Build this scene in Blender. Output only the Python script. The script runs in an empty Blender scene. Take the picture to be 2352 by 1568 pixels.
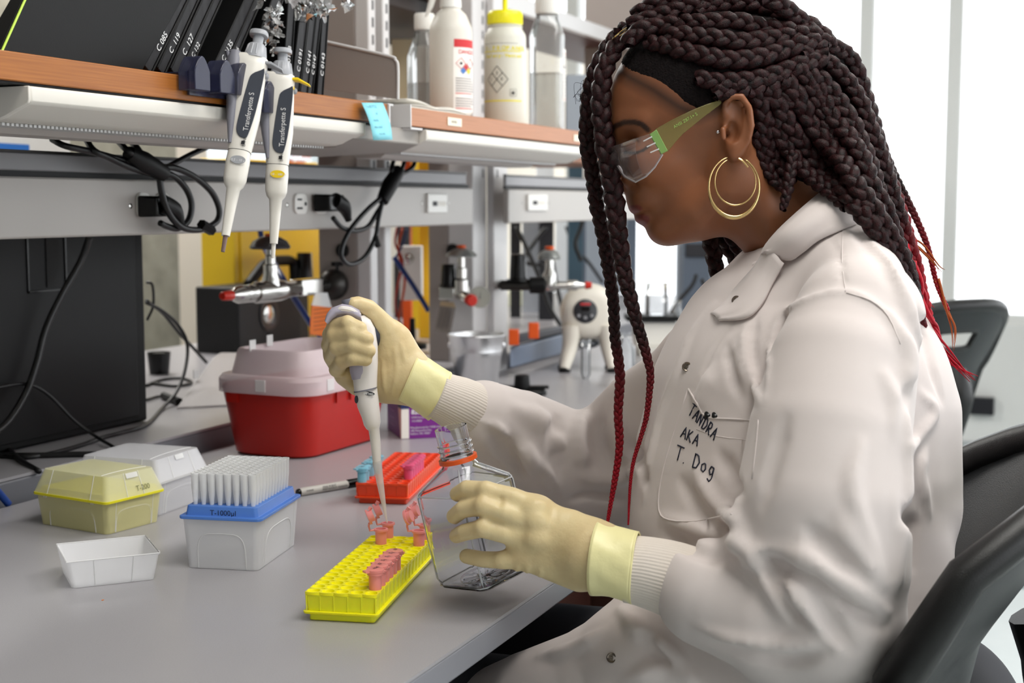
import bpy, math, random, time
import numpy as np
from mathutils import Vector, Matrix
random.seed(7); rng=np.random.default_rng(7)
SC=bpy.context.scene; COL=SC.collection
# ---------------------------------------------------------------- camera, world, lights, exposure
FP=3200.0                                   # focal length in pixels of the 2352 px wide frame
TILT=math.atan(314/FP); YAW=math.atan(1357/FP*math.cos(TILT))
CAM=np.array([0.,0.,1.14])
FH=np.array([math.cos(YAW),math.sin(YAW),0.]); RT=np.array([math.sin(YAW),-math.cos(YAW),0.]); ZZ=np.array([0,0,1.])
FW=FH*math.cos(TILT)-ZZ*math.sin(TILT); UP=FH*math.sin(TILT)+ZZ*math.cos(TILT)
cd=bpy.data.cameras.new('camera'); cam=bpy.data.objects.new('camera',cd); COL.objects.link(cam); SC.camera=cam
cd.sensor_width=22.3; cd.lens=FP/2352*22.3; cd.clip_start=.05; cd.clip_end=100
cam.matrix_world=Matrix(((RT[0],UP[0],-FW[0],CAM[0]),(RT[1],UP[1],-FW[1],CAM[1]),(RT[2],UP[2],-FW[2],CAM[2]),(0,0,0,1)))
cd.dof.use_dof=True; cd.dof.focus_distance=1.40; cd.dof.aperture_fstop=4.5
SC.view_settings.view_transform='Standard'; SC.view_settings.look='None'; SC.view_settings.gamma=1.0
SC.view_settings.use_curve_mapping=False; SC.view_settings.exposure=0.38
w=bpy.data.worlds.new('world'); SC.world=w; w.use_nodes=True
w.node_tree.nodes['Background'].inputs[0].default_value=(.96,.985,1,1); w.node_tree.nodes['Background'].inputs[1].default_value=2.3
def area(name,loc,target,size,power,col=(1,1,1),sy=None):
    l=bpy.data.lights.new(name,'AREA'); l.energy=power; l.color=col; l.size=size
    if sy: l.shape='RECTANGLE'; l.size_y=sy
    o=bpy.data.objects.new(name,l); COL.objects.link(o); o.location=loc
    d=Vector(target)-Vector(loc); o.rotation_euler=d.to_track_quat('-Z','Y').to_euler(); return o
area('ceiling_lamp',(0.9,-.1,2.55),(1.1,.4,.7),1.2,17,(1,.97,.92),.5)
area('ceiling_lamp',(2.6,-.3,2.55),(2.4,.6,.8),1.4,18,(1,.98,.95),.5)
area('ceiling_lamp',(3.0,2.75,2.55),(2.8,2.4,.8),1.4,48,(1,.98,.95),.6)
SC.cycles.max_bounces=10; SC.cycles.transparent_max_bounces=24; SC.cycles.transmission_bounces=8
SC.cycles.sample_clamp_indirect=6.0; SC.cycles.caustics_reflective=False; SC.cycles.caustics_refractive=False

# ---------------------------------------------------------------- helpers
def ray(px,py): return FW+RT*((px-1176)/FP)+UP*((784-py)/FP)
def W(px,py,D=None,x=None,y=None,z=None):
    """world point seen at a photo pixel, on a depth, or on a plane x=, y= or z="""
    r=ray(px,py)
    t=D if D is not None else x/r[0] if x is not None else y/r[1] if y is not None else (z-CAM[2])/r[2]
    return CAM+r*t
def lin(c):
    return tuple(((v/12.92) if v<=.04045 else ((v+.055)/1.055)**2.4) for v in [x/255 for x in c])
MATS={}
def mat(name,rgb,rough=.5,metal=0,alpha=1,trans=0,ior=1.45,sss=0,bump=None,noise=None,spec=None,emit=0,coat=0,sheen=0,tint=None,srgb=True):
    if name in MATS: return MATS[name]
    m=bpy.data.materials.new(name); m.use_nodes=True; nt=m.node_tree; b=nt.nodes['Principled BSDF']
    c=lin(rgb) if srgb else rgb
    b.inputs['Base Color'].default_value=(*c,1); b.inputs['Roughness'].default_value=rough; b.inputs['Metallic'].default_value=metal
    b.inputs['Alpha'].default_value=alpha; b.inputs['Transmission Weight'].default_value=trans; b.inputs['IOR'].default_value=ior
    if sss: b.inputs['Subsurface Weight'].default_value=sss; b.inputs['Subsurface Radius'].default_value=(.012,.005,.003); b.inputs['Subsurface Scale'].default_value=1
    if spec is not None: b.inputs['Specular IOR Level'].default_value=spec
    if coat: b.inputs['Coat Weight'].default_value=coat
    if sheen: b.inputs['Sheen Weight'].default_value=sheen; b.inputs['Sheen Roughness'].default_value=.5
    if emit: b.inputs['Emission Color'].default_value=(*c,1); b.inputs['Emission Strength'].default_value=emit
    tc=nt.nodes.new('ShaderNodeTexCoord')
    if noise:                                # (scale, second colour, stretch, contrast)
        s,c2,st,ct=noise; n=nt.nodes.new('ShaderNodeTexNoise'); mp=nt.nodes.new('ShaderNodeMapping'); r=nt.nodes.new('ShaderNodeValToRGB')
        mp.inputs['Scale'].default_value=st; n.inputs['Scale'].default_value=s; n.inputs['Detail'].default_value=6
        nt.links.new(tc.outputs['Object'],mp.inputs[0]); nt.links.new(mp.outputs[0],n.inputs[0]); nt.links.new(n.outputs[0],r.inputs[0]); nt.links.new(r.outputs[0],b.inputs['Base Color'])
        r.color_ramp.elements[0].color=(*c,1); r.color_ramp.elements[1].color=(*lin(c2),1); r.color_ramp.elements[0].position=.5-ct; r.color_ramp.elements[1].position=.5+ct
    if bump:                                 # (scale, strength, distance)
        s,st,ds=bump; n=nt.nodes.new('ShaderNodeTexNoise'); n.inputs['Scale'].default_value=s; n.inputs['Detail'].default_value=3
        bp=nt.nodes.new('ShaderNodeBump'); bp.inputs['Strength'].default_value=st; bp.inputs['Distance'].default_value=ds
        nt.links.new(tc.outputs['Object'],n.inputs[0]); nt.links.new(n.outputs[0],bp.inputs['Height']); nt.links.new(bp.outputs[0],b.inputs['Normal'])
    MATS[name]=m; return m
def thinclear(name,rgb=(240,244,246),refl=.9,body=.08,rough=.05,frost=0):
    """clear plastic wall: transparent, mirror-like at grazing angles, a little body"""
    if name in MATS: return MATS[name]
    m=bpy.data.materials.new(name); m.use_nodes=True; nt=m.node_tree; nt.nodes.clear()
    o=nt.nodes.new('ShaderNodeOutputMaterial'); t=nt.nodes.new('ShaderNodeBsdfTransparent'); g=nt.nodes.new('ShaderNodeBsdfGlossy'); d=nt.nodes.new('ShaderNodeBsdfPrincipled')
    f=nt.nodes.new('ShaderNodeFresnel'); f.inputs[0].default_value=1.5; m1=nt.nodes.new('ShaderNodeMixShader'); m2=nt.nodes.new('ShaderNodeMixShader')
    mu=nt.nodes.new('ShaderNodeMath'); mu.operation='MULTIPLY'; mu.inputs[1].default_value=refl
    c=lin(rgb); t.inputs[0].default_value=(*[.8+.2*v for v in c],1); g.inputs['Roughness'].default_value=rough
    d.inputs['Base Color'].default_value=(*c,1); d.inputs['Roughness'].default_value=.4
    m1.inputs[0].default_value=body; nt.links.new(t.outputs[0],m1.inputs[1]); nt.links.new(d.outputs[0],m1.inputs[2])
    nt.links.new(f.outputs[0],mu.inputs[0]); nt.links.new(mu.outputs[0],m2.inputs[0]); nt.links.new(m1.outputs[0],m2.inputs[1]); nt.links.new(g.outputs[0],m2.inputs[2]); nt.links.new(m2.outputs[0],o.inputs[0])
    MATS[name]=m; return m
def V3(*a): return np.array(a,float)
def nrm(v): v=np.asarray(v,float); return v/np.linalg.norm(v)
def frame(ax):
    ax=nrm(ax); u=np.cross(ax,[0,0,1]) if abs(ax[2])<.95 else np.cross(ax,[1,0,0]); u=nrm(u); return u,np.cross(ax,u)
class MB:
    def __init__(s): s.v=[]; s.f=[]; s.n=0
    def add(s,v,f):
        v=np.asarray(v,float).reshape(-1,3); s.v.append(v); s.f+= [tuple(i+s.n for i in q) for q in f]; s.n+=len(v); return s
    def box(s,x0,x1,y0,y1,z0,z1,M=None):
        v=np.array([(x,y,z) for z in (z0,z1) for y in (y0,y1) for x in (x0,x1)],float)
        if M is not None: v=v@M[:3,:3].T+M[:3,3]
        return s.add(v,[(0,2,3,1),(4,5,7,6),(0,1,5,4),(2,6,7,3),(0,4,6,2),(1,3,7,5)])
    def loft(s,rings,cap=(1,1),closed=True):
        k=len(rings[0]); v=np.concatenate([np.asarray(r,float) for r in rings]); f=[]
        for i in range(len(rings)-1):
            for j in range(k if closed else k-1):
                a=i*k+j; b=i*k+(j+1)%k; f.append((a,b,b+k,a+k))
        if cap[0]: f.append(tuple(range(k-1,-1,-1)))
        if cap[1]: f.append(tuple(range((len(rings)-1)*k,len(rings)*k)))
        return s.add(v,f)
    def lathe(s,o,ax,prof,n=32,cap=(1,1),sq=None):
        u,w=frame(ax); ax=nrm(ax); t=np.linspace(0,2*math.pi,n,endpoint=False)
        R=[]
        for r,h in prof: R.append(np.asarray(o)+ax*h+np.outer(np.cos(t)*r,u)+np.outer(np.sin(t)*r,w))
        return s.loft(R,cap)
    def cyl(s,p0,p1,r0,r1=None,n=24,cap=(1,1)):
        p0=np.asarray(p0,float); p1=np.asarray(p1,float); L=np.linalg.norm(p1-p0)
        return s.lathe(p0,p1-p0,[(r0,0),(r0 if r1 is None else r1,L)],n,cap)
    def tube(s,pts,r,n=8,smooth=0):
        P=np.asarray(pts,float)
        if smooth: P=spline(P,smooth)
        R=np.full(len(P),r) if np.isscalar(r) else np.interp(np.linspace(0,1,len(P)),np.linspace(0,1,len(r)),r)
        T=np.gradient(P,axis=0); T/=np.linalg.norm(T,axis=1)[:,None]+1e-12
        u,w=frame(T[0]); t=np.linspace(0,2*math.pi,n,endpoint=False); rings=[]
        for i in range(len(P)):
            u=u-T[i]*np.dot(u,T[i]); u=nrm(u); w=np.cross(T[i],u)
            rings.append(P[i]+np.outer(np.cos(t)*R[i],u)+np.outer(np.sin(t)*R[i],w))
        return s.loft(rings)
    def ell(s,c,r,n=20,M=None):
        t=np.linspace(0,math.pi,n//2+1)[1:-1]; R=[]
        a=np.linspace(0,2*math.pi,n,endpoint=False)
        for q in t: R.append(np.stack([np.cos(a)*math.sin(q)*r[0],np.sin(a)*math.sin(q)*r[1],np.full(n,-math.cos(q)*r[2])],1))
        v=np.concatenate(R); k=n; f=[]
        for i in range(len(R)-1):
            for j in range(k): f.append((i*k+j,i*k+(j+1)%k,(i+1)*k+(j+1)%k,(i+1)*k+j))
        v=np.concatenate([v,[[0,0,-r[2]],[0,0,r[2]]]]); a0=len(v)-2
        for j in range(k): f.append(((j+1)%k,j,a0)); f.append(((len(R)-1)*k+j,(len(R)-1)*k+(j+1)%k,a0+1))
        if M is not None: v=v@M[:3,:3].T
        return s.add(v+np.asarray(c),f)
    def prism(s,poly,ax,h):                  # poly: 3D planar points, extruded by vector ax*h
        P=np.asarray(poly,float); return s.loft([P,P+np.asarray(ax,float)*h])
def spline(P,k=8):
    P=np.asarray(P,float); Q=np.vstack([2*P[0]-P[1],P,2*P[-1]-P[-2]]); out=[]
    for i in range(1,len(Q)-2):
        for t in np.linspace(0,1,k,endpoint=False):
            a,b,c,d=Q[i-1],Q[i],Q[i+1],Q[i+2]
            out.append(.5*((2*b)+(c-a)*t+(2*a-5*b+4*c-d)*t*t+(3*b-a-3*c+d)*t**3))
    out.append(P[-1]); return np.array(out)
def rr(cx,cy,z,lx,ly,r,rot=0,k=5):
    pts=[]; lx/=2; ly/=2; r=min(r,lx*.99,ly*.99)
    for (sx,sy,a0) in ((1,1,0),(-1,1,90),(-1,-1,180),(1,-1,270)):
        for i in range(k):
            a=math.radians(a0+90*i/(k-1)); pts.append((sx*(lx-r)+r*math.cos(a),sy*(ly-r)+r*math.sin(a)))
    c,s=math.cos(rot),math.sin(rot)
    return [(cx+x*c-y*s,cy+x*s+y*c,z) for x,y in pts]
def me_from(v,f,name='mesh',ang=40,flip=False,smooth=True):
    me=bpy.data.meshes.new(name); v=np.asarray(v,float); me.from_pydata([],[],[]) if False else None
    nf=[len(q) for q in f]; li=np.fromiter((i for q in f for i in q),dtype=np.int32)
    me.vertices.add(len(v)); me.vertices.foreach_set('co',v.astype(np.float32).ravel())
    me.loops.add(len(li)); me.loops.foreach_set('vertex_index',li)
    me.polygons.add(len(nf)); st=np.concatenate([[0],np.cumsum(nf)[:-1]]).astype(np.int32)
    me.polygons.foreach_set('loop_start',st); 
    me.polygons.foreach_set('use_smooth',np.full(len(nf),smooth)); me.update(calc_edges=True)
    if smooth and ang<180: me.set_sharp_from_angle(angle=math.radians(ang))
    return me
def link(name,me,mt=None,parent=None,loc=None,bevel=0,seg=2):
    o=bpy.data.objects.new(name,me); COL.objects.link(o)
    if mt is not None and not me.materials: me.materials.append(mt)
    if parent is not None: o.parent=parent
    if loc is not None: o.location=loc
    if bevel:
        b=o.modifiers.new('bevel','BEVEL'); b.width=bevel; b.segments=seg; b.limit_method='ANGLE'; b.angle_limit=math.radians(35); b.harden_normals=False
    return o
def worldloc(o):
    p=np.zeros(3)
    while o is not None: p+=np.array(o.location); o=o.parent
    return p
def build(mb,name,mt,parent=None,bevel=0,ang=40,seg=2,origin=None,fix=False):
    """link the builder's world-space shapes as one mesh object (child coordinates are made relative to the parent)"""
    v=np.concatenate(mb.v); base=worldloc(parent) if parent is not None else np.zeros(3)
    loc=np.zeros(3)
    if parent is None:
        mn=v.min(0); mx=v.max(0); loc=np.array([(mn[0]+mx[0])/2,(mn[1]+mx[1])/2,mn[2]])
    me=me_from(v-base-loc,mb.f,name,ang)
    o=link(name,me,mt,parent,loc if parent is None else None,bevel,seg)
    if len(mb.v)>1 and (name.endswith('ribs') or name in ('cap_knurl','dial_ridges','gauge_ticks','film','rib','base_ribs')): o['kind']='stuff'
    return o
def tag(o,label,cat,group=None,kind=None):
    if label: o['label']=label
    if cat: o['category']=cat
    if group: o['group']=group
    if kind: o['kind']=kind
    return o
def thing(name,label,cat,loc,group=None):
    o=bpy.data.objects.new(name,None); COL.objects.link(o); o.location=tuple(float(q) for q in loc); o.empty_display_size=.02; return tag(o,label,cat,group)
def struct(mb,name,mt,bevel=0,**k): o=build(mb,name,mt,None,bevel,**k); o['kind']='structure'; return o
def dup(o,loc=None,label=None,rotz=None,parent=None):
    c=o.copy(); COL.objects.link(c)
    if parent is not None: c.parent=parent
    if loc is not None: c.location=loc
    if rotz is not None: c.rotation_euler=(0,0,rotz)
    if label: c['label']=label
    for ch in list(o.children):
        if ch.name!=c.name: dup(ch,parent=c)
    return c
def text(s,size,mt,o,xd,yd,parent=None,name='lettering',align='LEFT',bold=0,sx=1):
    cu=bpy.data.curves.new('lettering','FONT'); cu.body=s; cu.size=size; cu.align_x=align; cu.offset=bold; cu.resolution_u=3
    cu.materials.append(mt); ob=bpy.data.objects.new(name,cu); COL.objects.link(ob)
    xd=nrm(xd); yd=nrm(np.asarray(yd)-xd*np.dot(xd,yd)); zd=np.cross(xd,yd)
    base=worldloc(parent) if parent is not None else np.zeros(3); p=np.asarray(o)-base
    if parent is not None: ob.parent=parent
    xs=xd*sx
    ob.matrix_local=Matrix(((xs[0],yd[0],zd[0],p[0]),(xs[1],yd[1],zd[1],p[1]),(xs[2],yd[2],zd[2],p[2]),(0,0,0,1)))
    return ob
X=V3(1,0,0); Y=V3(0,1,0); Z=V3(0,0,1)
def rotM(a,o=(0,0,0)):
    c,s=math.cos(a),math.sin(a); M=np.eye(4); M[:3,:3]=[[c,-s,0],[s,c,0],[0,0,1]]; M[:3,3]=o; return M
def tf(v,M): v=np.asarray(v,float); return v@M[:3,:3].T+M[:3,3]
# shared materials
bench_m=mat('bench_laminate',(158,156,160),.30,noise=(900,(168,166,170),(1,1,1),.2),bump=(1500,.05,.0003))
edge_m=mat('bench_edge',(112,113,120),.42)
steel_w=mat('painted_metal',(176,170,166),.42); steel_w2=mat('light_painted_metal',(208,206,206),.35)
fixt_m=mat('fixture_enamel',(222,218,210),.38); panel_m=mat('grey_panel',(150,141,136),.5)
black_m=mat('black_plastic',(7,7,8),.5,spec=.3,bump=(900,.1,.0004)); blackg=mat('black_gloss',(6,6,7),.25,spec=.4); blackr=mat('black_rubber',(10,10,11),.5,spec=.35)
chrome=mat('chrome',(200,198,194),.16,metal=1); darkm=mat('dark_metal',(58,56,54),.35,metal=.8)
white_p=mat('white_plastic',(232,230,225),.35); ink=mat('ink',(22,22,26),.6); red_m=mat('red_cap',(205,40,22),.4)
skipm=0; wht_ink=mat('white_print',(225,225,225),.6); paper=mat('paper',(232,228,220),.7); orange_m=mat('orange_plastic',(228,88,24),.4)
# ================================================================ the setting
zB=.76; YF=.50; YB=1.262; zK=.792
struct(MB().box(-1.5,9,-3.2,5.2,-.02,0),'floor',mat('floor_vinyl',(222,230,230),.3,noise=(8,(212,222,222),(1,1,1),.3)))
# ceiling, far walls
struct(MB().box(-1.5,9,-3.2,5.2,2.75,2.8),'ceiling',mat('ceiling_white',(225,222,215),.8))
# wall beyond the back bench (left of the picture): concrete column, painted wall, window with pale blue daylight
YW=3.1
conc=mat('concrete',(150,146,132),.8,noise=(9,(112,108,96),(1,1,1),.22),bump=(60,.3,.004))
xc0=W(320,650,y=YW)[0]; xc1=W(412,650,y=YW)[0]
struct(MB().box(xc0-1.5,xc1,YW,YW+.3,0,2.75),'wall_concrete',conc)
xw1=W(482,650,y=YW)[0]
beige=mat('beige_paint',(214,203,188),.7)
struct(MB().box(xc1,xw1,YW,YW+.3,0,2.75).box(xw1,xw1+3.2,YW,YW+.3,0,.75),'wall_back',beige)
xw2=xw1+1.2
fr=MB()
fr.box(xw1,xw1+.03,YW+.02,YW+.1,.75,2.3).box(xw2,xw2+.05,YW+.02,YW+.1,.75,2.3).box(xw1,xw2,YW+.02,YW+.1,2.25,2.32).box(xw1,xw2,YW+.02,YW+.1,.75,.79)
wn=struct(fr,'window_1',white_p)
build(MB().box(xw1+.03,xw2,YW+.05,YW+.055,.79,2.25),'pane',thinclear('window_glass_blue',(205,228,240),.5,.25,.2),wn)
struct(MB().box(xw1,xw1+3.2,YW,YW+.3,2.32,2.75).box(xw2+.05,9,YW,YW+.3,.75,2.32),'wall_back',beige)
struct(MB().box(-1.5,xc0-1.5,YW,YW+.3,0,2.75),'wall_left',mat('grey_wall',(176,176,172),.7))
# bright window wall at the far end
XE=6.4
wl=mat('window_wall_white',(244,244,242),.6)
struct(MB().box(XE,XE+.15,-3.2,YW,0,.62),'wall_far',wl)
struct(MB().box(XE,XE+.15,-3.2,YW,2.6,2.75),'wall_far',wl)
ys=[-3.2,-2.0,-.25,.62,1.0,1.7,2.4,YW]
n=2
for i,(a,b) in enumerate(zip(ys[:-1],ys[1:])):
    fr=MB(); t=.03
    fr.box(XE+.03,XE+.1,a,a+t,.62,2.6).box(XE+.03,XE+.1,b-t,b,.62,2.6).box(XE+.03,XE+.1,a,b,.62,.66).box(XE+.03,XE+.1,a,b,2.56,2.6)
    wn=struct(fr,'window_%d'%n,wl); n+=1
    build(MB().box(XE+.06,XE+.064,a+t,b-t,.66,2.56),'pane',thinclear('window_glass',(250,252,255),.5,.0,.02),wn)
# window wall along the aisle behind the person
for (a,b) in ((-1.5,1.2),(1.2,3.9),(3.9,XE)):
    fr=MB(); fr.box(a,a+.04,-3.1,-3.03,.5,2.6).box(b-.04,b,-3.1,-3.03,.5,2.6).box(a,b,-3.1,-3.03,.5,.54).box(a,b,-3.1,-3.03,2.56,2.6)
    wn=struct(fr,'window_%d'%n,wl); n+=1
    build(MB().box(a+.04,b-.04,-3.07,-3.066,.54,2.56),'pane',thinclear('window_glass',(250,252,255),.5,.0,.02),wn)
struct(MB().box(-1.5,XE,-3.2,-3.0,0,.5).box(-1.5,XE,-3.2,-3.0,2.6,2.75),'wall_right',wl)
struct(MB().box(4.6,XE,-3.0,3.0,.0,.004),'floor_band',mat('floor_band_grey',(150,165,168),.4)) if False else None
struct(MB().box(4.34,4.5,-3.0,.45,.0,.003),'floor_inlay',mat('floor_band_grey',(128,146,150),.4))
struct(MB().box(-1.6,-1.5,-3.2,YW,0,2.75),'light_cut_wall',mat('grey_wall',(176,176,172),.7))  # unseen wall added to cut light from the camera side
struct(MB().box(XE-.02,XE,-3.0,YW,0,.1),'baseboard_far',mat('base_grey',(190,194,196),.5))

# ---------------------------------------------------------------- benches
b=thing('lab_bench','long grey laminate lab bench in front with tip boxes, tube racks and flask on it','bench',(2.2,.9,0))
L0,L1=-.6,5.2
build(MB().box(L0,L1,YF,YB,zB-.003,zB),'worktop',bench_m,b)
build(MB().box(L0,L1,YF,YB,zB-.028,zB-.003),'worktop_core',mat('front_edge',(138,139,146),.35),b,.002)
build(MB().box(L0,L1,YF+.10,YF+.12,zB-.075,zB-.030),'front_rail',black_m,b,.002)
bw=mat('brown_cabinet',(64,30,20),.5,noise=(14,(48,22,14),(1,1,6),.3))
build(MB().box(L0,L1,YF+.30,YF+.33,.08,zB-.032),'back_panel',bw,b)
for x in (-.4,2.25,3.6,5.1): build(MB().box(x,x+.5 if x!=-.4 else x+.3,YF+.06,YF+.30,.08,zB-.04),'under_cabinet',bw,b,.003)
build(MB().box(L0,L1,YF+.12,YF+.3,0,.08),'plinth',black_m,b)
k=thing('back_bench','raised grey bench behind the gap with black monitor housing on it','bench',(2.2,1.7,0))
build(MB().box(L0,L1,1.28,2.10,zK-.004,zK),'worktop',bench_m,k)
build(MB().box(L0,L1,1.28,2.10,zK-.042,zK-.004),'worktop_core',edge_m,k,.004)
build(MB().box(L0,L1,1.31,2.06,.0,zK-.042),'cabinet_run',mat('dark_cabinet',(40,34,34),.5),k)
# ---------------------------------------------------------------- service frame
sf=thing('service_frame','grey metal service frame with slotted posts rising behind the front bench','frame',(2.2,1.28,zB))
def slot_post(px,w,y0,y1,z0,z1,name='slotted_post'):
    x0=W(px,400,y=y0)[0]
    p=build(MB().box(x0,x0+w,y0,y1,z0,z1),name,steel_w2,sf,.003)
    return x0
def slots(x,y,z0,z1,w=.006,h=.018,step=.032):
    m=MB(); z=z0
    while z<z1: m.box(x-w/2,x+w/2,y-.0006,y+.001,z,z+h); z+=step
    o=build(m,'slot_row',mat('slot_dark',(48,46,48),.6),sf); o['kind']='stuff'
xa=slot_post(850,.028,1.27,1.30,zB,2.3); xa2=slot_post(883,.026,1.27,1.30,zB,2.3)
slots(xa+.016,1.27,1.31,1.7); slots(xa2+.014,1.27,1.31,1.7); slots(xa+.016,1.27,1.205,1.25); slots(xa2+.014,1.27,1.205,1.25)
xb=slot_post(1086,.075,1.27,1.33,zB,2.3); xb2=slot_post(1134,W(1166,400,y=1.25)[0]-W(1134,400,y=1.25)[0],1.25,1.268,zB,2.3)
slots(xb+.054,1.27,1.31,1.72); slots(xb+.054,1.27,1.2,1.25); slots(xb2+.02,1.25,1.2,1.25)
ya=W(733,650,x=xa)[1]; yb=W(985,650,x=xb)[1]
build(MB().box(xa,xa+.02,1.30,ya,zK,2.3),'divider_panel',panel_m,sf,.002)
build(MB().box(xb,xb+.02,1.33,yb,zK,2.3),'divider_panel',panel_m,sf,.002)
for (pp,xx) in (((787,575),xa),((1040,574),xb)):
    q=W(*pp,x=xx-.002); build(MB().cyl(q-X*.004,q,.0135),'grommet',blackr,sf)
# power raceways
def raceway(x0,x1,label,up_x1=None,yb=1.262):
    r=thing('power_raceway',label,'raceway',((x0+x1)/2,1.21,1.10))
    build(MB().box(x0,x1,1.2,yb,1.099,1.174),'cover',mat('raceway_grey',(178,173,168),.38),r,.003)
    build(MB().box(x0,x1-.004,1.208,yb,1.174,1.181),'shadow_gap',mat('gap_black',(25,25,28),.6),r)
    u=up_x1 or x1-.02
    build(MB().box(x0,u,1.206,yb,1.181,1.203),'upper_cover',mat('raceway_upper',(140,139,142),.4),r,.002)
    build(MB().box(x0,u,1.204,yb,1.203,1.206),'upper_lip',darkm,r)
    return r
xr=W(1087,470,y=1.2)[0]
r1=raceway(-.3,xr,'grey power raceway with black plugs, left of the slotted double post')
xr2=W(1168,470,y=1.2)[0]; xr3=xr2+2.2
r2=raceway(xr2,xr3,'grey power raceway seen behind the front braids, right of the slotted double post',yb=1.213)
def duplex(px1,px2,py,par):                 # two ovals of one receptacle
    for px in (px1,px2):
        c=W(px,py,y=1.2); hw_=(W(px+14.5,py,y=1.2)[0]-W(px-14.5,py,y=1.2)[0])/2
        ring=lambda dy,s: [(c[0]+math.copysign(abs(math.cos(t))**.55,math.cos(t))*hw_*s, c[1]-dy, c[2]+math.copysign(abs(math.sin(t))**.6,math.sin(t))*.0165*s) for t in np.linspace(0,2*math.pi,28,endpoint=False)]
        o=build(MB().loft([ring(0,1),ring(.003,1),ring(.004,.93)][::1]),'receptacle',white_p,par)
        hm=MB(); 
        for dx,dz,w2,h2 in ((-.006,.007,.0065,.0016),(-.006,-.007,.008,.0016)): hm.box(c[0]+dx-w2,c[0]+dx+w2,c[1]-.0046,c[1]-.0039,c[2]+dz-h2,c[2]+dz+h2)
        hm.cyl((c[0]+.012,c[1]-.0046,c[2]),(c[0]+.012,c[1]-.0039,c[2]),.0032,n=12); build(hm,'slot',ink,o)
    for px in (px1-(px2-px1)*.62,px2+(px2-px1)*.62):
        c=W(px,py+3,y=1.2); build(MB().lathe(c,-Y,[(.0035,0),(.0035,.001),(.001,.002)],12),'screw',chrome,par)
duplex(327,372,470,r1); duplex(688,735,468,r1)
def jack(px,py,par,s=.0185):
    c=W(px,py,y=1.2); sx_=(W(px+22,py,y=1.2)[0]-W(px-22,py,y=1.2)[0])/2; o=build(MB().box(c[0]-sx_,c[0]+sx_,c[1]-.006,c[1],c[2]-s,c[2]+s),'jack_plate',white_p,par,.0015)
    build(MB().box(c[0]-sx_*.55,c[0]-sx_*.12,c[1]-.0068,c[1]-.006,c[2]-.005,c[2]+.004),'jack_port',ink,o)
    for i in range(3): build(MB().box(c[0]+sx_*(.05+i*.27),c[0]+sx_*(.25+i*.27),c[1]-.0068,c[1]-.006,c[2]-.005,c[2]+.004),'blank',paper,o)
    for sx in (-1.4,1.4): build(MB().lathe(c+X*sx_*sx,-Y,[(.003,0),(.003,.001),(.001,.002)],10),'screw',chrome,par)
jack(1000,467,r1); jack(1231,465,r2)
# ---------------------------------------------------------------- shelves with task-light fixtures
def wood(name,a,b): 
    return mat(name,a,.42,noise=(9,b,(1.2,12,60),.22),bump=(200,.05,.0003))
wd=wood('cherry_wood',(164,100,38),(138,78,24)); wd2=wood('cherry_wood_pale',(178,118,78),(160,102,62))
zS=1.279; zW=1.2525
def shelf(x0,x1,label,wm,fx0,fx1):
    s=thing('wooden_shelf',label,'shelf',((x0+x1)/2,1.05,zW))
    build(MB().box(x0,x1,.92,1.25,zW,zS),'board',wm,s,.0012)
    build(MB().box(x0,x1,.925,1.25,zW-.002,zW),'dark_seam',black_m,s)
    f=thing('light_fixture',label.replace('shelf','light fixture').split(' holding')[0]+' holds, pale enamel body','light fixture',((fx0+fx1)/2,1.02,1.19))
    prof=[(.918,1.2495),(.918,1.2365),(.9195,1.2335),(.948,1.2215),(.958,1.2188),(.985,1.2182),(1.05,1.2182),(1.06,1.2495)]
    R=[[(x,y,z) for y,z in prof] for x in (fx0,fx1)]
    build(MB().loft(R),'housing',fixt_m,f,.0025)
    for x in (fx0-.003,fx1): build(MB().loft([[(xx,y+(.0008 if y<1 else 0)-.0008,z) for y,z in prof] for xx in (x,x+.003)]),'end_cap',fixt_m,f,.001)
    # ribbed lens and lower tray
    m=MB(); x=fx0+.02
    while x<fx1-.02: m.box(x,x+.0035,.972,.998,1.2155,1.2182); x+=.0062
    l=build(m,'lens_ribs',mat('lens_plastic',(205,205,205),.25),f); l['kind']='stuff'
    build(MB().loft([[(x,1.002,1.2182),(x,1.012,1.2105),(x,1.055,1.2105),(x,1.062,1.2182)] for x in (fx0+.03,fx1-.05)]),'lower_tray',steel_w,f,.001)
    return s,f
xs1=W(890,250,y=.92)[0]; fxa=W(72,240,y=.918)[0]; fxb=W(838,290,y=.918)[0]
s1,f1=shelf(.2,xs1,'left cherry wood shelf holding black binders',wd,fxa,fxb)
f1['label']='long pale enamel light fixture under the cherry wood shelf with binders'
build(MB().box(.2,fxa-.003,1.0,1.06,1.225,1.2495),'mount_rail',panel_m,f1)
xs2=W(941,250,y=.92)[0]; fxc=W(982,300,y=.918)[0]; fxd=W(1345,350,y=.918)[0]
s2,f2=shelf(xs2,xs2+1.05,'right cherry wood shelf holding reagent bottles',wd2,fxc,fxd)
f2['label']='pale enamel light fixture under the bottle shelf, ending behind the braids'
prf=[(.93,1.2495),(.93,1.228),(.96,1.217),(1.10,1.212),(1.12,1.2495)]
build(MB().loft([[(x,y,z) for y,z in prf] for x in (fxc-.20,fxc-.0035)]),'fixture_box',mat('fixture_grey',(150,144,138),.45),f2,.002)
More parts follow.
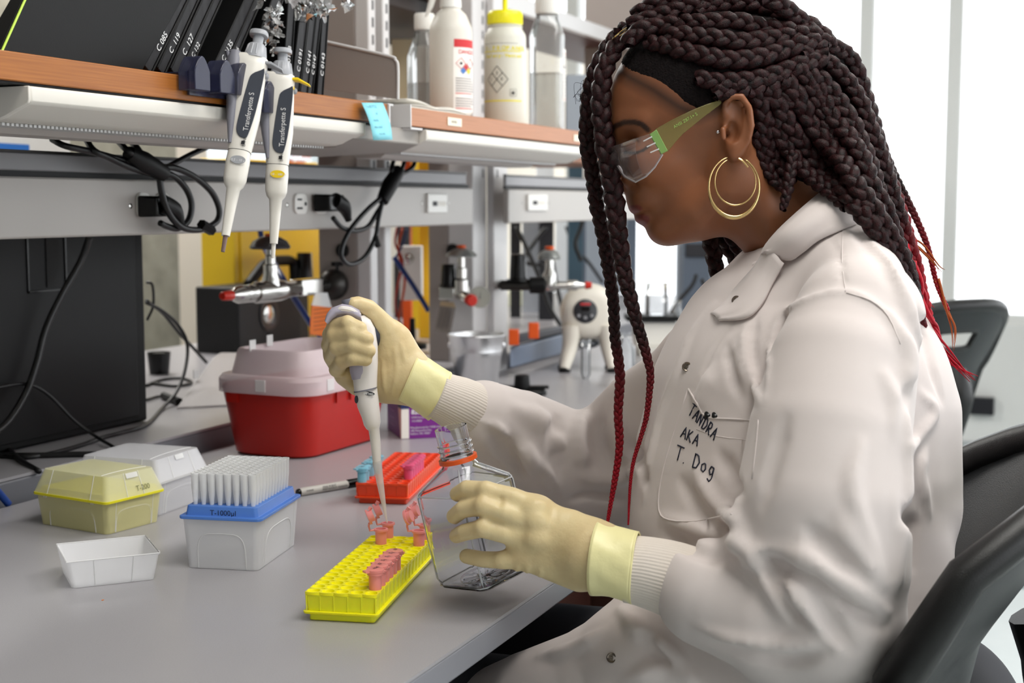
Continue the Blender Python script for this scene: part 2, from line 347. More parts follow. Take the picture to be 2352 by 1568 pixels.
# shelf end brackets
def bracket(x,label,sgn,poly,tr):
    t=thing('shelf_bracket',label,'bracket',(x,1.05,zW))
    build(MB().prism([(x,y,z) for y,z in poly],X,.003),'side_plate',panel_m,t,.001)
    pts=[(x+.0015,y,z) for y,z in tr]; build(MB().tube(pts,.003,8),'rolled_edge',steel_w2,t)
    return t
topz=W(905,150,y=.925)[2]
xk=xs1+.012
def yz(px,py,x): q=W(px,py,x=x); return (q[1],q[2])
pl=[yz(745,95,xk),yz(890,128,xk),yz(908,138,xk),yz(914,155,xk),yz(914,228,xk),yz(745,205,xk)]
bk=thing('shelf_bracket','grey sheet-metal shelf end plate between the two wooden shelves','bracket',(xk,1.0,zW))
build(MB().prism([(xk,a,c) for a,c in pl],X,.003),'side_plate',panel_m,bk,.0008)
build(MB().tube([(xk,a,c) for a,c in [pl[0],pl[1],pl[2],pl[3],pl[4]]],.0022,8,smooth=5),'rolled_edge',steel_w2,bk)
e=W(890,225,y=.919); 
build(MB().box(xs1,xk+.004,.919,1.24,zS-.002,zS+.001).box(xs1,xs1+.003,.917,1.24,zW-.004,zS).box(xs1-.012,xs1+.003,.917,.94,zW-.004,zW-.001),'channel',steel_w2,bk,.0005)
build(MB().box(xs2-.003,xs2,.917,1.24,zW-.004,zS+.004).box(xs2-.003,xs2+.035,.917,.94,zW-.005,zW-.002),'channel',steel_w2,bk,.0005)
build(MB().box(xs1+.003,xs2-.003,1.0,1.24,zW-.006,zS-.012),'filler',mat('filler_grey',(120,114,110),.5),bk)
# ================================================================ bench-top things
frost=mat('frosted_plastic',(245,245,245),.38,alpha=.34,bump=(400,.05,.0004)); frost2=mat('frosted_wall',(250,250,252),.4,alpha=.5)
frost_edge=mat('frosted_edge',(240,240,240),.3,alpha=.55)
def sq(cx,cy,z,lx,ly,r,M): return tf(rr(cx,cy,z,lx,ly,r),M)
def shell(levels,M,t=.0012,bottom=True,top_open=True):
    """open tray: list of (z,lx,ly,r) from bottom to rim, with inner wall"""
    m=MB(); R=[sq(0,0,z,lx,ly,r,M) for z,lx,ly,r in levels]; R+= [sq(0,0,max(z,levels[0][0]+t),lx-2*t,ly-2*t,r,M) for z,lx,ly,r in levels[::-1]]
    return m.loft(R)
def arch(m,M,lx,ly,z0,z1,side,w,r=.0007,tp=0.0):
    """raised arch line on a box side"""
    pts=[]
    for t in np.linspace(0,1,15):
        a=math.pi*(1-t); u=math.copysign(abs(math.cos(a))**.45,math.cos(a))*w/2; h=z0+(z1-z0)*abs(math.sin(a))**.45
        k=tp*(h-z0)/.05
        pts.append((u,-(ly/2+k),h) if side==0 else (-(lx/2+k),u,h))
    m.tube(tf(pts,M),r,6)
def tipbox(loc,th,label,lx,ly,h,rim,mt,rimmat=None,lid=None,txt=None,tips=False,group=None):
    b=thing('pipette_tip_box',label,'tip box',loc,group); M=rotM(th,loc)
    tp=.004; o=build(shell([(0.0005,lx,ly,.006),(h,lx+2*tp,ly+2*tp,.007)],M),'base',mt,b)
    m=MB()
    for s in (0,1): arch(m,M,lx,ly,.001,h*.72,s,(lx if s==0 else ly)*.68,.0008,tp*.9)
    for sx in (-1,1):
        for sy in (-1,1):
            m.tube(tf([(sx*(lx/2-.012),sy*ly/2,.002),(sx*(lx/2-.012),sy*(ly/2+tp*.95),h)],M),.0005,5)
    build(m,'moulded_ribs',frost_edge,b)
    if rim:
        m=MB().loft([sq(0,0,h,lx+2*tp+.005,ly+2*tp+.005,.006,M),sq(0,0,h+.003,lx+2*tp+.005,ly+2*tp+.005,.006,M),sq(0,0,h+.0031,lx+.002,ly+.002,.004,M),sq(0,0,h+rim,lx-.001,ly-.001,.004,M)])
        build(m,'tip_plate',rimmat,b,.0004)
    if lid:
        hl,lm=lid; z=h+.003
        m=MB(); L=[(z,lx+2*tp+.004,ly+2*tp+.004,.006),(z+hl,lx-.006,ly-.006,.006)]
        t=.0012; R=[sq(0,0,q[0],q[1]-2*t,q[2]-2*t,q[3],M) for q in [L[0],(L[1][0]-t,L[1][1],L[1][2],L[1][3])]]
        m.loft([R[1],R[0],sq(0,0,*L[0],M),sq(0,0,*L[1],M)],cap=(1,1)); ld=build(m,'lid',lm,b)
        m=MB()
        for s in (-1,1):
            m.tube(tf([(s*(lx/2-.028),-(ly/2+tp+.002),z),(s*(lx/2-.03),-(ly/2-.003),z+hl)],M),.0006,5)
            m.tube(tf([(-(lx/2+tp+.002),s*(ly/2-.02),z),(-(lx/2-.003),s*(ly/2-.022),z+hl)],M),.0006,5)
        m.tube(tf([(x,-(ly/2-.012)+.006*math.cos(x/lx*math.pi),z+hl+.0002) for x in np.linspace(-lx/2+.006,lx/2-.006,14)],M),.0005,5)
        m.loft([sq(0,-(ly/2),z+hl-.006,.018,.001,.0004,M),sq(0,-(ly/2-.0022),z+hl-.0005,.018,.001,.0004,M)])
        build(m,'moulded_ribs',frost_edge,ld)
    return b,M
def place(c,th,lx,ly):                       # nearest corner -> centre
    return (c[0]+math.cos(th)*lx/2-math.sin(th)*ly/2, c[1]+math.sin(th)*lx/2+math.cos(th)*ly/2, zB)
# open box with blue plate and 96 clear tips
th=math.radians(12.5); lx,ly,h=.118,.078,.0535
bx,M=tipbox(place((1.207,.797),th,lx,ly),th,'frosted pipette tip box with blue plate, open and full of clear upright tips',lx,ly,h,.013,frost2,mat('blue_plate',(84,132,214),.4,alpha=.96))
mk=mat('marker_ink',(25,35,60),.6)
xd=tf((0,-1,0),rotM(th))*1.0; yd=Z
face=tf((-lx/2-.0012,.012,h+.0042),M); text('T-1000µl',.0078,mk,face,tf((0,-1,0),rotM(th)),Z,bx)
tip_m=mat('tip_clear',(255,255,255),.3,alpha=.52)
tm=MB().lathe((0,0,0),Z,[(.0007,-.030),(.0022,0),(.0040,.018),(.0042,.0325),(.0045,.033),(.0045,.0345),(.0039,.0345),(.0036,.018)],10,cap=(1,0))
tme=me_from(np.concatenate(tm.v),tm.f,'pipette_tip'); tme.materials.append(tip_m)
for i in range(12):
    for j in range(8):
        p=tf(((i-5.5)*.0091,(j-3.5)*.0091,h+.013-.001),M)
        o=link('pipette_tip',tme,None,None,tuple(p)); tag(o,'clear pipette tip standing upright in the blue plate of the open tip box','pipette tip','clear tips standing in the blue plate')
m=MB()
for i in range(12):
    for j in range(8):
        p=tf(((i-5.5)*.0091,(j-3.5)*.0091,h-.002),M); m.cyl(p-Z*.030,p,.0013,.003,6)
o=build(m,'tip_ends_inside',mat('tip_end_pale',(215,215,220),.5,alpha=.35),bx); o['kind']='stuff'  # pale translucent lower ends of the tips
# closed yellow box
th=math.radians(-8.0); lx,ly,h=.082,.112,.037
yf=mat('yellow_frost',(236,230,172),.4,alpha=.46); yl=mat('yellow_frost_lid',(238,236,196),.35,alpha=.36)
c=W(246,1229,z=zB); bx2,M=tipbox(place(c,th,lx,ly),th,'closed frosted pipette tip box with a bright yellow rim, left of the blue one',lx,ly,h,.009,yf,mat('yellow_plate',(236,226,30),.4,alpha=.9),(.027,yl))
text('T-200',.009,mat('faded_ink',(90,95,60),.6),tf((lx*.02,-ly/2-.0052,h+.008),M),tf((1,0,0),rotM(th)),tf((0,.30,1),rotM(th)),bx2)
for q in ((-.35,0),(.36,0)):
    p=tf((-lx/2-.0035,ly*q[0],h-.002),M); build(MB().tube([p,p+Z*.006],.0016,6).tube([p+Y*.003,p+Y*.003+Z*.006],.0014,6),'latch',frost_edge,bx2)
m=MB()
for i in range(8):
    for j in range(12):
        p=tf(((i-3.5)*.0088,(j-5.5)*.0088,h-.001),M); m.cyl(p-Z*.024,p,.001,.0024,5)
o=build(m,'tips_inside',mat('tip_yellow',(226,220,150),.5,alpha=.5),bx2); o['kind']='stuff'
# clear box behind it
th=math.radians(4); lx,ly,h=.105,.112,.040
c=W(362,1186,z=zB); bx3,M=tipbox(place(c,th,lx,ly),th,'closed clear pipette tip box behind the yellow-rimmed one',lx,ly,h,.004,mat('grey_frost',(232,232,236),.4,alpha=.42),frost_edge,(.026,mat('grey_frost_lid',(240,240,244),.35,alpha=.38)))
# empty upturned lid
th=math.radians(-40.5)
c0=W(165,1352,z=zB); c1=W(355,1331,z=zB); c2=W(150,1290,z=zB)
d=nrm(c1-c0); ang=math.atan2(d[1],d[0]); L=np.linalg.norm(c1-c0)
lyy=.072; ctr=(c0+c1)/2+V3(-d[1],d[0],0)*lyy/2
tl=thing('empty_box_lid','empty frosted tip box lid lying upturned in front of the yellow-rimmed box','lid',(ctr[0],ctr[1],zB)); M=rotM(ang,(ctr[0],ctr[1],zB))
build(shell([(.0005,L,lyy,.005),(.028,L+.010,lyy+.010,.004)],M),'tray',frost2,tl)
m=MB()
for s in (-1,1):
    for q in (-1,1): m.tube(tf([(q*L*.22,s*lyy/2,.001),(q*L*.24,s*(lyy/2+.005),.028)],M),.0007,5)
m.tube(tf([(x,y,.0285) for x,y in ((-L/2-.005,-lyy/2-.005),(L/2+.005,-lyy/2-.005),(L/2+.005,lyy/2+.005),(-L/2-.005,lyy/2+.005),(-L/2-.005,-lyy/2-.005))],M),.0008,5)
build(m,'moulded_ribs',frost_edge,tl)
for s in (-1,1): build(MB().ell(tf((L/2+.0055,s*(lyy/2-.008),.026),M),(.0025,.0025,.0025),10),'hinge_knob',frost_edge,tl)
# tiny orange speck on the bench
p=W(236,1378,z=zB); tag(build(MB().ell(p+Z*.0002,(.0018,.001,.0004),8),'paper_speck',mat('speck',(214,120,50),.7)),'tiny orange speck on the bare bench below the empty lid','speck')

# ---- tube racks
def rackthing(corner,th,L,Wd,H,label,cA,cB,skip,pale):
    loc=(corner[0]+math.cos(th)*L/2-math.sin(th)*Wd/2,corner[1]+math.sin(th)*L/2+math.cos(th)*Wd/2,zB); M=rotM(th,loc)
    r=thing('tube_rack',label,'tube rack',loc)
    ma=mat(cA[0],cA[1],.35,alpha=.92,sss=.35); 
    body=MB().loft([sq(0,0,.0005,L-.006,Wd-.006,.003,M),sq(0,0,.007,L-.006,Wd-.006,.003,M)])
    build(body,'foot',ma,r)
    build(MB().loft([sq(0,0,.007,L+.003,Wd+.003,.004,M),sq(0,0,.0095,L+.004,Wd+.004,.004,M)]),'flange',mat(cB[0],cB[1],.3,alpha=.95),r,.0005)
    build(MB().loft([sq(0,0,.0095,L-.003,Wd-.003,.003,M),sq(0,0,H-.0028,L-.001,Wd-.001,.002,M)]),'walls',ma,r)
    # top grid: wells as separate ring cells
    cell=MB(); n=14; cx=(L/16)/2; cy=(Wd/5)/2; ri=min(cx,cy)*.88
    out=[]; inn=[]; low=[]
    for i in range(n):
        a=2*math.pi*i/n+.01; u,v=math.cos(a),math.sin(a); s=1/max(abs(u)/cx,abs(v)/cy); out.append((u*s,v*s,0)); inn.append((u*ri,v*ri,0)); low.append((u*ri*.93,v*ri*.93,-.0024))
    outl=[(x,y,-.0026) for x,y,z in out]
    cell.loft([outl,out,inn,low],cap=(0,1)); cme=me_from(tf(np.concatenate(cell.v),rotM(th)),cell.f,'well',30); cme.materials.append(mat(cB[0],cB[1],.3,alpha=.95))
    for i in range(16):
        for j in range(5):
            p=tf(((i-7.5)*L/16,(j-2)*Wd/5,H),M); o=link('well',cme,None,r,tuple(p-np.array(loc)))
    # moulded vertical ribs on the long sides and the front
    m=MB()
    for i in range(17):
        x=(i-8)*L/16
        for s in (-1,1): m.tube(tf([(x*.985,s*(Wd/2-.0012),.010),(x*.985,s*(Wd/2-.0005),H-.003)],M),.0006,4)
    for j in range(6):
        y=(j-2.5)*Wd/5*.96
        for s in (-1,1): m.tube(tf([(s*(L/2-.0012),y,.010),(s*(L/2-.0005),y,H-.003)],M),.0006,4)
    o=build(m,'moulded_ribs',ma,r)
    return r,M
pinkc={}
def microtube(M,pos,colr,name_lbl,group,open_=False,H=.028,rot=0,ink_m=None):
    key=(colr[0],open_)
    if key not in pinkc:
        mt=mat(colr[0],colr[1],.28,alpha=.72)
        a=MB(); a.lathe((0,0,0),Z,[(.0015,-.026),(.0042,-.012),(.0048,.0),(.0050,.010),(.0062,.0105),(.0062,.0122),(.0044,.0122),(.0042,.0)],16,cap=(1,1))
        b=MB()
        if not open_:
            b.lathe((0,0,.0124),Z,[(.0066,0),(.0068,.0008),(.0068,.0022),(.0060,.0026)],18); b.box(-.0025,.0025,.006,.0095,.0130,.0145)
            b.tube([(0,-.006,.0125),(0,-.0082,.0118),(0,-.0068,.0108)],.0011,6)
        else:
            c=V3(-.0115,.0,.0225); ax=nrm((.93,0,.36)); b.lathe(c,ax,[(.0066,0),(.0068,.0008),(.0068,.002),(.005,.002),(.005,.0055),(.0042,.0055)],18)
            b.tube([(-.006,0,.0115),(-.0095,0,.0110),(-.0105,0,.0150),(-.0100,0,.018)],.0010,6); b.tube([(-.010,0,.029),(-.0085,0,.0315)],.0018,5)
        pinkc[key]=(me_from(np.concatenate(a.v),a.f,'tube_body'),me_from(np.concatenate(b.v),b.f,'tube_cap'),mt)
        for q in pinkc[key][:2]: q.materials.append(mt)
    A,B,mt=pinkc[key]; p=tf(pos,M)
    t=thing('microtube',name_lbl,'tube',p,group); t.rotation_euler=(0,0,rot); t.scale=(1.22,1.22,1.22)
    o=link('body',A,None,t); c=link('cap',B,None,t)
    if not open_:
        s=random.choice(['a7','m4','41','e2','S1','p3']); tx=text(s,.0052,ink_m or ink,p,X,Y,None,'lettering','CENTER'); tx.parent=c; tx.matrix_local=Matrix.Translation((0,-.002,.0152))@Matrix.Rotation(-1.2,4,'Z')
    else:
        for k_,s in enumerate(['cntrl','a3']):
            tx=text(s,.0040,ink,p,X,Y,None,'lettering','CENTER'); tx.parent=c
            q=V3(-.0117-.0004,0,.0225)-nrm((.93,0,.36))*.0003+V3(0,(.001-.0035*k_),0)
            xd=nrm((.36,0,-.93)); yd_=V3(0,1,0); zd=np.cross(xd,yd_); 
            tx.matrix_local=Matrix(((xd[0],yd_[0],zd[0],q[0]),(xd[1],yd_[1],zd[1],q[1]),(xd[2],yd_[2],zd[2],q[2]),(0,0,0,1)))
    return t
cy=W(865,1434,z=zB); thy=math.atan2(W(997,1289,z=zB)[1]-cy[1],W(997,1289,z=zB)[0]-cy[0])
LY,WY,HY=.225,.068,.027
ry,MY=rackthing(cy,thy,LY,WY,HY,'bright yellow microtube rack with pink tubes, in front of the pipette tip',('rack_yellow',(250,244,36)),('rack_yellow_top',(252,244,24)),None,None)
pink=('pink_tube',(252,158,150)); 
def wp(i,j,H): return ((i-7.5)*LY/16,(j-2)*WY/5,H+.001)
for k_,i in enumerate((1,2,3,4,5,6)):
    microtube(MY,wp(i,0,HY),pink,['pink capped microtube nearest the front corner of the yellow rack','second pink capped microtube from the front corner of the yellow rack','third pink capped microtube from the front corner of the yellow rack','fourth pink capped microtube from the front corner of the yellow rack','fifth pink capped microtube, last but one in the yellow rack row','last pink capped microtube in the row, farthest from the yellow front corner'][k_],'microtubes',False,rot=thy+random.uniform(-.3,.3)+.9).__setitem__('group','pink capped tubes in the yellow rack')
open_l=['open pink microtube under the pipette tip','open pink microtube just behind the one under the pipette tip','open pink microtube at the far edge of the yellow rack, beside the flask','open pink microtube at the yellow rack edge, behind its twin by the flask']
for (i,j),lb in zip(((13,3),(15,3),(13,0),(15,0)),open_l):
    microtube(MY,wp(i,j,HY),('pink_tube_open',(252,160,160)),lb,'open pink tubes in the yellow rack',True,rot=-math.radians(67)+.15*(j-1.5))
co=W(937,1160,z=zB); tho=math.atan2(W(1012,1085,z=zB)[1]-co[1],W(1012,1085,z=zB)[0]-co[0])
ro,MO=rackthing(co,tho,LY,WY,HY,'orange-red microtube rack with blue and magenta tubes, behind the pipette tip',('rack_orange',(238,70,26)),('rack_orange_top',(240,74,28)),None,None)
for k_,i in enumerate((0,1.4,2.8,4.2,5.6)):
    microtube(MO,wp(int(round(i)),4,HY),('blue_tube',(140,205,226)),['light blue capped microtube nearest the marker cap on the orange rack','second light blue capped microtube from the marker on the orange rack','middle light blue capped microtube of five on the orange rack','fourth light blue capped microtube from the marker on the orange rack','farthest light blue capped microtube on the left edge of the orange rack'][k_],'x',rot=tho+.9)['group']='blue tubes in the orange rack'
for k_,i in enumerate((2,3,4,5,6,7)):
    microtube(MO,wp(i,0,HY),('magenta_tube',(240,96,140)),['magenta capped microtube nearest the front of the orange rack','second magenta capped microtube from the front of the orange rack','third magenta capped microtube from the front of the orange rack','fourth magenta capped microtube from the front of the orange rack','fifth magenta capped microtube, last but one in the orange rack row','farthest magenta capped microtube in the orange rack row'][k_],'x',rot=tho+.9)['group']='magenta tubes in the orange rack'
# ---- marker pen
p0=W(682,1131,z=zB+.0055); p1=W(853,1102,z=zB+.0055); pd=nrm(p1-p0)
pn=thing('marker_pen','grey barrel felt marker with black cap lying between tip box and orange rack','pen',(p0+p1)/2-Z*.0055)
Lp=np.linalg.norm(p1-p0)
build(MB().lathe(p0+pd*.004,pd,[(.0045,0),(.0055,.004),(.0056,Lp*.62),(.005,Lp*.62+.001)],20),'barrel',mat('pen_grey',(188,184,178),.4),pn)
build(MB().lathe(p0,pd,[(.0036,0),(.0045,.001),(.0047,.0045)],16),'end_plug',blackg,pn)
build(MB().lathe(p0+pd*(Lp*.66),pd,[(.0055,0),(.0062,.0012),(.0060,Lp*.30),(.0050,Lp*.36)],20),'cap',blackg,pn)
up_=nrm(Z*.55-RT*0+(-FH)*.83); yd_=nrm(np.cross(np.cross(pd,-FH+Z*.5),pd)*0+Z*.85+FH*.5)
for s,sz,a,b_ in (('FINE POINT',.0042,.038,-.0010),('PERMANENT MARKER',.0042,.038,-.0045),('MARKER',.003,.018,-.002)):
    nn=nrm(np.cross(pd,yd_)); text(s,sz,ink,p0+pd*(a if s!='MARKER' else .012)+nn*.0059+yd_*b_,pd,yd_,pn)
# ---- sharps container
P=[W(530,1040,z=zB),W(692,1057,z=zB),W(846,1012,z=zB)]
cl=W(700,1054,z=zB); thS=math.atan2(P[2][1]-P[1][1],P[2][0]-P[1][0])
Ls,Ws=.23,.150; cS=(P[1][0]-.004+math.cos(thS)*Ls/2-math.sin(thS)*Ws/2,P[1][1]-.012+math.sin(thS)*Ls/2+math.cos(thS)*Ws/2,zB); M=rotM(thS,cS)
sh=thing('sharps_container','red plastic sharps container with frosted translucent lid on the bench','sharps container',cS)
redp=mat('sharps_red',(170,26,16),.38,bump=(300,.05,.0004)); hS=.108
build(shell([(.0,Ls-.02,Ws-.02,.03),(.004,Ls-.006,Ws-.006,.034),(hS*.96,Ls+.024,Ws+.024,.038),(hS,Ls+.024,Ws+.024,.038)],M,.002),'bin',redp,sh)
frS=mat('sharps_lid',(214,196,200),.42,alpha=.72); t=.002
m=MB().loft([sq(0,0,hS-.010,Ls+.034,Ws+.034,.042,M),sq(0,0,hS+.010,Ls+.034,Ws+.034,.042,M),sq(0,0,hS+.016,Ls+.024,Ws+.024,.04,M),sq(0,0,hS+.017,Ls+.002,Ws+.002,.035,M),
  sq(0,0,hS+.050,Ls-.016,Ws-.012,.03,M),sq(0,0,hS+.054,Ls-.022,Ws-.018,.028,M),sq(0,0,hS+.054,Ls-.032,Ws-.028,.026,M),sq(0,0,hS+.048,Ls-.04,Ws-.034,.024,M),sq(0,0,hS+.025,Ls-.05,Ws-.042,.024,M)],cap=(0,1))
ld=build(m,'lid',frS,sh)
for x,s in ((-.075,-1),(-.01,-1),(.06,-1)): 
    build(MB().box(x-.009,x+.009,-(Ws/2+.0185),-(Ws/2+.0165),hS-.006,hS+.012,M),'lid_latch',frost_edge,ld,.0006)
build(MB().box(-(Ls/2+.0185),-(Ls/2+.0165),-.015,.003,hS-.006,hS+.012,M),'lid_latch',frost_edge,ld,.0006)
for q,(x,y) in enumerate(((-.02,Ws/2-.02),(-.10,.03))):
    build(MB().box(x-.008,x+.008,y-.001,y+.001,hS+.05,hS+.068,M),'hinge_tab',frost_edge,ld,.001)
m=MB()
for x in (-.05,-.01,.03): m.box(x-.001,x+.001,-(Ws/2+.014),-(Ws/2+.010),hS-.028,hS-.01,M)
m.box(-(Ls/2+.013),-(Ls/2+.008),.04,.06,hS-.025,hS-.005,M)
build(m,'rib',redp,sh)
# leaning clear panel behind it
a0=W(410,938,z=zK); a1=W(500,928,z=zK); 
lp=thing('clear_lid_panel','translucent plastic panel leaning behind the red sharps container','panel',((a0+a1)/2))
q=[W(408,938,z=zK+.001),W(560,930,z=zK+.001),W(560,812,D=2.75),W(508,812,D=2.75),W(494,820,D=2.74)]
build(MB().prism(q,nrm(np.cross(q[1]-q[0],q[2]-q[0])),.0025),'panel_sheet',mat('grey_clear',(196,190,190),.35,alpha=.55),lp,.0006)
ee=MB().tube(q[:1]+[q[4],q[3],q[2]],.002,6); build(ee,'rim',frost_edge,lp)
mm=(q[0]+q[4])/2; build(MB().box(mm[0]-.012,mm[0]+.002,mm[1]-.002,mm[1]+.002,mm[2]+.005,mm[2]+.022),'tab',frost_edge,lp,.0006)
# ---- purple glove box
g0=W(923,1009,z=zB); g1=W(1040,1003,z=zB); g2=W(868,995,z=zB)
d=nrm(g1-g0); ang=math.atan2(d[1],d[0]); Lg=.12; Wg=.11; Hg=.072; cG=(g0[0]+d[0]*Lg/2-d[1]*Wg/2,g0[1]+d[1]*Lg/2+d[0]*Wg/2,zB); M=rotM(ang,cG)
gb=thing('glove_box','purple and white cardboard glove box behind the held pipette','box',cG)
pur=mat('purple_card',(116,30,130),.45); build(MB().box(-Lg/2,Lg/2,-Wg/2,Wg/2,0,Hg,M),'carton',pur,gb,.0008)
build(MB().box(-Lg/2-.0004,-Lg/2+.012,-Wg/2-.0004,-Wg/2+.0001,.001,Hg-.001,M).prism(tf([(-Lg/2-.0004,-Wg/2-.0004,.001),(-Lg/2-.0004,-Wg/2+.008,.001),(-Lg/2-.0004,-Wg/2+.03,Hg-.001),(-Lg/2-.0004,-Wg/2-.0004,Hg-.001)],M),-X,.0002),'white_stripe',paper,gb)
build(MB().box(-Lg/2-.001,-Lg/2+.0125,-Wg/2-.001,-Wg/2+.0001,Hg-.022,Hg-.014,M).box(-Lg/2-.001,-Lg/2-.0005,-Wg/2-.0008,-Wg/2+.022,Hg-.022,Hg-.014,M),'navy_stripe',mat('navy',(30,40,90),.5),gb)
fx=tf((1,0,0),rotM(ang)); 
for s,sz,x,z,bo in (('USA Distributor',.004,.016,.052,0),('82003-',.010,.016,.041,.0003),('VWR European Cat. No.',.0042,.016,.034,0),('112-0000',.0046,.016,.028,0),('Manufactured for VWR International',.0045,.014,.017,0),('100 Matsonford Rd',.0045,.014,.012,0),('Radnor, PA 19087',.0045,.014,.007,0)):
    text(s,sz,wht_ink,tf((-Lg/2+x,-Wg/2-.0006,z),M),fx,Z,gb,bold=bo)
for i in range(5): build(MB().box(-Lg/2-.0005,-Lg/2,-Wg/2+.05,-Wg/2+.085,.014+i*.012,.016+i*.012,M),'small_print',mat('lilac',(160,110,170),.6),gb)

# ================================================================ on the left shelf: binders
bk_m=mat('binder_black',(6,6,7),.5,spec=.25,bump=(500,.15,.0005)); bk_e=mat('binder_edge',(44,43,46),.5,spec=.3,noise=(180,(12,12,14),(1,1,.08),.3))
def slab(q,label,num,first=False,th_=.016,dep=.20,hh=.30,ln=(0,0,1)):
    pass
# each binder leans; its spine faces the camera.  base pixel of the spine's lower left, lean direction from photo
D0=(.945)
specs=[(330,150,405,0,26,'C 085'),(362,152,432,0,22,'C  119'),(392,152,462,0,24,'C  127'),(415,155,486,0,18,'C 132'),(482,133,545,0,24,'C 0135'),(506,136,566,0,16,'C 0166'),(556,146,612,0,24,None),(648,176,660,0,20,'C 0138'),(668,181,690,0,22,'C 0191'),(690,186,712,0,20,'C 0141'),(706,192,728,0,14,'C 0147'),(728,196,742,0,16,'C 0143')]
def binder(pxb,pyb,pxt,pyt,wpx,num,idx,yy=.955):
    b0=W(pxb,pyb,y=yy); b0[2]=zS+.0006
    t0=W(pxt,pyt,y=yy); up=nrm(t0-W(pxb,pyb,y=yy)); up=nrm(V3(up[0],0,up[2])); rx=V3(up[2],0,-up[0])     # in the shelf's plane
    wdt=wpx*W(pxb,pyb,y=yy)[0]/1.0/3200*1.0
    wdt=abs(W(pxb+wpx,pyb,y=yy)[0]-W(pxb,pyb,y=yy)[0])*.95
    hgt=.285; dep=.245
    order=['first','second','third','fourth','fifth','sixth','seventh','eighth','ninth','tenth','eleventh','twelfth'][idx]
    lb=['black binder numbered C 085, first leaning spine beside the large folder','black binder numbered C 119, second leaning spine from the left','black binder numbered C 127, third leaning spine from the left','thin black binder numbered C 132, tucked behind the third spine','black binder numbered C 0135, standing above the smoky pipette holder','thin black binder numbered C 0166, just right of the one above the holder','black binder without a number, behind the grey-topped hanging pipette','upright black binder numbered C 0138, behind the yellow-topped pipette','upright black binder numbered C 0191, first spine right of the hanging pipettes','upright black binder numbered C 0141, second spine right of the hanging pipettes','thin upright black binder numbered C 0147, second from the metal end plate','upright black binder numbered C 0143, against the metal end plate'][idx]
    off=max(0,rx[2]*0)
    base=b0+Z*(wdt*abs(rx[2]))
    b=thing('binder',lb,'binder',base,'black binders on the cherry shelf')
    def corner(u,v,d): return base+rx*u+up*v+Y*d
    def bxx(u0,u1,v0,v1,d0,d1,name,mt,bev=.001):
        m=MB(); vs=[corner(u,v,d) for d in (d0,d1) for v in (v0,v1) for u in (u0,u1)]
        m.add(vs,[(0,1,3,2),(4,6,7,5),(0,4,5,1),(2,3,7,6),(0,2,6,4),(1,5,7,3)]); return build(m,name,mt,b,bev)
    bxx(0,.0025,0,hgt,0,dep,'cover',bk_m); bxx(wdt-.0025,wdt,0,hgt,0,dep,'cover',bk_m)
    bxx(.0025,wdt-.0025,0.001,hgt-.001,.0015,.012,'spine',bk_e,.0008)
    bxx(.003,wdt-.003,.004,hgt-.006,.014,dep-.01,'pages',paper,0)
    if num: text(num,min(.0105,wdt*.62),wht_ink,corner(wdt*.68,.028,-.0004),up,-rx,b)
    return b
for i,s in enumerate(specs): binder(*s,i)
# big black binder lying against them at far left
bb0=W(2,112,y=.95); bb1=W(322,148,y=.95)
bb=thing('binder','large black folder filling the left end of the cherry shelf','binder',(.5*(bb0[0]+bb1[0]),1.0,zS))
v=[(W(4,112,y=.95)[0],zS+.0006),(W(326,112,y=.95)[0],zS+.0006),(W(395,0,y=.95)[0]+.12,zS+.20),(W(48,0,y=.95)[0]+.10,zS+.20)]
build(MB().prism([(x,.952,z) for x,z in v],Y,.004),'cover',bk_m,bb,.001)
build(MB().tube([(v[0][0]-.001,.95,v[0][1]+.001),(v[3][0]-.001,.95,v[3][1])],.0012,6),'lime_edge',mat('lime',(190,230,80),.4),bb)
# crumpled clear film over binders
def crumple(center,rad,n,seed,mt,name,par=None):
    r=np.random.default_rng(seed); m=MB()
    for k_ in range(n):
        c=center+r.normal(0,1,3)*rad*.45; a,b_=r.normal(0,1,3),r.normal(0,1,3); a=nrm(a)*rad[0]*.9; b_=nrm(b_)*rad[0]*.55; g=6
        vs=[]; 
        for i in range(g):
            for j in range(g): vs.append(c+a*(i/(g-1)-.5)+b_*(j/(g-1)-.5)+r.normal(0,1,3)*rad[0]*.10)
        m.add(vs,[(i*g+j,i*g+j+1,(i+1)*g+j+1,(i+1)*g+j) for i in range(g-1) for j in range(g-1)])
    return build(m,name,mt,par,ang=15)
film=thinclear('crumpled_film',(240,240,240),1.0,.30,.15)
cc=W(715,14,y=.90); fb_=thing('crumpled_plastic_bag','crumpled clear plastic bag stuffed over the black binders','bag',cc-Z*.03)
crumple(cc,V3(.030,.03,.020),16,3,film,'film',fb_); cc2=W(622,90,y=.93); crumple(cc2,V3(.016,.012,.035),9,5,film,'film',fb_)
crumple(W(625,30,y=.93),V3(.018,.012,.03),8,8,film,'film',fb_)

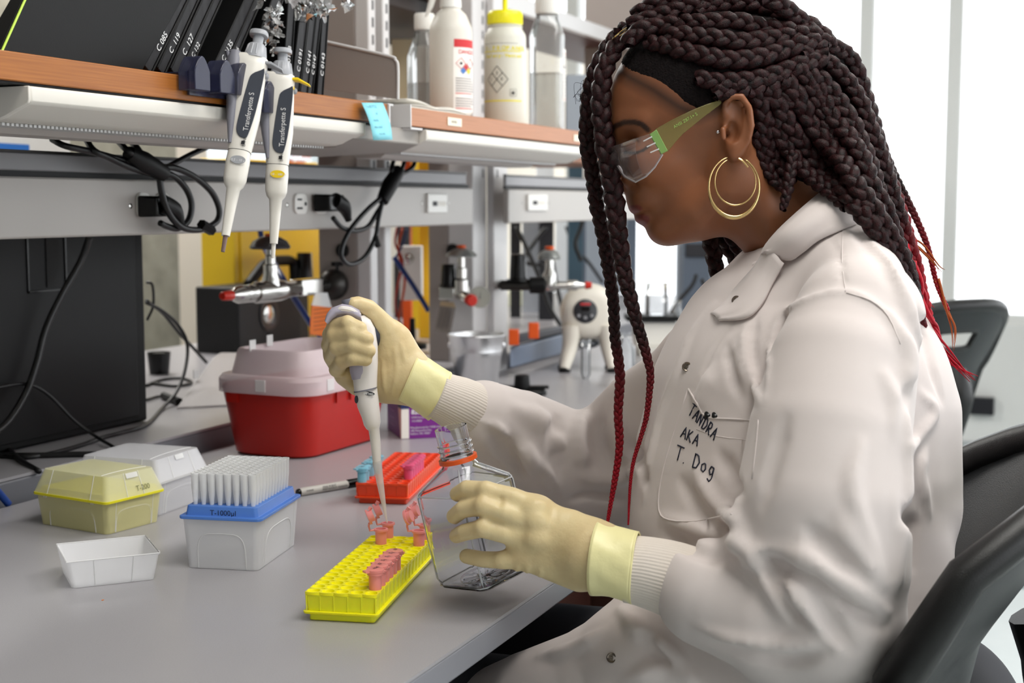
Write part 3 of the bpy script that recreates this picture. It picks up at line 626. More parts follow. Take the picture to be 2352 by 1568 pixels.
# ---- hanging pipettes and holder
hold=mat('smoke_plastic',(44,46,70),.15,alpha=.7); grip=mat('grip_grey',(122,122,132),.4); pipw=mat('pipette_white',(226,222,214),.32); dgr=mat('pipette_panel',(62,66,76),.35); lgr=mat('pipette_lightgrey',(160,162,168),.35)
hc=W(470,140,y=.915)
ph=thing('pipette_holder','smoky translucent pipette holder clipped over the cherry shelf edge','holder',(hc[0],.9,zS))
for i,px in enumerate((448,505,545,604)):
    c=W(px,172,y=.905); w_=.012 if i<3 else .008
    pts=[(c[0]-.014,.917,1.262),(c[0]-.014,.917,1.283)]+[(c[0]-.014+.028*t,.917,1.283+.016*math.sin(math.pi*t)) for t in np.linspace(0,1,9)[1:-1]]+[(c[0]+.014,.917,1.283),(c[0]+.014,.917,1.262)]
    if i==3: pts=[(p[0],p[1],p[2]-.016) for p in pts]
    build(MB().prism(pts,-Y,.022),'cradle',hold,ph,.001)
x0=W(432,190,y=.916)[0]; x1=W(552,210,y=.916)[0]
build(MB().box(x0,x1,.9145,.9175,1.258,1.284).box(x0,x1,.9145,.955,1.2815,1.2835),'clip_plate',hold,ph,.0006)
def pipette(axis,W2,label,accent,volume,hookc,held=False,side=None,front=None,gsx=1):
    """axis: function t->point along the pipette from plunger (0) to nozzle; side: direction of the finger hook; front: towards camera"""
    top,end=axis; d=nrm(end-top); L=np.linalg.norm(end-top)
    side=nrm(side-d*np.dot(side,d)); fr_=np.cross(d,side); 
    if np.dot(fr_,-FW)<0: fr_=-fr_
    p=thing('micropipette',label,'pipette',end if not held else top)
    def ring(t,a,b,off=0,n=24,pw=.8,offb=0):
        c=top+d*L*t+side*off+fr_*offb; A=np.linspace(0,2*math.pi,n,endpoint=False)
        cs,sn=np.cos(A),np.sin(A); cs=np.sign(cs)*abs(cs)**pw; sn=np.sign(sn)*abs(sn)**pw
        return c+np.outer(cs*a,side)+np.outer(sn*b,fr_)
    return p,ring,d,L,side,fr_
def hanging(tp,en,label,accm,volume,w=.0215,spout=None,side=-1):
    top=W(*tp,y=.895); end=W(*en,y=.895); sd=RT*1.0
    p,ring,d,L,s,f=pipette((top,end),w,label,accm,volume,None,False,sd)
    B=lambda R,name,mt,par=p,**k: build(MB().loft(R),name,mt,par,**k)
    B([ring(0,.0095,.0095),ring(.006,.0105,.0105),ring(.022,.0105,.0105),ring(.026,.006,.006)],'plunger_button',lgr)
    B([ring(.026,.006,.006),ring(.065,.0055,.0055)],'plunger_rod',lgr)
    B([ring(.062,.0085,.0085),ring(.068,.010,.010),ring(.115,.0125,.0125),ring(.13,.013,.013)],'dial_collar',lgr)
    m=MB()
    for a in np.linspace(0,2*math.pi,14,endpoint=False): m.tube([top+d*L*.07+s*.0102*math.cos(a)+f*.0102*math.sin(a),top+d*L*.12+s*.0127*math.cos(a)+f*.0127*math.sin(a)],.0008,4)
    build(m,'dial_ridges',lgr,p)
    # body
    B([ring(.118,.017,.011,-.006),ring(.128,.021,.0125,-.006),ring(.16,.0205,.013,-.005),ring(.22,.0195,.0135,-.004),ring(.40,.0165,.0135,.0),ring(.555,.0130,.0125,.0)],'body',pipw,ang=60)
    B([ring(.112,.0070,.0125,-.0215),ring(.15,.0098,.0148,-.0208),ring(.22,.0096,.0153,-.0188),ring(.30,.0086,.0153,-.0165),ring(.42,.0062,.0149,-.0130),ring(.53,.0030,.0132,-.0098)],'grip',grip,ang=60)
    B([ring(.17,.002,.009,-.026),ring(.12,.004,.012,-.030),ring(.115,.006,.010,-.020)],'finger_hook',grip)
    B([ring(.557,.0126,.0122),ring(.60,.0132,.0125),ring(.68,.0126,.012),ring(.705,.0108,.0105),ring(.722,.0075,.0075),ring(.80,.0062,.0062),ring(.90,.0050,.0050),ring(.93,.0046,.0046)],'shaft',pipw,ang=60)
    B([ring(.553,.0129,.0124),ring(.557,.0129,.0124)],'seam',ink)
    B([ring(.93,.0026,.0026),ring(1.0,.0021,.0021)],'nozzle',pipw if side>0 else mat('nozzle_tan',(118,96,92),.4))
    # dark thumb panel with scale
    def P(t,a,o=.0): return top+d*L*t+s*a+f*(.0138+o)
    pts=[(.195,.012),(.215,.0035),(.25,.0),(.40,-.004),(.47,-.0045),(.50,.0),(.505,.006),(.49,.0095),(.38,.0140),(.20,.0165)]
    build(MB().prism([P(t,a,-.0012) for t,a in spline(np.array(pts+[pts[0]]),3)[:-1]],f,.0016),'thumb_panel',dgr,p,.0004)
    text('Transferpette S',.0085,wht_ink,P(.475,.009,.0007),-d,-s*1,p,sx=.85)
    text('BRAND',.0048,ink,P(.545,.0085,.0002),-d+s*.0,-s,p) ; 
    build(MB().box(0,.004,0,.004,0,.0002,np.vstack([np.column_stack([s,-d,f,P(.535,.0035,.0002)]),[0,0,0,1]])),'emblem',ink,p)
    build(MB().prism([P(.605+.018*math.sin(a),.003+.0085*math.cos(a),-.0006) for a in np.linspace(0,2*math.pi,20,endpoint=False)],f,.0009),'volume_badge',accm,p)
    text(volume,.0040,wht_ink,P(.612,-.0045,.0005),s,-d,p)
    # ejector lever
    hook=hookm[0] if side<0 else accm
    e0=top+d*L*.155+s*.010
    build(MB().loft([e0-s*.004-d*.004+np.outer([-1,1,1,-1],f*.006)*1+np.outer([0,0,1,1],d*.003),e0+s*.010-d*.004+np.outer([-1,1,1,-1],f*.007)+np.outer([0,0,1,1],d*.0035),e0+s*.024+d*.003+np.outer([-1,1,1,-1],f*.0055)+np.outer([0,0,1,1],d*.002)]),'ejector_button',hook,p,.0008)
    build(MB().loft([ring(.16,.0045,.006,.010),ring(.195,.003,.005,.0135)]),'ejector_stem',hook,p)
    build(MB().ell(top+d*L*.2+s*.0165,(.0028,.0028,.0038),10),'ejector_knob',lgr,p)
    return p
hookm=[lgr]
yel_acc=mat('accent_yellow',(240,205,20),.35)
hanging((596,73),(512,578),'hanging pipette with grey push button, left of the two on the shelf edge',lgr,'0,5 - 10 µl',side=-1)
hanging((650,112),(627,593),'hanging pipette with yellow push button, right of the two on the shelf edge',yel_acc,'10 - 100 µl',side=1)
# ---- blue sticky note, shelf labels
q=[W(830,236,y=.914),W(879,236,y=.914),W(901,321,y=.900),W(857,322,y=.902)]
st=thing('sticky_note','light blue handwritten sticky note hanging from the shelf edge','note',W(860,240,y=.914))
m=MB(); g=6; vs=[]
for i in range(g):
    t=i/(g-1)
    for j in range(4):
        s_=j/3; vs.append((q[0]*(1-s_)+q[1]*s_)*(1-t)+(q[3]*(1-s_)+q[2]*s_)*t-Y*.003*math.sin(t*3.1))
m.add(vs,[(i*4+j,i*4+j+1,(i+1)*4+j+1,(i+1)*4+j) for i in range(g-1) for j in range(3)])
o=build(m,'paper_sheet',mat('note_blue',(140,216,230),.7),st); o.modifiers.new('thick','SOLIDIFY').thickness=.0004
nrm_=nrm(np.cross(q[1]-q[0],q[0]-q[3])); nrm_*= -1 if nrm_[1]>0 else 1
pencil=mat('pencil',(96,150,170),.7)
for i,(s,ox) in enumerate((('? x BOTTLE',.10),('of',.42),('media',.20),('was used',.16),('x x xx',.34))):
    t=.14+.18*i; a=(q[0]*(1-t)+q[3]*t); b_=(q[1]*(1-t)+q[2]*t); text(s,.0058,pencil,a+(b_-a)*ox-Y*(.0006+.003*math.sin(t*3.1))+nrm_*.0004,b_-a,q[0]-q[3],st)
def slabel(px0,px1,py,s,label,z_):
    a=W(px0,py,y=.9195); b_=W(px1,py,y=.9195); t=thing('shelf_label',label,'label',(a+b_)/2)
    build(MB().box(a[0],b_[0],.9190,.9196,z_-.0062,z_+.0062),'card',mat('label_card',(232,224,205),.6),t,.0002)
    if s: text(s,.0056,mat('label_ink',(70,55,40),.6),((a[0]*.75+b_[0]*.25),.9188,z_-.002),X,Z,t)
slabel(1028,1060,262,'WATER','small cream label reading WATER on the right shelf edge',zW+.0135)
slabel(1318,1340,297,'1%','small cream label on the shelf edge beside the front braid',zW+.0125)
# ================================================================ on the right shelf: papers and bottles
zT=zS+.0005
pp=thing('paper_stack','stack of wavy papers lying under the spray bottle','papers',(W(1000,225,y=1.0)[0],1.0,zS))
x0=xs2+.003; x1=W(1086,240,y=.925)[0]
for i in range(6):
    vs=[]; n_=14
    for a in range(n_):
        xx=x0+.004+(x1-x0-.004)*a/(n_-1)
        for yy in (.925+.002*(i%3),1.14): vs.append((xx-.003*(i%2),yy,zT+.0009*i+.0016*i*abs(math.sin(a*.5+.4))*.5+.0002+(.006 if i>3 else 0)*max(0,1-a/6)))
    m=MB().add(vs,[(2*a,2*a+2,2*a+3,2*a+1) for a in range(n_-1)]); o=build(m,'sheet',paper,pp); o.modifiers.new('t','SOLIDIFY').thickness=.0008
def bottle_pos(px,py,yy): c=W(px,py,y=yy); return V3(c[0],yy,zT)
cloudy=mat('cloudy_hdpe',(214,209,200),.42,sss=.0,bump=(200,.05,.001)); cloudy2=mat('cloudy_yellowish',(212,210,198),.42)
# spray bottle
c=bottle_pos(1036,215,1.02); c[2]+=.011; s_=W(1036,240,y=1.02); D=np.dot(s_-CAM,FW); k_=D/3200
sp=thing('spray_bottle','cloudy white spray bottle with a red DANGER label on the papers','bottle',c)
R=49*k_; top=W(1036,0,y=1.02)[2]; hh=W(1036,22,y=1.02)[2]-c[2]
build(MB().lathe(c,Z,[(R*.96,0),(R,.004),(R,hh*.78),(R*.97,hh*.83),(R*.72,hh*.95),(R*.46,hh*1.0),(R*.46,hh+.006)],40),'bottle_body',cloudy,sp,ang=50)
build(MB().lathe(c+Z*(hh+.002),Z,[(R*.50,0),(R*.50,.008),(R*.46,.02),(R*.40,.055)],28),'spray_collar',white_p,sp)
hd=c+Z*(hh+.05); sdx=-RT
build(MB().tube([hd+RT*.02,hd+sdx*.02,hd+sdx*.045],[.015,.013,.008],12),'spray_head',white_p,sp)
build(MB().tube([hd+sdx*.022-Z*.002,hd+sdx*.026-Z*.02,hd+sdx*.034-Z*.045+Z*.0,hd+sdx*.042-Z*.062],[.006,.0055,.005,.002],10,smooth=4),'trigger',white_p,sp)
def wrap_label(c,R,a0,a1,z0,z1,mt,par,name,n=14):
    """label patch on a cylinder; angles from the camera direction, positive to the right"""
    base=math.atan2(-(c[1]-CAM[1]),-(c[0]-CAM[0])); vs=[]
    for i in range(n):
        a=base+math.radians(a0+(a1-a0)*i/(n-1)); vs+=[(c[0]+R*math.cos(a),c[1]+R*math.sin(a),c[2]+z) for z in (z0,z1)]
    return build(MB().add(vs,[(2*i,2*i+2,2*i+3,2*i+1) for i in range(n-1)]),name,mt,par,ang=180)
def on_cyl(c,R,a,z):
    base=math.atan2(-(c[1]-CAM[1]),-(c[0]-CAM[0])); b=base+math.radians(a); p=V3(c[0]+R*math.cos(b),c[1]+R*math.sin(b),c[2]+z); return p,V3(-math.sin(b),math.cos(b),0)
def cyl_text(s,size,mt,c,R,a,z,par,step=None,bold=0):
    for ch in s:                              # letters follow the curve one by one
        if ch!=' ':
            p,t=on_cyl(c,R,a,z); text(ch,size,mt,p,t,Z,par,bold=bold)
        a+=math.degrees((step or size*.62)/R)
lab=wrap_label(c,R+.0003,6,88,.004,hh*.70,mat('label_white',(240,236,230),.5),sp,'label')
lred=mat('label_red',(200,40,45),.5); wrap_label(c,R+.0006,8,84,hh*.625,hh*.70,lred,sp,'label_band')
cyl_text('DANGER',.0098,mat('label_pink',(205,70,75),.5),c,R+.0007,20,hh*.565,sp,.0068,.0001)
def diamond_on(c,R,a,z,r,mt,par,fill=True,w=.0005):
    pts=[]
    for (u,v) in ((r,0),(0,r),(-r,0),(0,-r),(r,0)): p,_=on_cyl(c,R+.0009,a+math.degrees(u/R),z+v); pts.append(p)
    if fill:
        o,_=on_cyl(c,R+.0009,a,z); build(MB().add(pts[:4]+[o],[(0,1,4),(1,2,4),(2,3,4),(3,0,4)]),'hazard_diamond',mt,par)
    else: build(MB().tube(pts,w,4),'hazard_frame',mt,par)
diamond_on(c,R,28,hh*.475,.009,lred,sp,False); diamond_on(c,R,28,hh*.475,.003,ink,sp)
diamond_on(c,R,62,hh*.475,.009,lred,sp,False)
for (u,v,mm_) in ((0,.0062,mat('nfpa_red',(190,50,50),.5)),(-.0062,0,mat('nfpa_blue',(70,120,190),.5)),(.0062,0,mat('nfpa_yellow',(220,200,60),.5))):
    diamond_on(c,R,44+math.degrees(u/R),hh*.405+v,.0058,mm_,sp)
for i in range(13):
    z_=hh*.33-i*hh*.0235; rd=i in (6,12); 
    if i==7: continue
    wrap_label(c,R+.0006,12,70+(i*37%17)-(20 if i==11 else 0),z_,z_+.0016,lred if rd else mat('print_grey',(105,100,105),.6),sp,'print_line',8)
# squeeze bottle with yellow cap
c=bottle_pos(1160,256,.985); s_=W(1160,256,y=.985); D=np.dot(s_-CAM,FW); k_=D/3200
wb=thing('wash_bottle','squeeze wash bottle with yellow cap and black hazard diamond','bottle',c); R=48*k_
hz=lambda py: W(1160,py,y=.985)[2]-c[2]
build(MB().lathe(c,Z,[(R*.96,0),(R,.004),(R,hz(90)),(R*.97,hz(80)),(R*.84,hz(70)),(R*.80,hz(66)),(R*.84,hz(62)),(R*.78,hz(60)),(R*.78,hz(54))],40),'bottle_body',cloudy2,wb,ang=50)
ycap=mat('cap_yellow',(238,228,20),.35)
build(MB().lathe(c,Z,[(R*.82,hz(58)),(R*.83,hz(56)),(R*.83,hz(32)),(R*.76,hz(27))],36),'cap',ycap,wb,ang=35)
m=MB()
for a in np.linspace(0,2*math.pi,60,endpoint=False): m.tube([c+V3(R*.832*math.cos(a),R*.832*math.sin(a),hz(56)),c+V3(R*.832*math.cos(a),R*.832*math.sin(a),hz(34))],.0006,4)
build(m,'cap_knurl',ycap,wb)
build(MB().tube([c+Z*hz(28),c+Z*hz(-10),c+Z*hz(-60)],.0045,12),'spout',ycap,wb)
yi=mat('print_yellow',(232,218,50),.5)
cyl_text('2-PROPANOL',.0105,yi,c,R+.0004,-62,hz(120),wb,.0086,.0002); cyl_text('Safety-Vented',.0085,yi,c,R+.0004,-60,hz(136),wb,.0056,.0003)
wrap_label(c,R+.0004,-75,48,hz(123.5),hz(121.5),yi,wb,'print_line'); wrap_label(c,R+.0004,-75,50,hz(236),hz(233),yi,wb,'print_line')
wrap_label(c,R+.0004,-70,38,hz(104.5),hz(103.8),mat('print_grey',(105,100,105),.6),wb,'print_line')
def bigdia(a,z,r,w):
    def P(u,v): return on_cyl(c,R+.0006,a+math.degrees(u/R),z+v)[0]
    m=MB()
    for (A,B) in (((r*.86,0),(0,r)),((0,r),(-r*.86,0)),((-r*.86,0),(0,-r)),((0,-r),(r*.86,0)),((r*.43,r*.5),(-r*.43,-r*.5)),((-r*.43,r*.5),(r*.43,-r*.5))):
        m.tube([P(A[0]*(1-t)+B[0]*t,A[1]*(1-t)+B[1]*t) for t in np.linspace(0,1,7)],w,4)
    build(m,'hazard_diamond',ink,wb); 
    for s,u,v in (('3',0,r*.35),('0',r*.38,-r*.1),('1',-r*.5,-r*.1)):
        p,t=on_cyl(c,R+.0008,a+math.degrees((u-.002)/R),z+v); text(s,.008,ink,p,t,Z,wb)
bigdia(-22,hz(186),.023,.00045)
p,t=on_cyl(c,R+.0006,14,hz(224)); m=MB().tube([p,p+t*.011,p+t*.011+Z*.012,p+Z*.012,p],.0003,4); build(m,'hazard_frame',ink,wb)
build(MB().prism([p+t*.0055+t*math.cos(a)*(.0035 if i%2 else .002)+Z*(.0055+math.sin(a)*(.0035 if i%2 else .002)) for i,a in enumerate(np.linspace(0,2*math.pi,12,endpoint=False))],nrm(np.cross(t,Z)),.0003),'flame_mark',ink,wb)
# clear square bottles
clr=thinclear('clear_bottle',(226,228,226),1.0,.16,.06); liq=thinclear('clear_liquid',(205,208,204),.7,.22,.1)
def sqbottle(px,py,yy,w,dpt,py_sh,py_neck,py_cap0,py_cap1,label,capw,rot=0):
    c=bottle_pos(px,py,yy); D=np.dot(W(px,py,y=yy)-CAM,FW); k_=D/3200; hz=lambda q: W(px,q,y=yy)[2]-c[2]
    t=thing('square_bottle',label,'bottle',c); M=rotM(rot,c); w*=k_; dpt*=k_
    build(MB().loft([sq(0,0,0,w*.94,dpt*.94,.008,M),sq(0,0,.004,w,dpt,.010,M),sq(0,0,hz(py_sh),w,dpt,.010,M),sq(0,0,hz(py_sh)+.006,w*.96,dpt*.96,.012,M),sq(0,0,hz(py_neck),capw*k_*.95,capw*k_*.95,capw*k_*.4,M),sq(0,0,hz(py_neck)+.012,capw*k_*.95,capw*k_*.95,capw*k_*.4,M)]),'bottle_body',clr,t)
    build(MB().loft([sq(0,0,.003,w*.95,dpt*.95,.008,M),sq(0,0,hz(py_sh)*.62,w*.95,dpt*.95,.008,M)]),'liquid',liq,t)
    build(MB().lathe(c,Z,[(capw*k_*.5,hz(py_cap0)),(capw*k_*.52,hz(py_cap0)+.002),(capw*k_*.52,hz(py_cap1)-.002),(capw*k_*.48,hz(py_cap1))],32),'cap',white_p,t)
    m=MB()
    for a in np.linspace(0,2*math.pi,36,endpoint=False): m.tube([c+V3(capw*k_*.52*math.cos(a),capw*k_*.52*math.sin(a),hz(py_cap0)+.003),c+V3(capw*k_*.52*math.cos(a),capw*k_*.52*math.sin(a),hz(py_cap1)-.003)],.0006,4)
    build(m,'cap_knurl',white_p,t)
    return t,c,M,w,dpt,hz
t,c,M,w_,dp,hz=sqbottle(1256,262,1.03,62,72,82,40,33,-8,'clear square bottle with white cap and a tall label, beside the braids',52,math.radians(6))
# its tall label hangs on the side facing the camera at the right
lb_x=w_/2
for nm,mt_,z0,z1,e in (('label',mat('label_white',(240,236,230),.5),hz(232),hz(112),.0004),):
    build(MB().box(w_/2*.30,w_/2*.96,-dp/2-e,-dp/2,z0,z1,M),nm,mt_,t)
for i in range(14):
    z_=hz(228-i*8); build(MB().box(w_/2*.38,w_/2*(.9-.02*(i*7%5)),-dp/2-.0008,-dp/2-.0004,z_,z_+(.004 if i==9 else .0012),M),'print_line',lred if i in (0,13) else mat('print_grey',(105,100,105),.6),t)
sqbottle(976,225,1.14,66,66,130,75,70,32,'clear square bottle with white cap behind the spray bottle',44)
# ================================================================ cables on the raceway
def P(px,py,y=None,D=None,x=None,z=None): return W(px,py,D=D,x=x,y=y,z=z)
cab=mat('cable_black',(20,20,22),.38)
def cable(pts,r,name='cable',label=None,cat='cable',par=None,mt=None,k=6):
    m=MB().tube([np.array(p) for p in pts],r,8,smooth=k); o=build(m,name,mt or cab,par,ang=180)
    if label: tag(o,label,cat)
    return o
def pts(l,y): return [P(a,b,y=(c[0] if c else y)) for a,b,*c in l]
k1=thing('looped_cable','black power cord bundled in loops left of the hanging pipettes','power cord',P(340,475,y=1.19))
cable(pts([(120,320,1.19),(150,335),(210,348),(262,362),(305,372),(350,388)],1.165),.0042,'cord',par=k1)
cable(pts([(195,315,1.19),(215,345),(250,362),(300,385),(350,400)],1.160),.0042,'cord',par=k1)
cable(pts([(270,322,1.19),(292,345),(320,365)],1.155),.0042,'cord',par=k1); cable(pts([(298,322,1.19),(315,340),(330,360)],1.158),.0042,'cord',par=k1)
cable(pts([(360,395),(395,378),(432,358),(475,338,1.18)],1.175),.0042,'cord',par=k1)
cable(pts([(365,385),(400,385),(445,405),(485,440),(503,478),(500,505),(480,520),(450,528),(415,520),(388,490),(372,445),(366,405)],1.160),.0045,'cord',par=k1)
cable(pts([(368,395),(400,405),(428,435),(440,470),(433,505),(410,524),(385,520),(368,512)],1.168),.0045,'cord',par=k1)
build(MB().tube([P(295,352,y=1.158),P(330,372,y=1.156),P(375,398,y=1.158)],[.010,.014,.0115],10),'cord_wrap',blackr,k1,ang=60)
build(MB().tube([P(462,515,y=1.158),P(487,530,y=1.158)],.0075,6),'cord_tie',black_m,k1)
def plug(px,py,par,s=1):
    c=P(px,py,y=1.195); hx=(P(px+20,py,y=1.195)[0]-P(px-20,py,y=1.195)[0])/2
    build(MB().loft([[(c[0]+dx*hx,1.196,c[2]+dz*.0145*s) for dx,dz in ((-1,-1),(1,-1),(1,1),(-1,1))],[(c[0]+dx*hx*.85+.004,1.168,c[2]+dz*.0135*s) for dx,dz in ((-1,-1),(1,-1),(1,1),(-1,1))]]),'plug_body',blackg,par,.003,seg=3)
    a=c+V3(.004,-.022,0); build(MB().tube([a+V3(-.002,0,.004),a+V3(.022,-.004,-.006),a+V3(.036,-.004,-.026)],[.0140,.0125,.0062],12,smooth=4),'strain_relief',blackr,par)
    for i in range(4): build(MB().tube([a+V3(.030+.0022*i,-.004,-.016-.0038*i),a+V3(.031+.0022*i,-.004,-.0178-.0038*i)],.0078-.0006*i,10),'relief_rib',blackr,par)
plug(336,474,k1)
k2=thing('looped_cable','black power cord looped below the raceway, near the middle of the shelf','power cord',P(735,468,y=1.19))
plug(740,466,k2)
cable(pts([(765,500),(785,522),(815,530),(845,520),(865,490),(885,455),(895,425)],1.165),.0042,'cord',par=k2)
cable(pts([(880,450),(845,480),(810,520),(788,560),(785,592),(805,607),(838,590),(862,545),(870,500),(882,450)],1.160),.0042,'cord',par=k2)
for a,b in ((908,900),(932,905),(955,912)): cable(pts([(a,355,1.175),(a-8,385),(b,405),(893,430)],1.162),.0042,'cord',par=k2)
build(MB().tube([P(915,392,y=1.160),P(895,425,y=1.158),P(878,462,y=1.160)],[.012,.0145,.011],10),'cord_wrap',blackr,k2,ang=60)
build(MB().tube([P(862,545,y=1.158),P(868,565,y=1.158)],.006,6),'cord_tie',black_m,k2)
# ================================================================ on the back bench, left
mn=thing('monitor_housing','large black equipment housing seen from behind, under the raceway at left','monitor',P(200,1000,y=1.43))
xr_=P(334,760,y=1.41)[0]; mb=mat('housing_black',(10,10,11),.55,spec=.25,bump=(700,.08,.0004))
build(MB().box(.9,xr_,1.41,1.50,zK+.001,1.19),'housing',mb,mn,.004)
build(MB().box(.9,xr_-.025,1.407,1.41,zK+.012,1.19),'back_panel',mat('panel_black',(13,13,14),.5,spec=.25),mn,.002)
def rectf(px0,px1,py0,py1,yy,t,name,mt):
    a=P(px0,py1,y=yy); b=P(px1,py0,y=yy); m=MB(); x0,x1,z0,z1=a[0],b[0],a[2],b[2]
    m.box(x0,x0+t,yy-.002,yy,z0,z1).box(x1-t,x1,yy-.002,yy,z0,z1).box(x0,x1,yy-.002,yy,z0,z0+t); return build(m,name,mt,mn,.0006)
rectf(63,148,480,674,1.407,.004,'recess_frame',blackg)
a=P(108,660,y=1.4065); b=P(136,500,y=1.4065); build(MB().box(a[0],b[0],1.4055,1.4075,a[2],b[2]),'slot',mat('void_black',(6,6,6),.7),mn)
thinc=.0032
cable([P(205,545,y=1.36),P(185,600,y=1.37),P(140,680,y=1.38),P(105,755,y=1.385),P(85,830,y=1.385),P(60,900,y=1.38),P(20,965,y=1.36),P(-20,1000,y=1.34)],.005,'flat_cable','thick black cable running down the back of the monitor housing')
cable([P(-10,890,y=1.39),P(60,882,y=1.39),P(110,905,y=1.385),P(170,965,y=1.37),P(225,1005,y=1.34),P(268,1030,z=zK+.003)],.0025,'thin_cable','thin black cable slanting down to the clear tip box')
zk=zK+.0035
cable([P(-10,1045,z=zk),P(60,1050,z=zk),P(120,1040,z=zk),P(180,1024,z=zk),P(235,1005,z=zk),P(280,993,z=zk),P(335,975,z=zk),P(372,938,z=zk+.0),P(405,900,D=2.45),P(425,850,D=2.5),P(430,790,D=2.55),P(408,745,D=2.55),P(370,712,D=2.5),P(336,695,D=2.45)],.0032,'thin_cable','thin black cable looping from the bench up behind the monitor housing')
cable([P(-10,1046,z=zk),P(80,1046,z=zk),P(160,1044,z=zk),P(222,1043,z=zk)],.0045,'flat_cable','straight black cable along the front lip of the back bench')
cable([P(-10,1003,z=zk),P(20,1030,z=zk),P(45,1055,z=zk),P(90,1082,y=1.272)],.0038,'flat_cable','short black cable dropping over the bench lip at far left')
cable([P(336,648,D=2.5),P(350,655,D=2.5),P(352,700,D=2.5),P(338,735,D=2.5)],.0026,'thin_cable','small curl of black cable beside the monitor housing edge')
cable([P(336,690,D=2.5),P(375,720,D=2.55),P(412,765,D=2.6),P(445,800,D=2.65),P(474,832,D=2.7)],.0032,'thin_cable','black cable slanting down towards the leaning clear panel')
cable([P(336,885,z=zk),P(370,872,z=zk),P(415,868,z=zk),P(440,878,z=zk),P(405,886,z=zk),P(350,880,z=zk)],.003,'thin_cable','black cable coiled flat on the back bench beside the housing')
cable([P(336,918,z=zk),P(365,910,z=zk),P(385,912,z=zk)],.0026,'thin_cable','black usb lead on the back bench')
tag(build(MB().tube([P(376,908,z=zk+.003),P(412,922,z=zk+.003)],.007,8),'usb_plug',black_m),'black usb plug lying beside the leaning clear panel','plug')
c=P(366,858,z=zK); cp=thing('black_cup','short black cup on the back bench beside the housing','cup',c); kk=2.88/3200
build(MB().lathe(c,Z,[(22*kk,0),(27*kk,50*kk),(24*kk,50*kk),(20*kk,4*kk)],28),'cup_body',blackg,cp); build(MB().lathe(c,Z,[(23.5*kk,46*kk),(10*kk,49*kk)],24),'cup_lid',darkm,cp)
cable([P(-12,1120,y=1.27),P(5,1140,y=1.268),P(20,1158,y=1.266)],.005,'blue_cable','bright blue cable dipping into the gap at the far left','cable',None,mat('cable_blue',(30,70,150),.4))
# white box with blue label seen through the gap above the raceway
wb_=thing('white_box','white box with a blue patch behind the raceway, far left','box',P(60,352,y=2.0)); a=P(-80,352,y=2.0); b=P(116,300,y=2.0)
build(MB().box(a[0],b[0],1.95,2.08,zK,b[2]),'carton',white_p,wb_,.003); a2=P(66,332,y=1.949); build(MB().box(a[0],a2[0],1.947,1.95,a2[2]-.05,a2[2]),'blue_patch',mat('blue_patch',(20,110,200),.5),wb_,.001)
# yellow cabinet
yc=thing('yellow_cabinet','yellow metal safety cabinet standing behind the valves','cabinet',P(640,790,y=2.06)); ym=mat('safety_yellow',(236,196,38),.4)
x0=P(541,700,y=1.99)[0]; x1=P(735,700,y=1.99)[0]
build(MB().box(x0,x1,1.99,2.09,zK+.001,1.255),'carcass',ym,yc,.004); xd_=P(556,700,y=1.985)[0]; build(MB().box(xd_,x1-.003,1.984,1.99,zK+.01,1.25),'door',ym,yc,.002)
orp=mat('orange_print',(232,110,30),.5); text('FLAMMABLE',.030,orp,P(640,358,y=1.983),X,Z,yc,bold=.001); text('KEEP FIRE AWAY',.018,orp,P(640,375,y=1.983),X,Z,yc,bold=.001)
# black instrument block with handle in front of it
ib=thing('instrument_block','black instrument block with round port and carry handle before the yellow cabinet','instrument',P(640,795,y=1.88)); dk=mat('block_black',(30,30,32),.5,spec=.3)
x0=P(548,720,y=1.84)[0]; x1=P(692,720,y=1.84)[0]; x2=P(708,720,y=1.84)[0]; zt=P(600,656,y=1.84)[2]
build(MB().box(x0,x1,1.84,1.96,zK,zt),'body',dk,ib,.004); build(MB().box(x1,x1+.045,1.845,1.95,zK,zt-.02),'side_block',mat('block_black_side',(26,26,28),.5),ib,.004)
c=P(618,722,y=1.839); build(MB().lathe(c,-Y,[(.040,-.001),(.040,.002),(.033,.003),(.024,-.0)],32),'port_ring',mat('port_dark',(20,20,20),.3),ib); build(MB().lathe(c+Y*.0008,-Y,[(.024,0),(.018,.002),(.006,.0032)],28),'port_lens',chrome,ib)
c=P(618,768,y=1.839); build(MB().cyl(c,c-Y*.002,.006),'screw_hole',ink,ib)
cable([P(570,655,y=1.88),P(590,628,y=1.88),P(612,604,y=1.88),P(650,598,y=1.88),P(672,602,y=1.88),P(676,630,y=1.88),P(676,655,y=1.88)],.013,'carry_handle',par=ib,mt=black_m)
c=P(700,655,y=1.86); build(MB().lathe(c,Z,[(.030,0),(.030,.012),(.022,.014),(.019,.080),(.017,.083)],24),'knob_tower',blackg,ib)
# gas valves on the divider panels
def valve(label,base,arm,ax,with_knob=True,gauge=False):
    return None
gt=thing('gas_valve','chrome tee gas valve with red tip and domed handle, before the yellow cabinet','gas valve',P(775,655,x=xa))
zc=P(775,655,x=xa)[2]+.002; yc_=P(775,655,x=xa)[1]
def on(px): 
    r=ray(px,665); A=np.array([[r[0],1],[r[1],0]]); t=(yc_-0)/r[1]; return V3(CAM[0]+r[0]*t,yc_,zc)
a=on(775); 
build(MB().ell(a-X*.016,(.026,.030,.030),28),'escutcheon',darkm,gt); 
build(MB().cyl(on(750),on(728),.011,.011),'connector',darkm,gt,.001)
def AX(p0,prof,name,mt): return build(MB().lathe(on(p0),-X,prof,24),name,mt,gt)
q=lambda p: on(728)[0]-on(p)[0]
build(MB().box(on(680)[0],on(728)[0],yc_-.014,yc_+.014,zc-.014,zc+.016),'square_block',chrome,gt,.002)
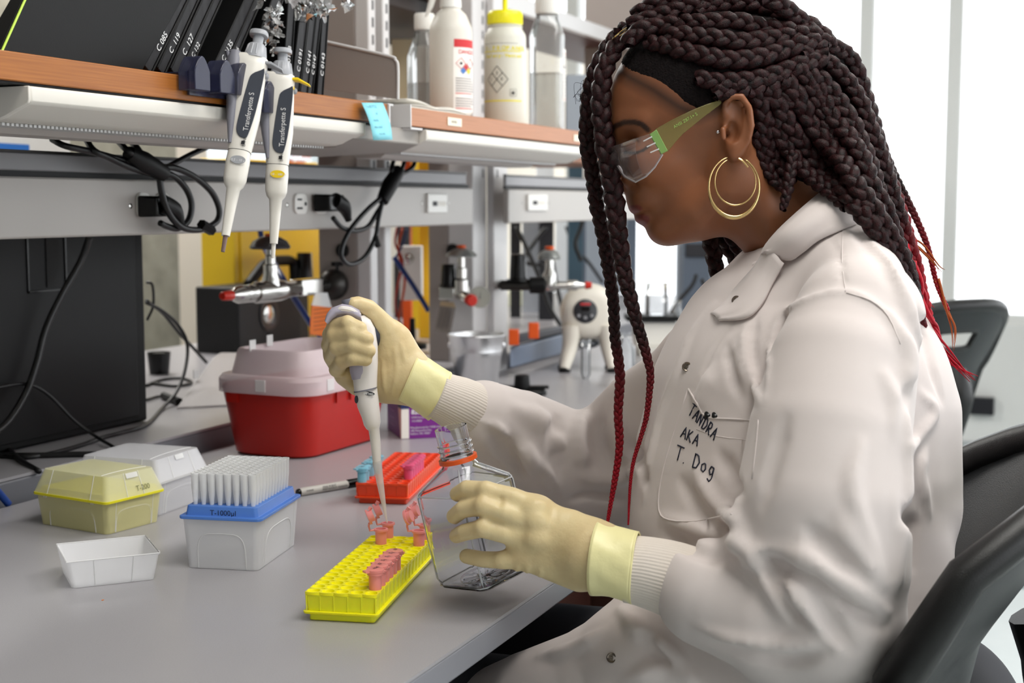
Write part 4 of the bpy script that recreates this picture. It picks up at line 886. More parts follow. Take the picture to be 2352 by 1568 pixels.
AX(728,[(.012,q(690)),(.012,q(685)),(.015,q(680)),(.015,q(655)),(.017,q(652)),(.019,q(640)),(.019,q(590)),(.0165,q(585))],'valve_body',chrome)
AX(728,[(.013,q(586)),(.0155,q(582)),(.0155,q(570)),(.0145,q(566)),(.0155,q(562)),(.0155,q(548)),(.0135,q(545)),(.0125,q(540)),(.008,q(536)),(.007,q(530))],'hose_barb',chrome)
AX(728,[(.0075,q(532)),(.0085,q(530)),(.0075,q(512)),(.006,q(510))],'red_tip',red_m)
s0=on(622); hs=lambda py: (zc-(P(622,py,y=yc_)[2]))*-1
build(MB().lathe(s0,Z,[(.018,0),(.015,.022),(.0125,.030),(.0125,.046),(.009,.048),(.009,.062),(.007,.064),(.007,.08)],24),'stem',chrome,gt)
build(MB().lathe(s0+Z*.074,Z,[(.012,0),(.034,.0),(.036,.004),(.030,.014),(.018,.021),(.008,.023)],32),'domed_handle',mat('handle_grey',(84,84,88),.25,metal=.5),gt)
build(MB().lathe(s0+Z*.096,Z,[(.009,0),(.009,.004),(.007,.005)],18),'orange_cap',orange_m,gt)
build(MB().cyl(a+V3(-.02,-.012,.028),a+V3(-.02,-.012,.040),.003).box(a[0]-.036,a[0]-.004,yc_-.016,yc_-.008,a[2]+.036,a[2]+.044),'latch_key',black_m,gt)
tgm=mat('tag_orange',(226,112,20),.55); q_=[P(716,700,y=yc_-.02),P(764,706,y=yc_-.02),P(756,772,y=yc_-.02),P(712,768,y=yc_-.02)]
ot=thing('orange_tag','orange inspection tag hanging from the chrome tee valve','tag',q_[3]); build(MB().prism(q_,Y,.0015),'card',tgm,ot,.0005)
build(MB().prism([P(724,672,y=yc_-.022),P(752,672,y=yc_-.022),P(762,706,y=yc_-.022),P(716,701,y=yc_-.022)],Y,.0008),'clear_sleeve',frost_edge,ot)
tm_=mat('tag_print',(150,62,16),.6)
for i in range(6): build(MB().box(q_[0][0]+.006,q_[1][0]-.006-(i%3)*.004,yc_-.0206,yc_-.0202,q_[0][2]-.010-i*.0075,q_[0][2]-.0085-i*.0075),'print_line',tm_,ot)
cable([P(596,520,y=1.55),P(604,560,y=1.55),P(620,590,y=1.5),P(650,640,y=1.42),P(680,690,y=1.40),P(715,745,y=1.40),P(750,790,y=1.40),P(765,815,y=1.39)],.0058,'blue_tube','dark blue gas tube slanting down from behind the tee valve','tube',None,mat('tube_navy',(22,48,112),.35))
# second valve with gauge on the next divider
gv=thing('gas_valve','chrome gas valve with white pressure gauge on the wide divider post','gas valve',P(1060,640,x=xb))
bx_=P(1052,655,x=xb-.05); zc2=bx_[2]
build(MB().cyl(P(1020,665,x=xb),P(1040,668,x=xb-.06),.013).cyl(P(1040,668,x=xb-.06),P(1060,672,x=xb-.09),.017),'body',chrome,gv,.001)
b0=P(1060,670,x=xb-.09); build(MB().lathe(b0-Z*.005,Z,[(.017,0),(.017,.03),(.012,.034),(.012,.055),(.008,.057),(.008,.085)],22),'stem',chrome,gv)
build(MB().lathe(b0+Z*.074,Z,[(.010,0),(.033,.001),(.034,.004),(.026,.012),(.014,.018),(.006,.02)],28),'domed_handle',mat('handle_light',(150,152,150),.3,metal=.5),gv)
build(MB().lathe(b0+Z*.094,Z,[(.009,0),(.010,.005),(.007,.006)],18),'orange_cap',orange_m,gv)
c=P(1030,658,x=xb-.09); build(MB().lathe(c-Z*.0,Z,[(.020,0),(.020,.004),(.0165,.006),(.015,.045),(.013,.048)],22),'knob',blackg,gv)
c=P(1030,672,x=xb-.09); build(MB().box(c[0]-.015,c[0]+.02,c[1]-.02,c[1]+.016,c[2]-.014,c[2]+.012),'square_block',chrome,gv,.002)
vd=nrm(CAM-P(1090,690,x=xb-.13)+RT*.25)
n0=P(1065,680,x=xb-.10); n1=P(1087,692,x=xb-.15); dn=nrm(n1-n0)
build(MB().lathe(n0,dn,[(.010,-.01),(.012,.0),(.012,.02),(.009,.024),(.009,.045)],20),'nozzle',chrome,gv); build(MB().lathe(n0+dn*.044,dn,[(.0125,0),(.0125,.012),(.010,.014),(.010,.019)],14),'red_tip',red_m,gv,ang=20)
g0_=P(1102,682,x=xb-.055); gd=nrm(CAM-g0_); gg=build(MB().lathe(g0_,gd,[(.0225,-.012),(.0235,0),(.0235,.003),(.0215,.003)],36),'gauge_case',chrome,gv)
build(MB().lathe(g0_+gd*.0015,gd,[(.0215,0),(.0215,.0005)],32),'gauge_face',white_p,gg)
gx,gy=nrm(np.cross(Z,gd)),None; gy=np.cross(gd,gx)
m=MB(); 
for a in np.linspace(-2.2,2.2,19): dd=gx*math.sin(a)+gy*math.cos(a); m.tube([g0_+gd*.0023+dd*.015,g0_+gd*.0023+dd*.0185],.0005,4)
build(m,'gauge_ticks',mat('tick_red',(150,60,60),.5),gg); build(MB().tube([g0_+gd*.0026-gy*.004+gx*.0,g0_+gd*.0026+gy*.016+gx*.002],[.0012,.0004],6),'gauge_needle',ink,gg)
q_=[P(1010,702,x=xb-.08),P(1046,706,x=xb-.08),P(1035,765,x=xb-.08),P(998,758,x=xb-.08)]
ct=thing('clear_tag','clear plastic tag with faint writing hanging below the gauge valve','tag',q_[3]); build(MB().prism(q_,X,.0012),'sleeve',mat('tag_clear',(150,140,132),.25,alpha=.6),ct); 
for i in range(3): build(MB().prism([q_[0]*(1-t)+q_[1]*t-X*.0012+Z*-.006 for t in (.2+.25*i,.26+.25*i)]+[q_[3]*(1-t)+q_[2]*t-X*.0012+Z*.008 for t in (.26+.25*i,.2+.25*i)],-X,.0003),'print_line',mat('tag_dark',(90,84,80),.6),ct)
build(MB().prism([P(1012,692,x=xb-.081),P(1042,694,x=xb-.081),P(1046,706,x=xb-.081),P(1010,702,x=xb-.081)],X,.001),'tan_strip',mat('tan',(200,176,140),.6),ct)
# third valve, right of the post
D3=3.08; v3=thing('gas_valve','chrome gas valve with orange cap and red tip, right of the slotted post','gas valve',P(1200,655,D=D3))
k3=D3/3200; C3=lambda px,py: P(px,py,D=D3)
build(MB().cyl(C3(1150,655),C3(1222,655),12*k3).box(*[v for p in zip(C3(1178,668)-.012,C3(1205,645)+.012) for v in sorted(p)]) if False else MB().cyl(C3(1150,655),C3(1222,655),12*k3),'inlet',darkm,v3,.001)
c=C3(1190,645); build(MB().lathe(c,Z,[(26*k3,0),(26*k3,4*k3),(20*k3,6*k3),(18*k3,60*k3),(14*k3,62*k3)],22),'knob',blackg,v3)
build(MB().cyl(C3(1156,655),P(1150,652,D=3.30),.010),'wall_pipe',darkm,v3,.001)
build(MB().cyl(C3(1216,655),C3(1252,655),19*k3),'black_union',black_m,v3,.002)
build(MB().lathe(C3(1252,655),RT,[(12*k3,0),(14*k3,4*k3),(14*k3,22*k3),(9*k3,26*k3),(9*k3,50*k3),(12*k3,52*k3),(12*k3,72*k3),(8*k3,78*k3),(6*k3,94*k3)],20),'hose_barb',chrome,v3)
build(MB().lathe(C3(1344,655),RT,[(8*k3,0),(9*k3,3*k3),(7*k3,15*k3)],18),'red_tip',red_m,v3)
build(MB().lathe(C3(1262,655),Z,[(15*k3,0),(15*k3,25*k3),(10*k3,35*k3),(9*k3,60*k3),(6*k3,62*k3)],20),'stem',chrome,v3)
build(MB().lathe(C3(1262,598),Z,[(5*k3,0),(27*k3,3*k3),(28*k3,8*k3),(20*k3,20*k3),(10*k3,25*k3)],24),'domed_handle',mat('handle_light',(150,152,150),.3,metal=.5),v3)
build(MB().lathe(C3(1262,573),Z,[(10*k3,0),(11*k3,6*k3),(8*k3,8*k3)],18),'orange_cap',orange_m,v3)
# ---- between the posts: white power unit, yellow cabinet, tubes, black stands
def boxpx(px0,px1,py0,py1,D,dep,name,mt,par,bev=.002,to=None):
    a=P(px0,py1,D=D); b=P(px1,py0,D=D)
    if to is not None: a[2]=to
    c=(a+b)/2; h=abs(b[2]-a[2]); w_=np.dot(b-a,RT)
    M=np.eye(4); M[:3,:3]=np.column_stack([RT,FH,Z]); M[:3,3]=c
    return build(MB().box(-w_/2,w_/2,0,dep,-h/2,h/2,M),name,mt,par,bev)
def boxthing(nm,label,cat,px0,px1,py0,py1,D,dep,mt,pname='body',bev=.002,to=None):
    q=P((px0+px1)/2,py1,D=D)
    if to is not None: q[2]=to
    t=thing(nm,label,cat,q); boxpx(px0,px1,py0,py1,D,dep,pname,mt,t,bev,to); return t
t=boxthing('yellow_cabinet','second yellow cabinet glimpsed between the two posts','cabinet',942,990,355,780,3.9,.1,ym,'door')
t=boxthing('power_unit','white wall power unit with a chrome lock between the posts','power unit',918,968,565,690,3.3,.06,white_p)
c=P(938,594,D=3.29); build(MB().lathe(c,-FH,[(.013,0),(.013,.008),(.006,.012)],20),'lock',chrome,t)
cable([P(905,590,D=3.2),P(925,620,D=3.2),P(955,665,D=3.2),P(985,715,D=3.2)],.006,'blue_tube','dark blue tube crossing the white power unit','tube',None,mat('tube_navy',(22,48,112),.35))
for i,(l,c_,lab_) in enumerate((([(912,522),(908,560),(925,600),(915,650),(908,700),(925,760)],(150,40,30),'thin red wire hanging between the slotted posts'),([(925,522),(915,575),(930,640),(918,720),(912,770)],(190,70,30),'thin orange wire hanging between the slotted posts'),([(935,525),(925,560),(905,600)],(40,50,90),'thin blue-grey wire near the white power unit'))):
    cable([P(a,b,D=3.25) for a,b in l],.003,'wire',lab_,'wire',None,mat('wire_%d'%i,c_,.5))
t=boxthing('cable_box','dark grey box of wires under the raceway between posts','box',912,940,500,565,3.5,.05,mat('dk_slate',(70,74,80),.5))
st_=thing('stand_stack','stacked round black stands on the bench between posts','stand',P(945,860,D=3.3)); kq=3.3/3200
c=P(948,860,D=3.3)
build(MB().lathe(c,Z,[(34*kq,0),(34*kq,8*kq),(12*kq,12*kq),(12*kq,30*kq)],28),'lower_disc',black_m,st_); build(MB().lathe(c+Z*30*kq,Z,[(30*kq,0),(30*kq,10*kq),(10*kq,14*kq),(10*kq,30*kq)],28),'middle_disc',chrome,st_); build(MB().lathe(c+Z*60*kq,Z,[(33*kq,0),(33*kq,12*kq),(8*kq,16*kq),(6*kq,70*kq)],28),'upper_disc',black_m,st_)
boxthing('dark_cabinet','dark cabinet glimpsed low between the two posts','cabinet',905,990,600,870,4.3,.2,mat('void2',(38,36,40),.6),to=zK)
# ---- pail
c=P(1095,884,z=zB); D_=np.dot(c-CAM,FW); kp=D_/3200; pl_=thing('metal_pail','small shiny metal pail on the bench beside the post','pail',c)
galv=mat('galvanised',(226,226,228),.34,metal=1,bump=(60,.12,.002))
build(MB().lathe(c,Z,[(46*kp,0),(47*kp,2*kp),(57*kp,70*kp),(58.5*kp,72*kp),(58*kp,75*kp),(59.5*kp,77*kp),(59*kp,80*kp),(64*kp,112*kp),(65.5*kp,114*kp),(65*kp,117*kp),(63*kp,116*kp),(62*kp,110*kp),(45*kp,4*kp)],48),'bucket',galv,pl_,ang=50)
build(MB().tube([c+V3(65*kp*math.cos(a),65*kp*math.sin(a),116*kp) for a in np.linspace(0,2*math.pi,40)],2.2*kp,8),'rolled_rim',galv,pl_)
for s in (-1,1): build(MB().ell(c+RT*s*62*kp+Z*92*kp,(4*kp,4*kp,7*kp),12),'ear',galv,pl_)
a_=np.linspace(0,math.pi,16); build(MB().tube([c+RT*62*kp*math.cos(t)-FH*62*kp*math.sin(t)*.55+Z*(92*kp-40*kp*math.sin(t)) for t in a_],1.5*kp,6),'bail_handle',chrome,pl_) if False else None
# ---- black adapter/stand
c=P(1205,905,z=zB); D_=np.dot(c-CAM,FW); kp=D_/3200; bs=thing('black_stand','low black stand with a round knob on the bench behind the far sleeve','stand',c)
build(MB().lathe(c,Z,[(50*kp,0),(52*kp,5*kp),(46*kp,12*kp),(40*kp,13*kp)],28),'base_disc',black_m,bs); build(MB().lathe(c+Z*13*kp-RT*6*kp,Z,[(18*kp,0),(19*kp,4*kp),(17*kp,30*kp),(13*kp,32*kp)],24),'knob',blackr,bs)
build(MB().box(-60*kp,55*kp,-14*kp,8*kp,14*kp,20*kp,np.vstack([np.column_stack([RT,FH,Z,c]),[0,0,0,1]])),'clip_plate',black_m,bs,.001)
# ---- the white digital instrument on legs
D_=3.215; kp=D_/3200; base=P(1350,850,D=D_); kp*=.88; c=P(1353,716,D=D_); hw=thing('digital_mixer','white dome-headed digital instrument on four legs behind the braids','instrument',base)
Mq=np.column_stack([RT,FH,Z]); wi=mat('instrument_white',(228,222,210),.35)
hd_=MB()
v_=[]
prof=[(2,-60),(30,-55),(50,-40),(62,-15),(66,10),(62,35),(50,58),(30,70),(2,74)]
build(MB().lathe(c-FH*.0,-FH+Z*.12,[(62*kp,-70*kp),(72*kp,-45*kp),(76*kp,-10*kp),(74*kp,15*kp),(66*kp,32*kp),(56*kp,40*kp),(40*kp,44*kp)],44),'head',wi,hw,ang=60)
f0=c+nrm(-FH+Z*.12)*44*kp-RT*12*kp; fn=nrm(-FH+Z*.12); dsp=build(MB().lathe(f0-fn*.001,fn,[(31*kp,0),(31*kp,.003),(29*kp,.0042)],40),'control_panel',mat('panel_dark',(48,48,52),.3),hw)
fx_=nrm(np.cross(Z,fn)); fx_=fx_ if np.dot(fx_,RT)>0 else -fx_; fy_=np.cross(fn,fx_); fy_=fy_ if fy_[2]>0 else -fy_
text('LABCO',7*kp*1.3,mat('logo_red',(200,50,50),.5),f0+fn*.0036-fx_*13*kp+fy_*17*kp,fx_,fy_,dsp) if False else build(MB().prism([f0+fn*.0033+fx_*a*kp+fy_*b*kp for a,b in ((-13,15),(13,15),(13,21),(-13,21))],fn,.0005),'red_wordmark',mat('logo_red',(190,40,45),.5),dsp)
build(MB().prism([f0+fn*.0033+fx_*a*kp+fy_*b*kp for a,b in ((-11,0),(11,0),(11,12),(-11,12))],fn,.0004),'display',mat('lcd_black',(12,12,14),.15),dsp)
for a,b in ((-17,-12),(0,-17),(17,-12)): build(MB().lathe(f0+fn*.0033+fx_*a*kp+fy_*b*kp,fn,[(4.5*kp,0),(4.2*kp,.0015)],16),'button',mat('button_grey',(150,150,154),.4),dsp)
for sx in (-1,1):
    for sy in (-1,1):
        build(MB().tube([c+RT*sx*44*kp+FH*sy*25*kp-Z*34*kp,c+RT*sx*50*kp+FH*sy*32*kp-Z*90*kp,base+RT*sx*62*kp+FH*sy*42*kp+Z*8*kp],[26*kp,19*kp,13*kp],14,smooth=5),'leg',wi,hw)
        build(MB().lathe(base+RT*sx*62*kp+FH*sy*42*kp,Z,[(15*kp,0),(15*kp,8*kp)],16),'foot',blackr,hw)
build(MB().ell(base+Z*70*kp,(30*kp,30*kp,12*kp),20),'stage',mat('stage_dark',(50,55,62),.3),hw)
# ---- glassware & clutter on the far right of the bench
cl2=thinclear('labware_clear',(235,240,245),1.0,.18,.05)
def vessel(nm,label,cat,px,py,rpx,hpx,prof,mt=None,z=zB,D=None):
    c=P(px,py,z=z) if D is None else P(px,py,D=D); k_=np.dot(c-CAM,FW)/3200
    t=thing(nm,label,cat,c); build(MB().lathe(c,Z,[(r*rpx*k_,h*hpx*k_) for r,h in prof],28,cap=(1,0)),'vessel',mt or cl2,t,ang=50); return t,c,k_
vessel('centrifuge_tube','clear centrifuge tube standing on the bench before the white instrument','tube',1345,870,11,90,[(.5,0),(1,.12),(1,.9),(1.1,.92),(1.1,1)])
vessel('plastic_bottle','clear plastic bottle standing between the two front braids','bottle',1437,888,22,125,[(.9,0),(1,.05),(1,.68),(.5,.85),(.5,.92),(.55,.93),(.55,1)])
vessel('beaker','glass beaker on the far bench under the chin','beaker',1508,722,26,72,[(.95,0),(1,.06),(.95,.95),(1.08,1)],D=3.6)
vessel('glass_flask','small conical flask beyond the braids near the window','flask',1555,750,24,60,[(1,0),(.95,.1),(.35,.7),(.35,.95),(.45,1)],D=3.7)
for i,(px,py) in enumerate(((1255,945),(1300,962),(1225,965))):
    vessel('petri_dish',['clear petri dish on the bench nearest the black stand','clear petri dish at the right behind the far sleeve','clear petri dish closest to the far sleeve'][i],'dish',px,py,30,10,[(1,0),(1,1),(.95,1),(.95,.2)])[0]['group']='clear dishes behind the sleeve'
t=boxthing('balance','white balance with black tray beside the right front braid','balance',1462,1600,740,800,3.6,.12,white_p); boxpx(1440,1560,726,738,3.58,.1,'tray',black_m,t)
boxthing('white_box','white equipment box low beside the coat shoulder','box',1470,1570,800,880,3.5,.12,mat('white_box_m',(222,220,214),.5))
# far bench wedge, arms, monitors
fb2=thing('far_bench_ledge','slate-grey sloping instrument arm behind the white instrument','instrument',P(1200,850,D=3.9))
build(MB().prism([P(1172,840,D=3.12),P(1172,795,D=3.12),P(1310,760,D=3.55),P(1310,802,D=3.55)],-FH,.05),'arm',mat('slate_arm',(108,120,140),.4),fb2,.003)
build(MB().prism([P(1172,790,D=3.13),P(1172,768,D=3.13),P(1310,742,D=3.56),P(1310,756,D=3.56)],-FH,.05),'upper_arm',mat('arm_dark',(48,48,56),.5),fb2,.003)
for i,(px,py) in enumerate(((1180,775),(1226,760))): boxthing('orange_clamp',['orange clamp half hidden by the slotted post','orange clamp on the slate-grey arm'][i],'clamp',px-12,px+12,py-18,py+18,3.06,.03,orange_m)
zz=mat('far_slate',(88,98,112),.5); zg=mat('far_grey',(160,168,178),.5); zd=mat('far_dark',(34,34,40),.5); zwm=mat('far_white',(232,236,240),.5)
for nm,lb,ct_,a,b,c_,d_,D_,mt_ in (('dark_monitor','dark monitor edge right beside the slotted post','monitor',1172,1196,505,650,4.3,zd),('chrome_duct','shiny metal duct behind the orange-capped valve','duct',1200,1248,508,640,4.5,mat('duct',(196,202,210),.25,metal=.7)),
    ('black_column','black column behind the orange-capped valve','column',1238,1272,500,585,4.2,zd),('window_strip','white window strip beyond the valves','strip',1276,1304,500,720,5.6,zwm),('slate_partition','slate blue panel behind the left front braid','panel',1304,1346,500,640,5.2,zz),
    ('grey_partition','grey panel behind the front braids','panel',1346,1452,500,700,5.5,zg),('slate_strip','narrow slate strip between the front braids and window','panel',1440,1462,500,720,5.3,zz),
    ('cream_board','cream board behind the third gas valve','board',1168,1262,668,760,4.8,mat('cream',(226,228,200),.6)),('grey_column','grey column below the ear hanging braids','column',1556,1640,540,830,4.6,zg),('control_box','dark wall control box beneath the chin','control box',1570,1632,552,616,4.5,zz),
    ('grey_carton','grey carton on the far shelf left of the braids','carton',1300,1350,172,300,3.6,zg),('cream_carton','cream carton behind the clear square bottle','carton',900,948,90,218,3.3,mat('cream_box',(222,212,180),.6)),
    ('white_jug','white plastic jug partly behind the clear square bottle','jug',940,982,105,222,3.2,mat('jug',(222,218,204),.45)),
    ('white_device','white device seen over the right raceway','device',1232,1272,362,396,4.6,zwm),('teal_device','dark teal device seen over the right raceway','device',1306,1340,372,398,4.6,mat('teal_d',(60,84,98),.5)),('yellow_bin','yellow bin seen under the middle light fixture','bin',960,985,355,390,3.6,ym),('orange_bottle','orange and white bottle under the middle light fixture','bottle',922,942,355,395,3.5,orange_m)):
    boxthing(nm,lb,ct_,a,b,c_,d_,D_,.06,mt_,to={'window_strip':.0,'dark_monitor':zK,'chrome_duct':zK,'black_column':zK,'slate_partition':zK,'grey_partition':zK,'slate_strip':zK,'cream_board':zK,'grey_column':zB,'grey_carton':zS,'cream_carton':zS,'white_jug':zS,'white_device':zK,'teal_device':zK,'yellow_bin':zK,'orange_bottle':zK,'control_box':zB}.get(nm))
boxpx(1576,1626,560,590,4.49,.01,'screen',zd,bpy.data.objects['control_box'])
for i,l in enumerate((([(1185,520),(1210,570),(1240,640),(1265,710),(1310,780)],4.0),([(1300,520),(1320,570),(1350,600),(1385,650)],5.17),([(1345,480),(1335,520),(1322,560),(1335,600)],4.0),([(1255,520),(1225,560),(1205,600),(1250,610)],4.1),([(1270,600),(1280,660),(1295,720)],4.1),([(1180,770),(1230,780),(1290,768),(1290,800),(1262,850)],3.6),([(1600,630),(1590,655),(1560,690),(1540,720)],4.3),([(1612,640),(1622,670),(1618,700)],4.3))):
    cable([P(a,b,D=l[1]) for a,b in l[0]],.0065,'thin_cable',['black cable crossing behind the third gas valve','black cable slanting behind the left front braid','thin cable hanging from the right raceway','black cable curling behind the orange cap','black cable below the domed valve handle','cable draped over the slate-grey arm','thick cable below the wall control box','thin cable hanging beneath the wall control box'][i])
# ---- upper shelves and panels behind the bottles
us=thing('upper_shelf','high grey metal shelf crossing above the bottles','shelf',P(1300,60,y=1.32))
x0=P(1150,20,y=1.3)[0]; zt=P(1300,62,y=1.36)[2]
build(MB().box(x0-.6,x0+2.4,1.36,1.66,zt,zt+.02),'board',mat('dark_cherry',(84,44,40),.5),us,.002); build(MB().box(x0-.6,x0+2.4,1.34,1.36,zt-.01,zt+.03),'front_channel',steel_w2,us,.002)
us2=thing('upper_shelf','low rear shelf with dark underside behind the spray bottle','shelf',P(950,90,y=1.7)); zt2=P(950,70,y=1.55)[2]
build(MB().box(2.2,3.4,1.40,1.75,zt2,zt2+.03),'board',mat('under_dark',(60,54,52),.6),us2,.002)
dv=thing('divider','warm grey divider panel behind the right end of the bottle shelf','divider',P(1430,300,x=4.1)); ya_=P(1342,150,x=4.1)[1]; yb_=P(1560,150,x=4.1)[1]
build(MB().box(4.1,4.12,yb_,ya_,1.22,2.4),'panel',panel_m,dv,.002)
rs=thing('rear_shelf','rear shelf continuing behind the divider plate','shelf',(3.2,1.5,zW)); build(MB().box(xs2,4.0,1.31,1.6,zW,zS),'board',mat('rear_wood',(150,96,62),.5),rs,.001)
# ================================================================ chairs
chm=mat('chair_black',(12,12,13),.36,bump=(1100,.5,.0006)); chs=mat('chair_satin',(22,26,29),.42,bump=(900,.35,.0005))
def chair(loc,label,rot=0,top=.945,hw=.225,seat=True):
    ch=thing('office_chair',label,'chair',loc); base=np.array(loc); c_,s_=math.cos(rot),math.sin(rot)
    def T(x,y,z): return V3(base[0]+x*c_-y*s_,base[1]+x*s_+y*c_,z)
    nu,nv=22,16; G=[]; zl=.585
    def S(u,v,off=0):                        # u -1..1 across, v 0..1 up
        wv=hw*(.80+.28*v-.16*max(0,v-.72)**1.2*2.0); x=u*wv; zt0=top-(.075*abs(u)**3.2); z0=zl+(zt0-zl)*v; yb=.080+.55*min(top-z0,.17)+.12*max(top-z0-.17,0); y=yb-.085*(1-abs(u)**2.4)*(.65+.35*v)-off
        zt_=top-(.075*abs(u)**3.2) ; z=zl+(zt_-zl)*v
        return T(x,y,z)
    A=[[S(-1+2*i/nu,j/nv) for i in range(nu+1)] for j in range(nv+1)]
    B=[[S(-1+2*i/nu,j/nv,.012) for i in range(nu+1)] for j in range(nv+1)]
    m=MB(); v=[p for r in A for p in r]+[p for r in B for p in r]; k_=nu+1; o_=k_*(nv+1); f=[]
    hole=lambda i,j: 8<=i<=13 and 11<=j<=12
    for j in range(nv):
        for i in range(nu):
            a=j*k_+i
            if hole(i,j):
                for (i2,j2,e) in ((i-1,j,(a,a+k_)),(i+1,j,(a+1+k_,a+1)),(i,j-1,(a+1,a)),(i,j+1,(a+k_,a+k_+1))):
                    if not hole(i2,j2): f.append((e[0],e[1],e[1]+o_,e[0]+o_))
            else: f.append((a,a+1,a+k_+1,a+k_)); f.append((a+o_,a+o_+k_,a+o_+k_+1,a+o_+1))
    m.add(v,f); build(m,'backrest_shell',chs,ch,ang=50)
    rim=[S(-1,t,-.0) for t in np.linspace(0,1,12)]+[S(u,1) for u in np.linspace(-1,1,16)[1:-1]]+[S(1,t) for t in np.linspace(1,0,12)]
    R=np.array(rim); 
    build(MB().tube(list(R)+[],[.012,.017,.019,.016,.015,.015,.016,.019,.017,.012],12),'backrest_rim',chm,ch,ang=180)
    hr=[S(-1+2*i/nu,j/nv,.006) for i,j in ((8,11),(11,10.9),(14,11),(14.2,12),(14,13),(11,13.1),(8,13),(7.8,12),(8,11))]
    build(MB().tube(hr,.007,8,smooth=3),'grip_hole_rim',chm,ch,ang=180)
    build(MB().tube([T(0,.04,.76),T(0,.02,.70),T(0,.03,.62)],[.030,.034,.02],12,smooth=3),'adjuster_housing',chm,ch)
    build(MB().tube([T(0,.035,.72),T(0,.02,.5),T(0,.06,.44),T(0,.15,.44)],.014,12,smooth=5),'back_post',chrome,ch)
    st=MB().loft([tf(rr(0,0,0,.40,.40,.08),np.vstack([np.column_stack([V3(c_,s_,0),V3(-s_,c_,0),Z,T(0,.34,zz_)]),[0,0,0,1]])) for zz_ in (.455,.50)]); build(st,'seat',chm,ch,.012,seg=3)
    build(MB().cyl(T(0,.32,.08),T(0,.32,.455),.025),'gas_column',chrome,ch)
    for a in range(5):
        q=a*2*math.pi/5; e=T(.29*math.cos(q),.32+.29*math.sin(q),.075); build(MB().tube([T(0,.32,.11),e],[.028,.016],10),'base_leg',blackr,ch); build(MB().cyl(e-Z*.073-X*.012,e-Z*.073+X*.012,.001) if False else MB().ell(e-Z*.045,(.02,.028,.028),14),'caster',blackr,ch)
    return ch
chair((1.375,.0,0),'black moulded office chair behind the person in the lab coat',math.radians(8),top=.922)
chair((3.28,.27,0),'black office chair farther back by the window, half hidden by red braid tips',math.radians(-38),top=.915)
a=P(2225,948,x=XE); b=P(2285,912,x=XE); tag(build(MB().box(XE-.05,XE,min(a[1],b[1]),max(a[1],b[1]),a[2],b[2]),'wall_vent',zd,None,.003),'small dark vent on the far window wall at the right edge','vent')
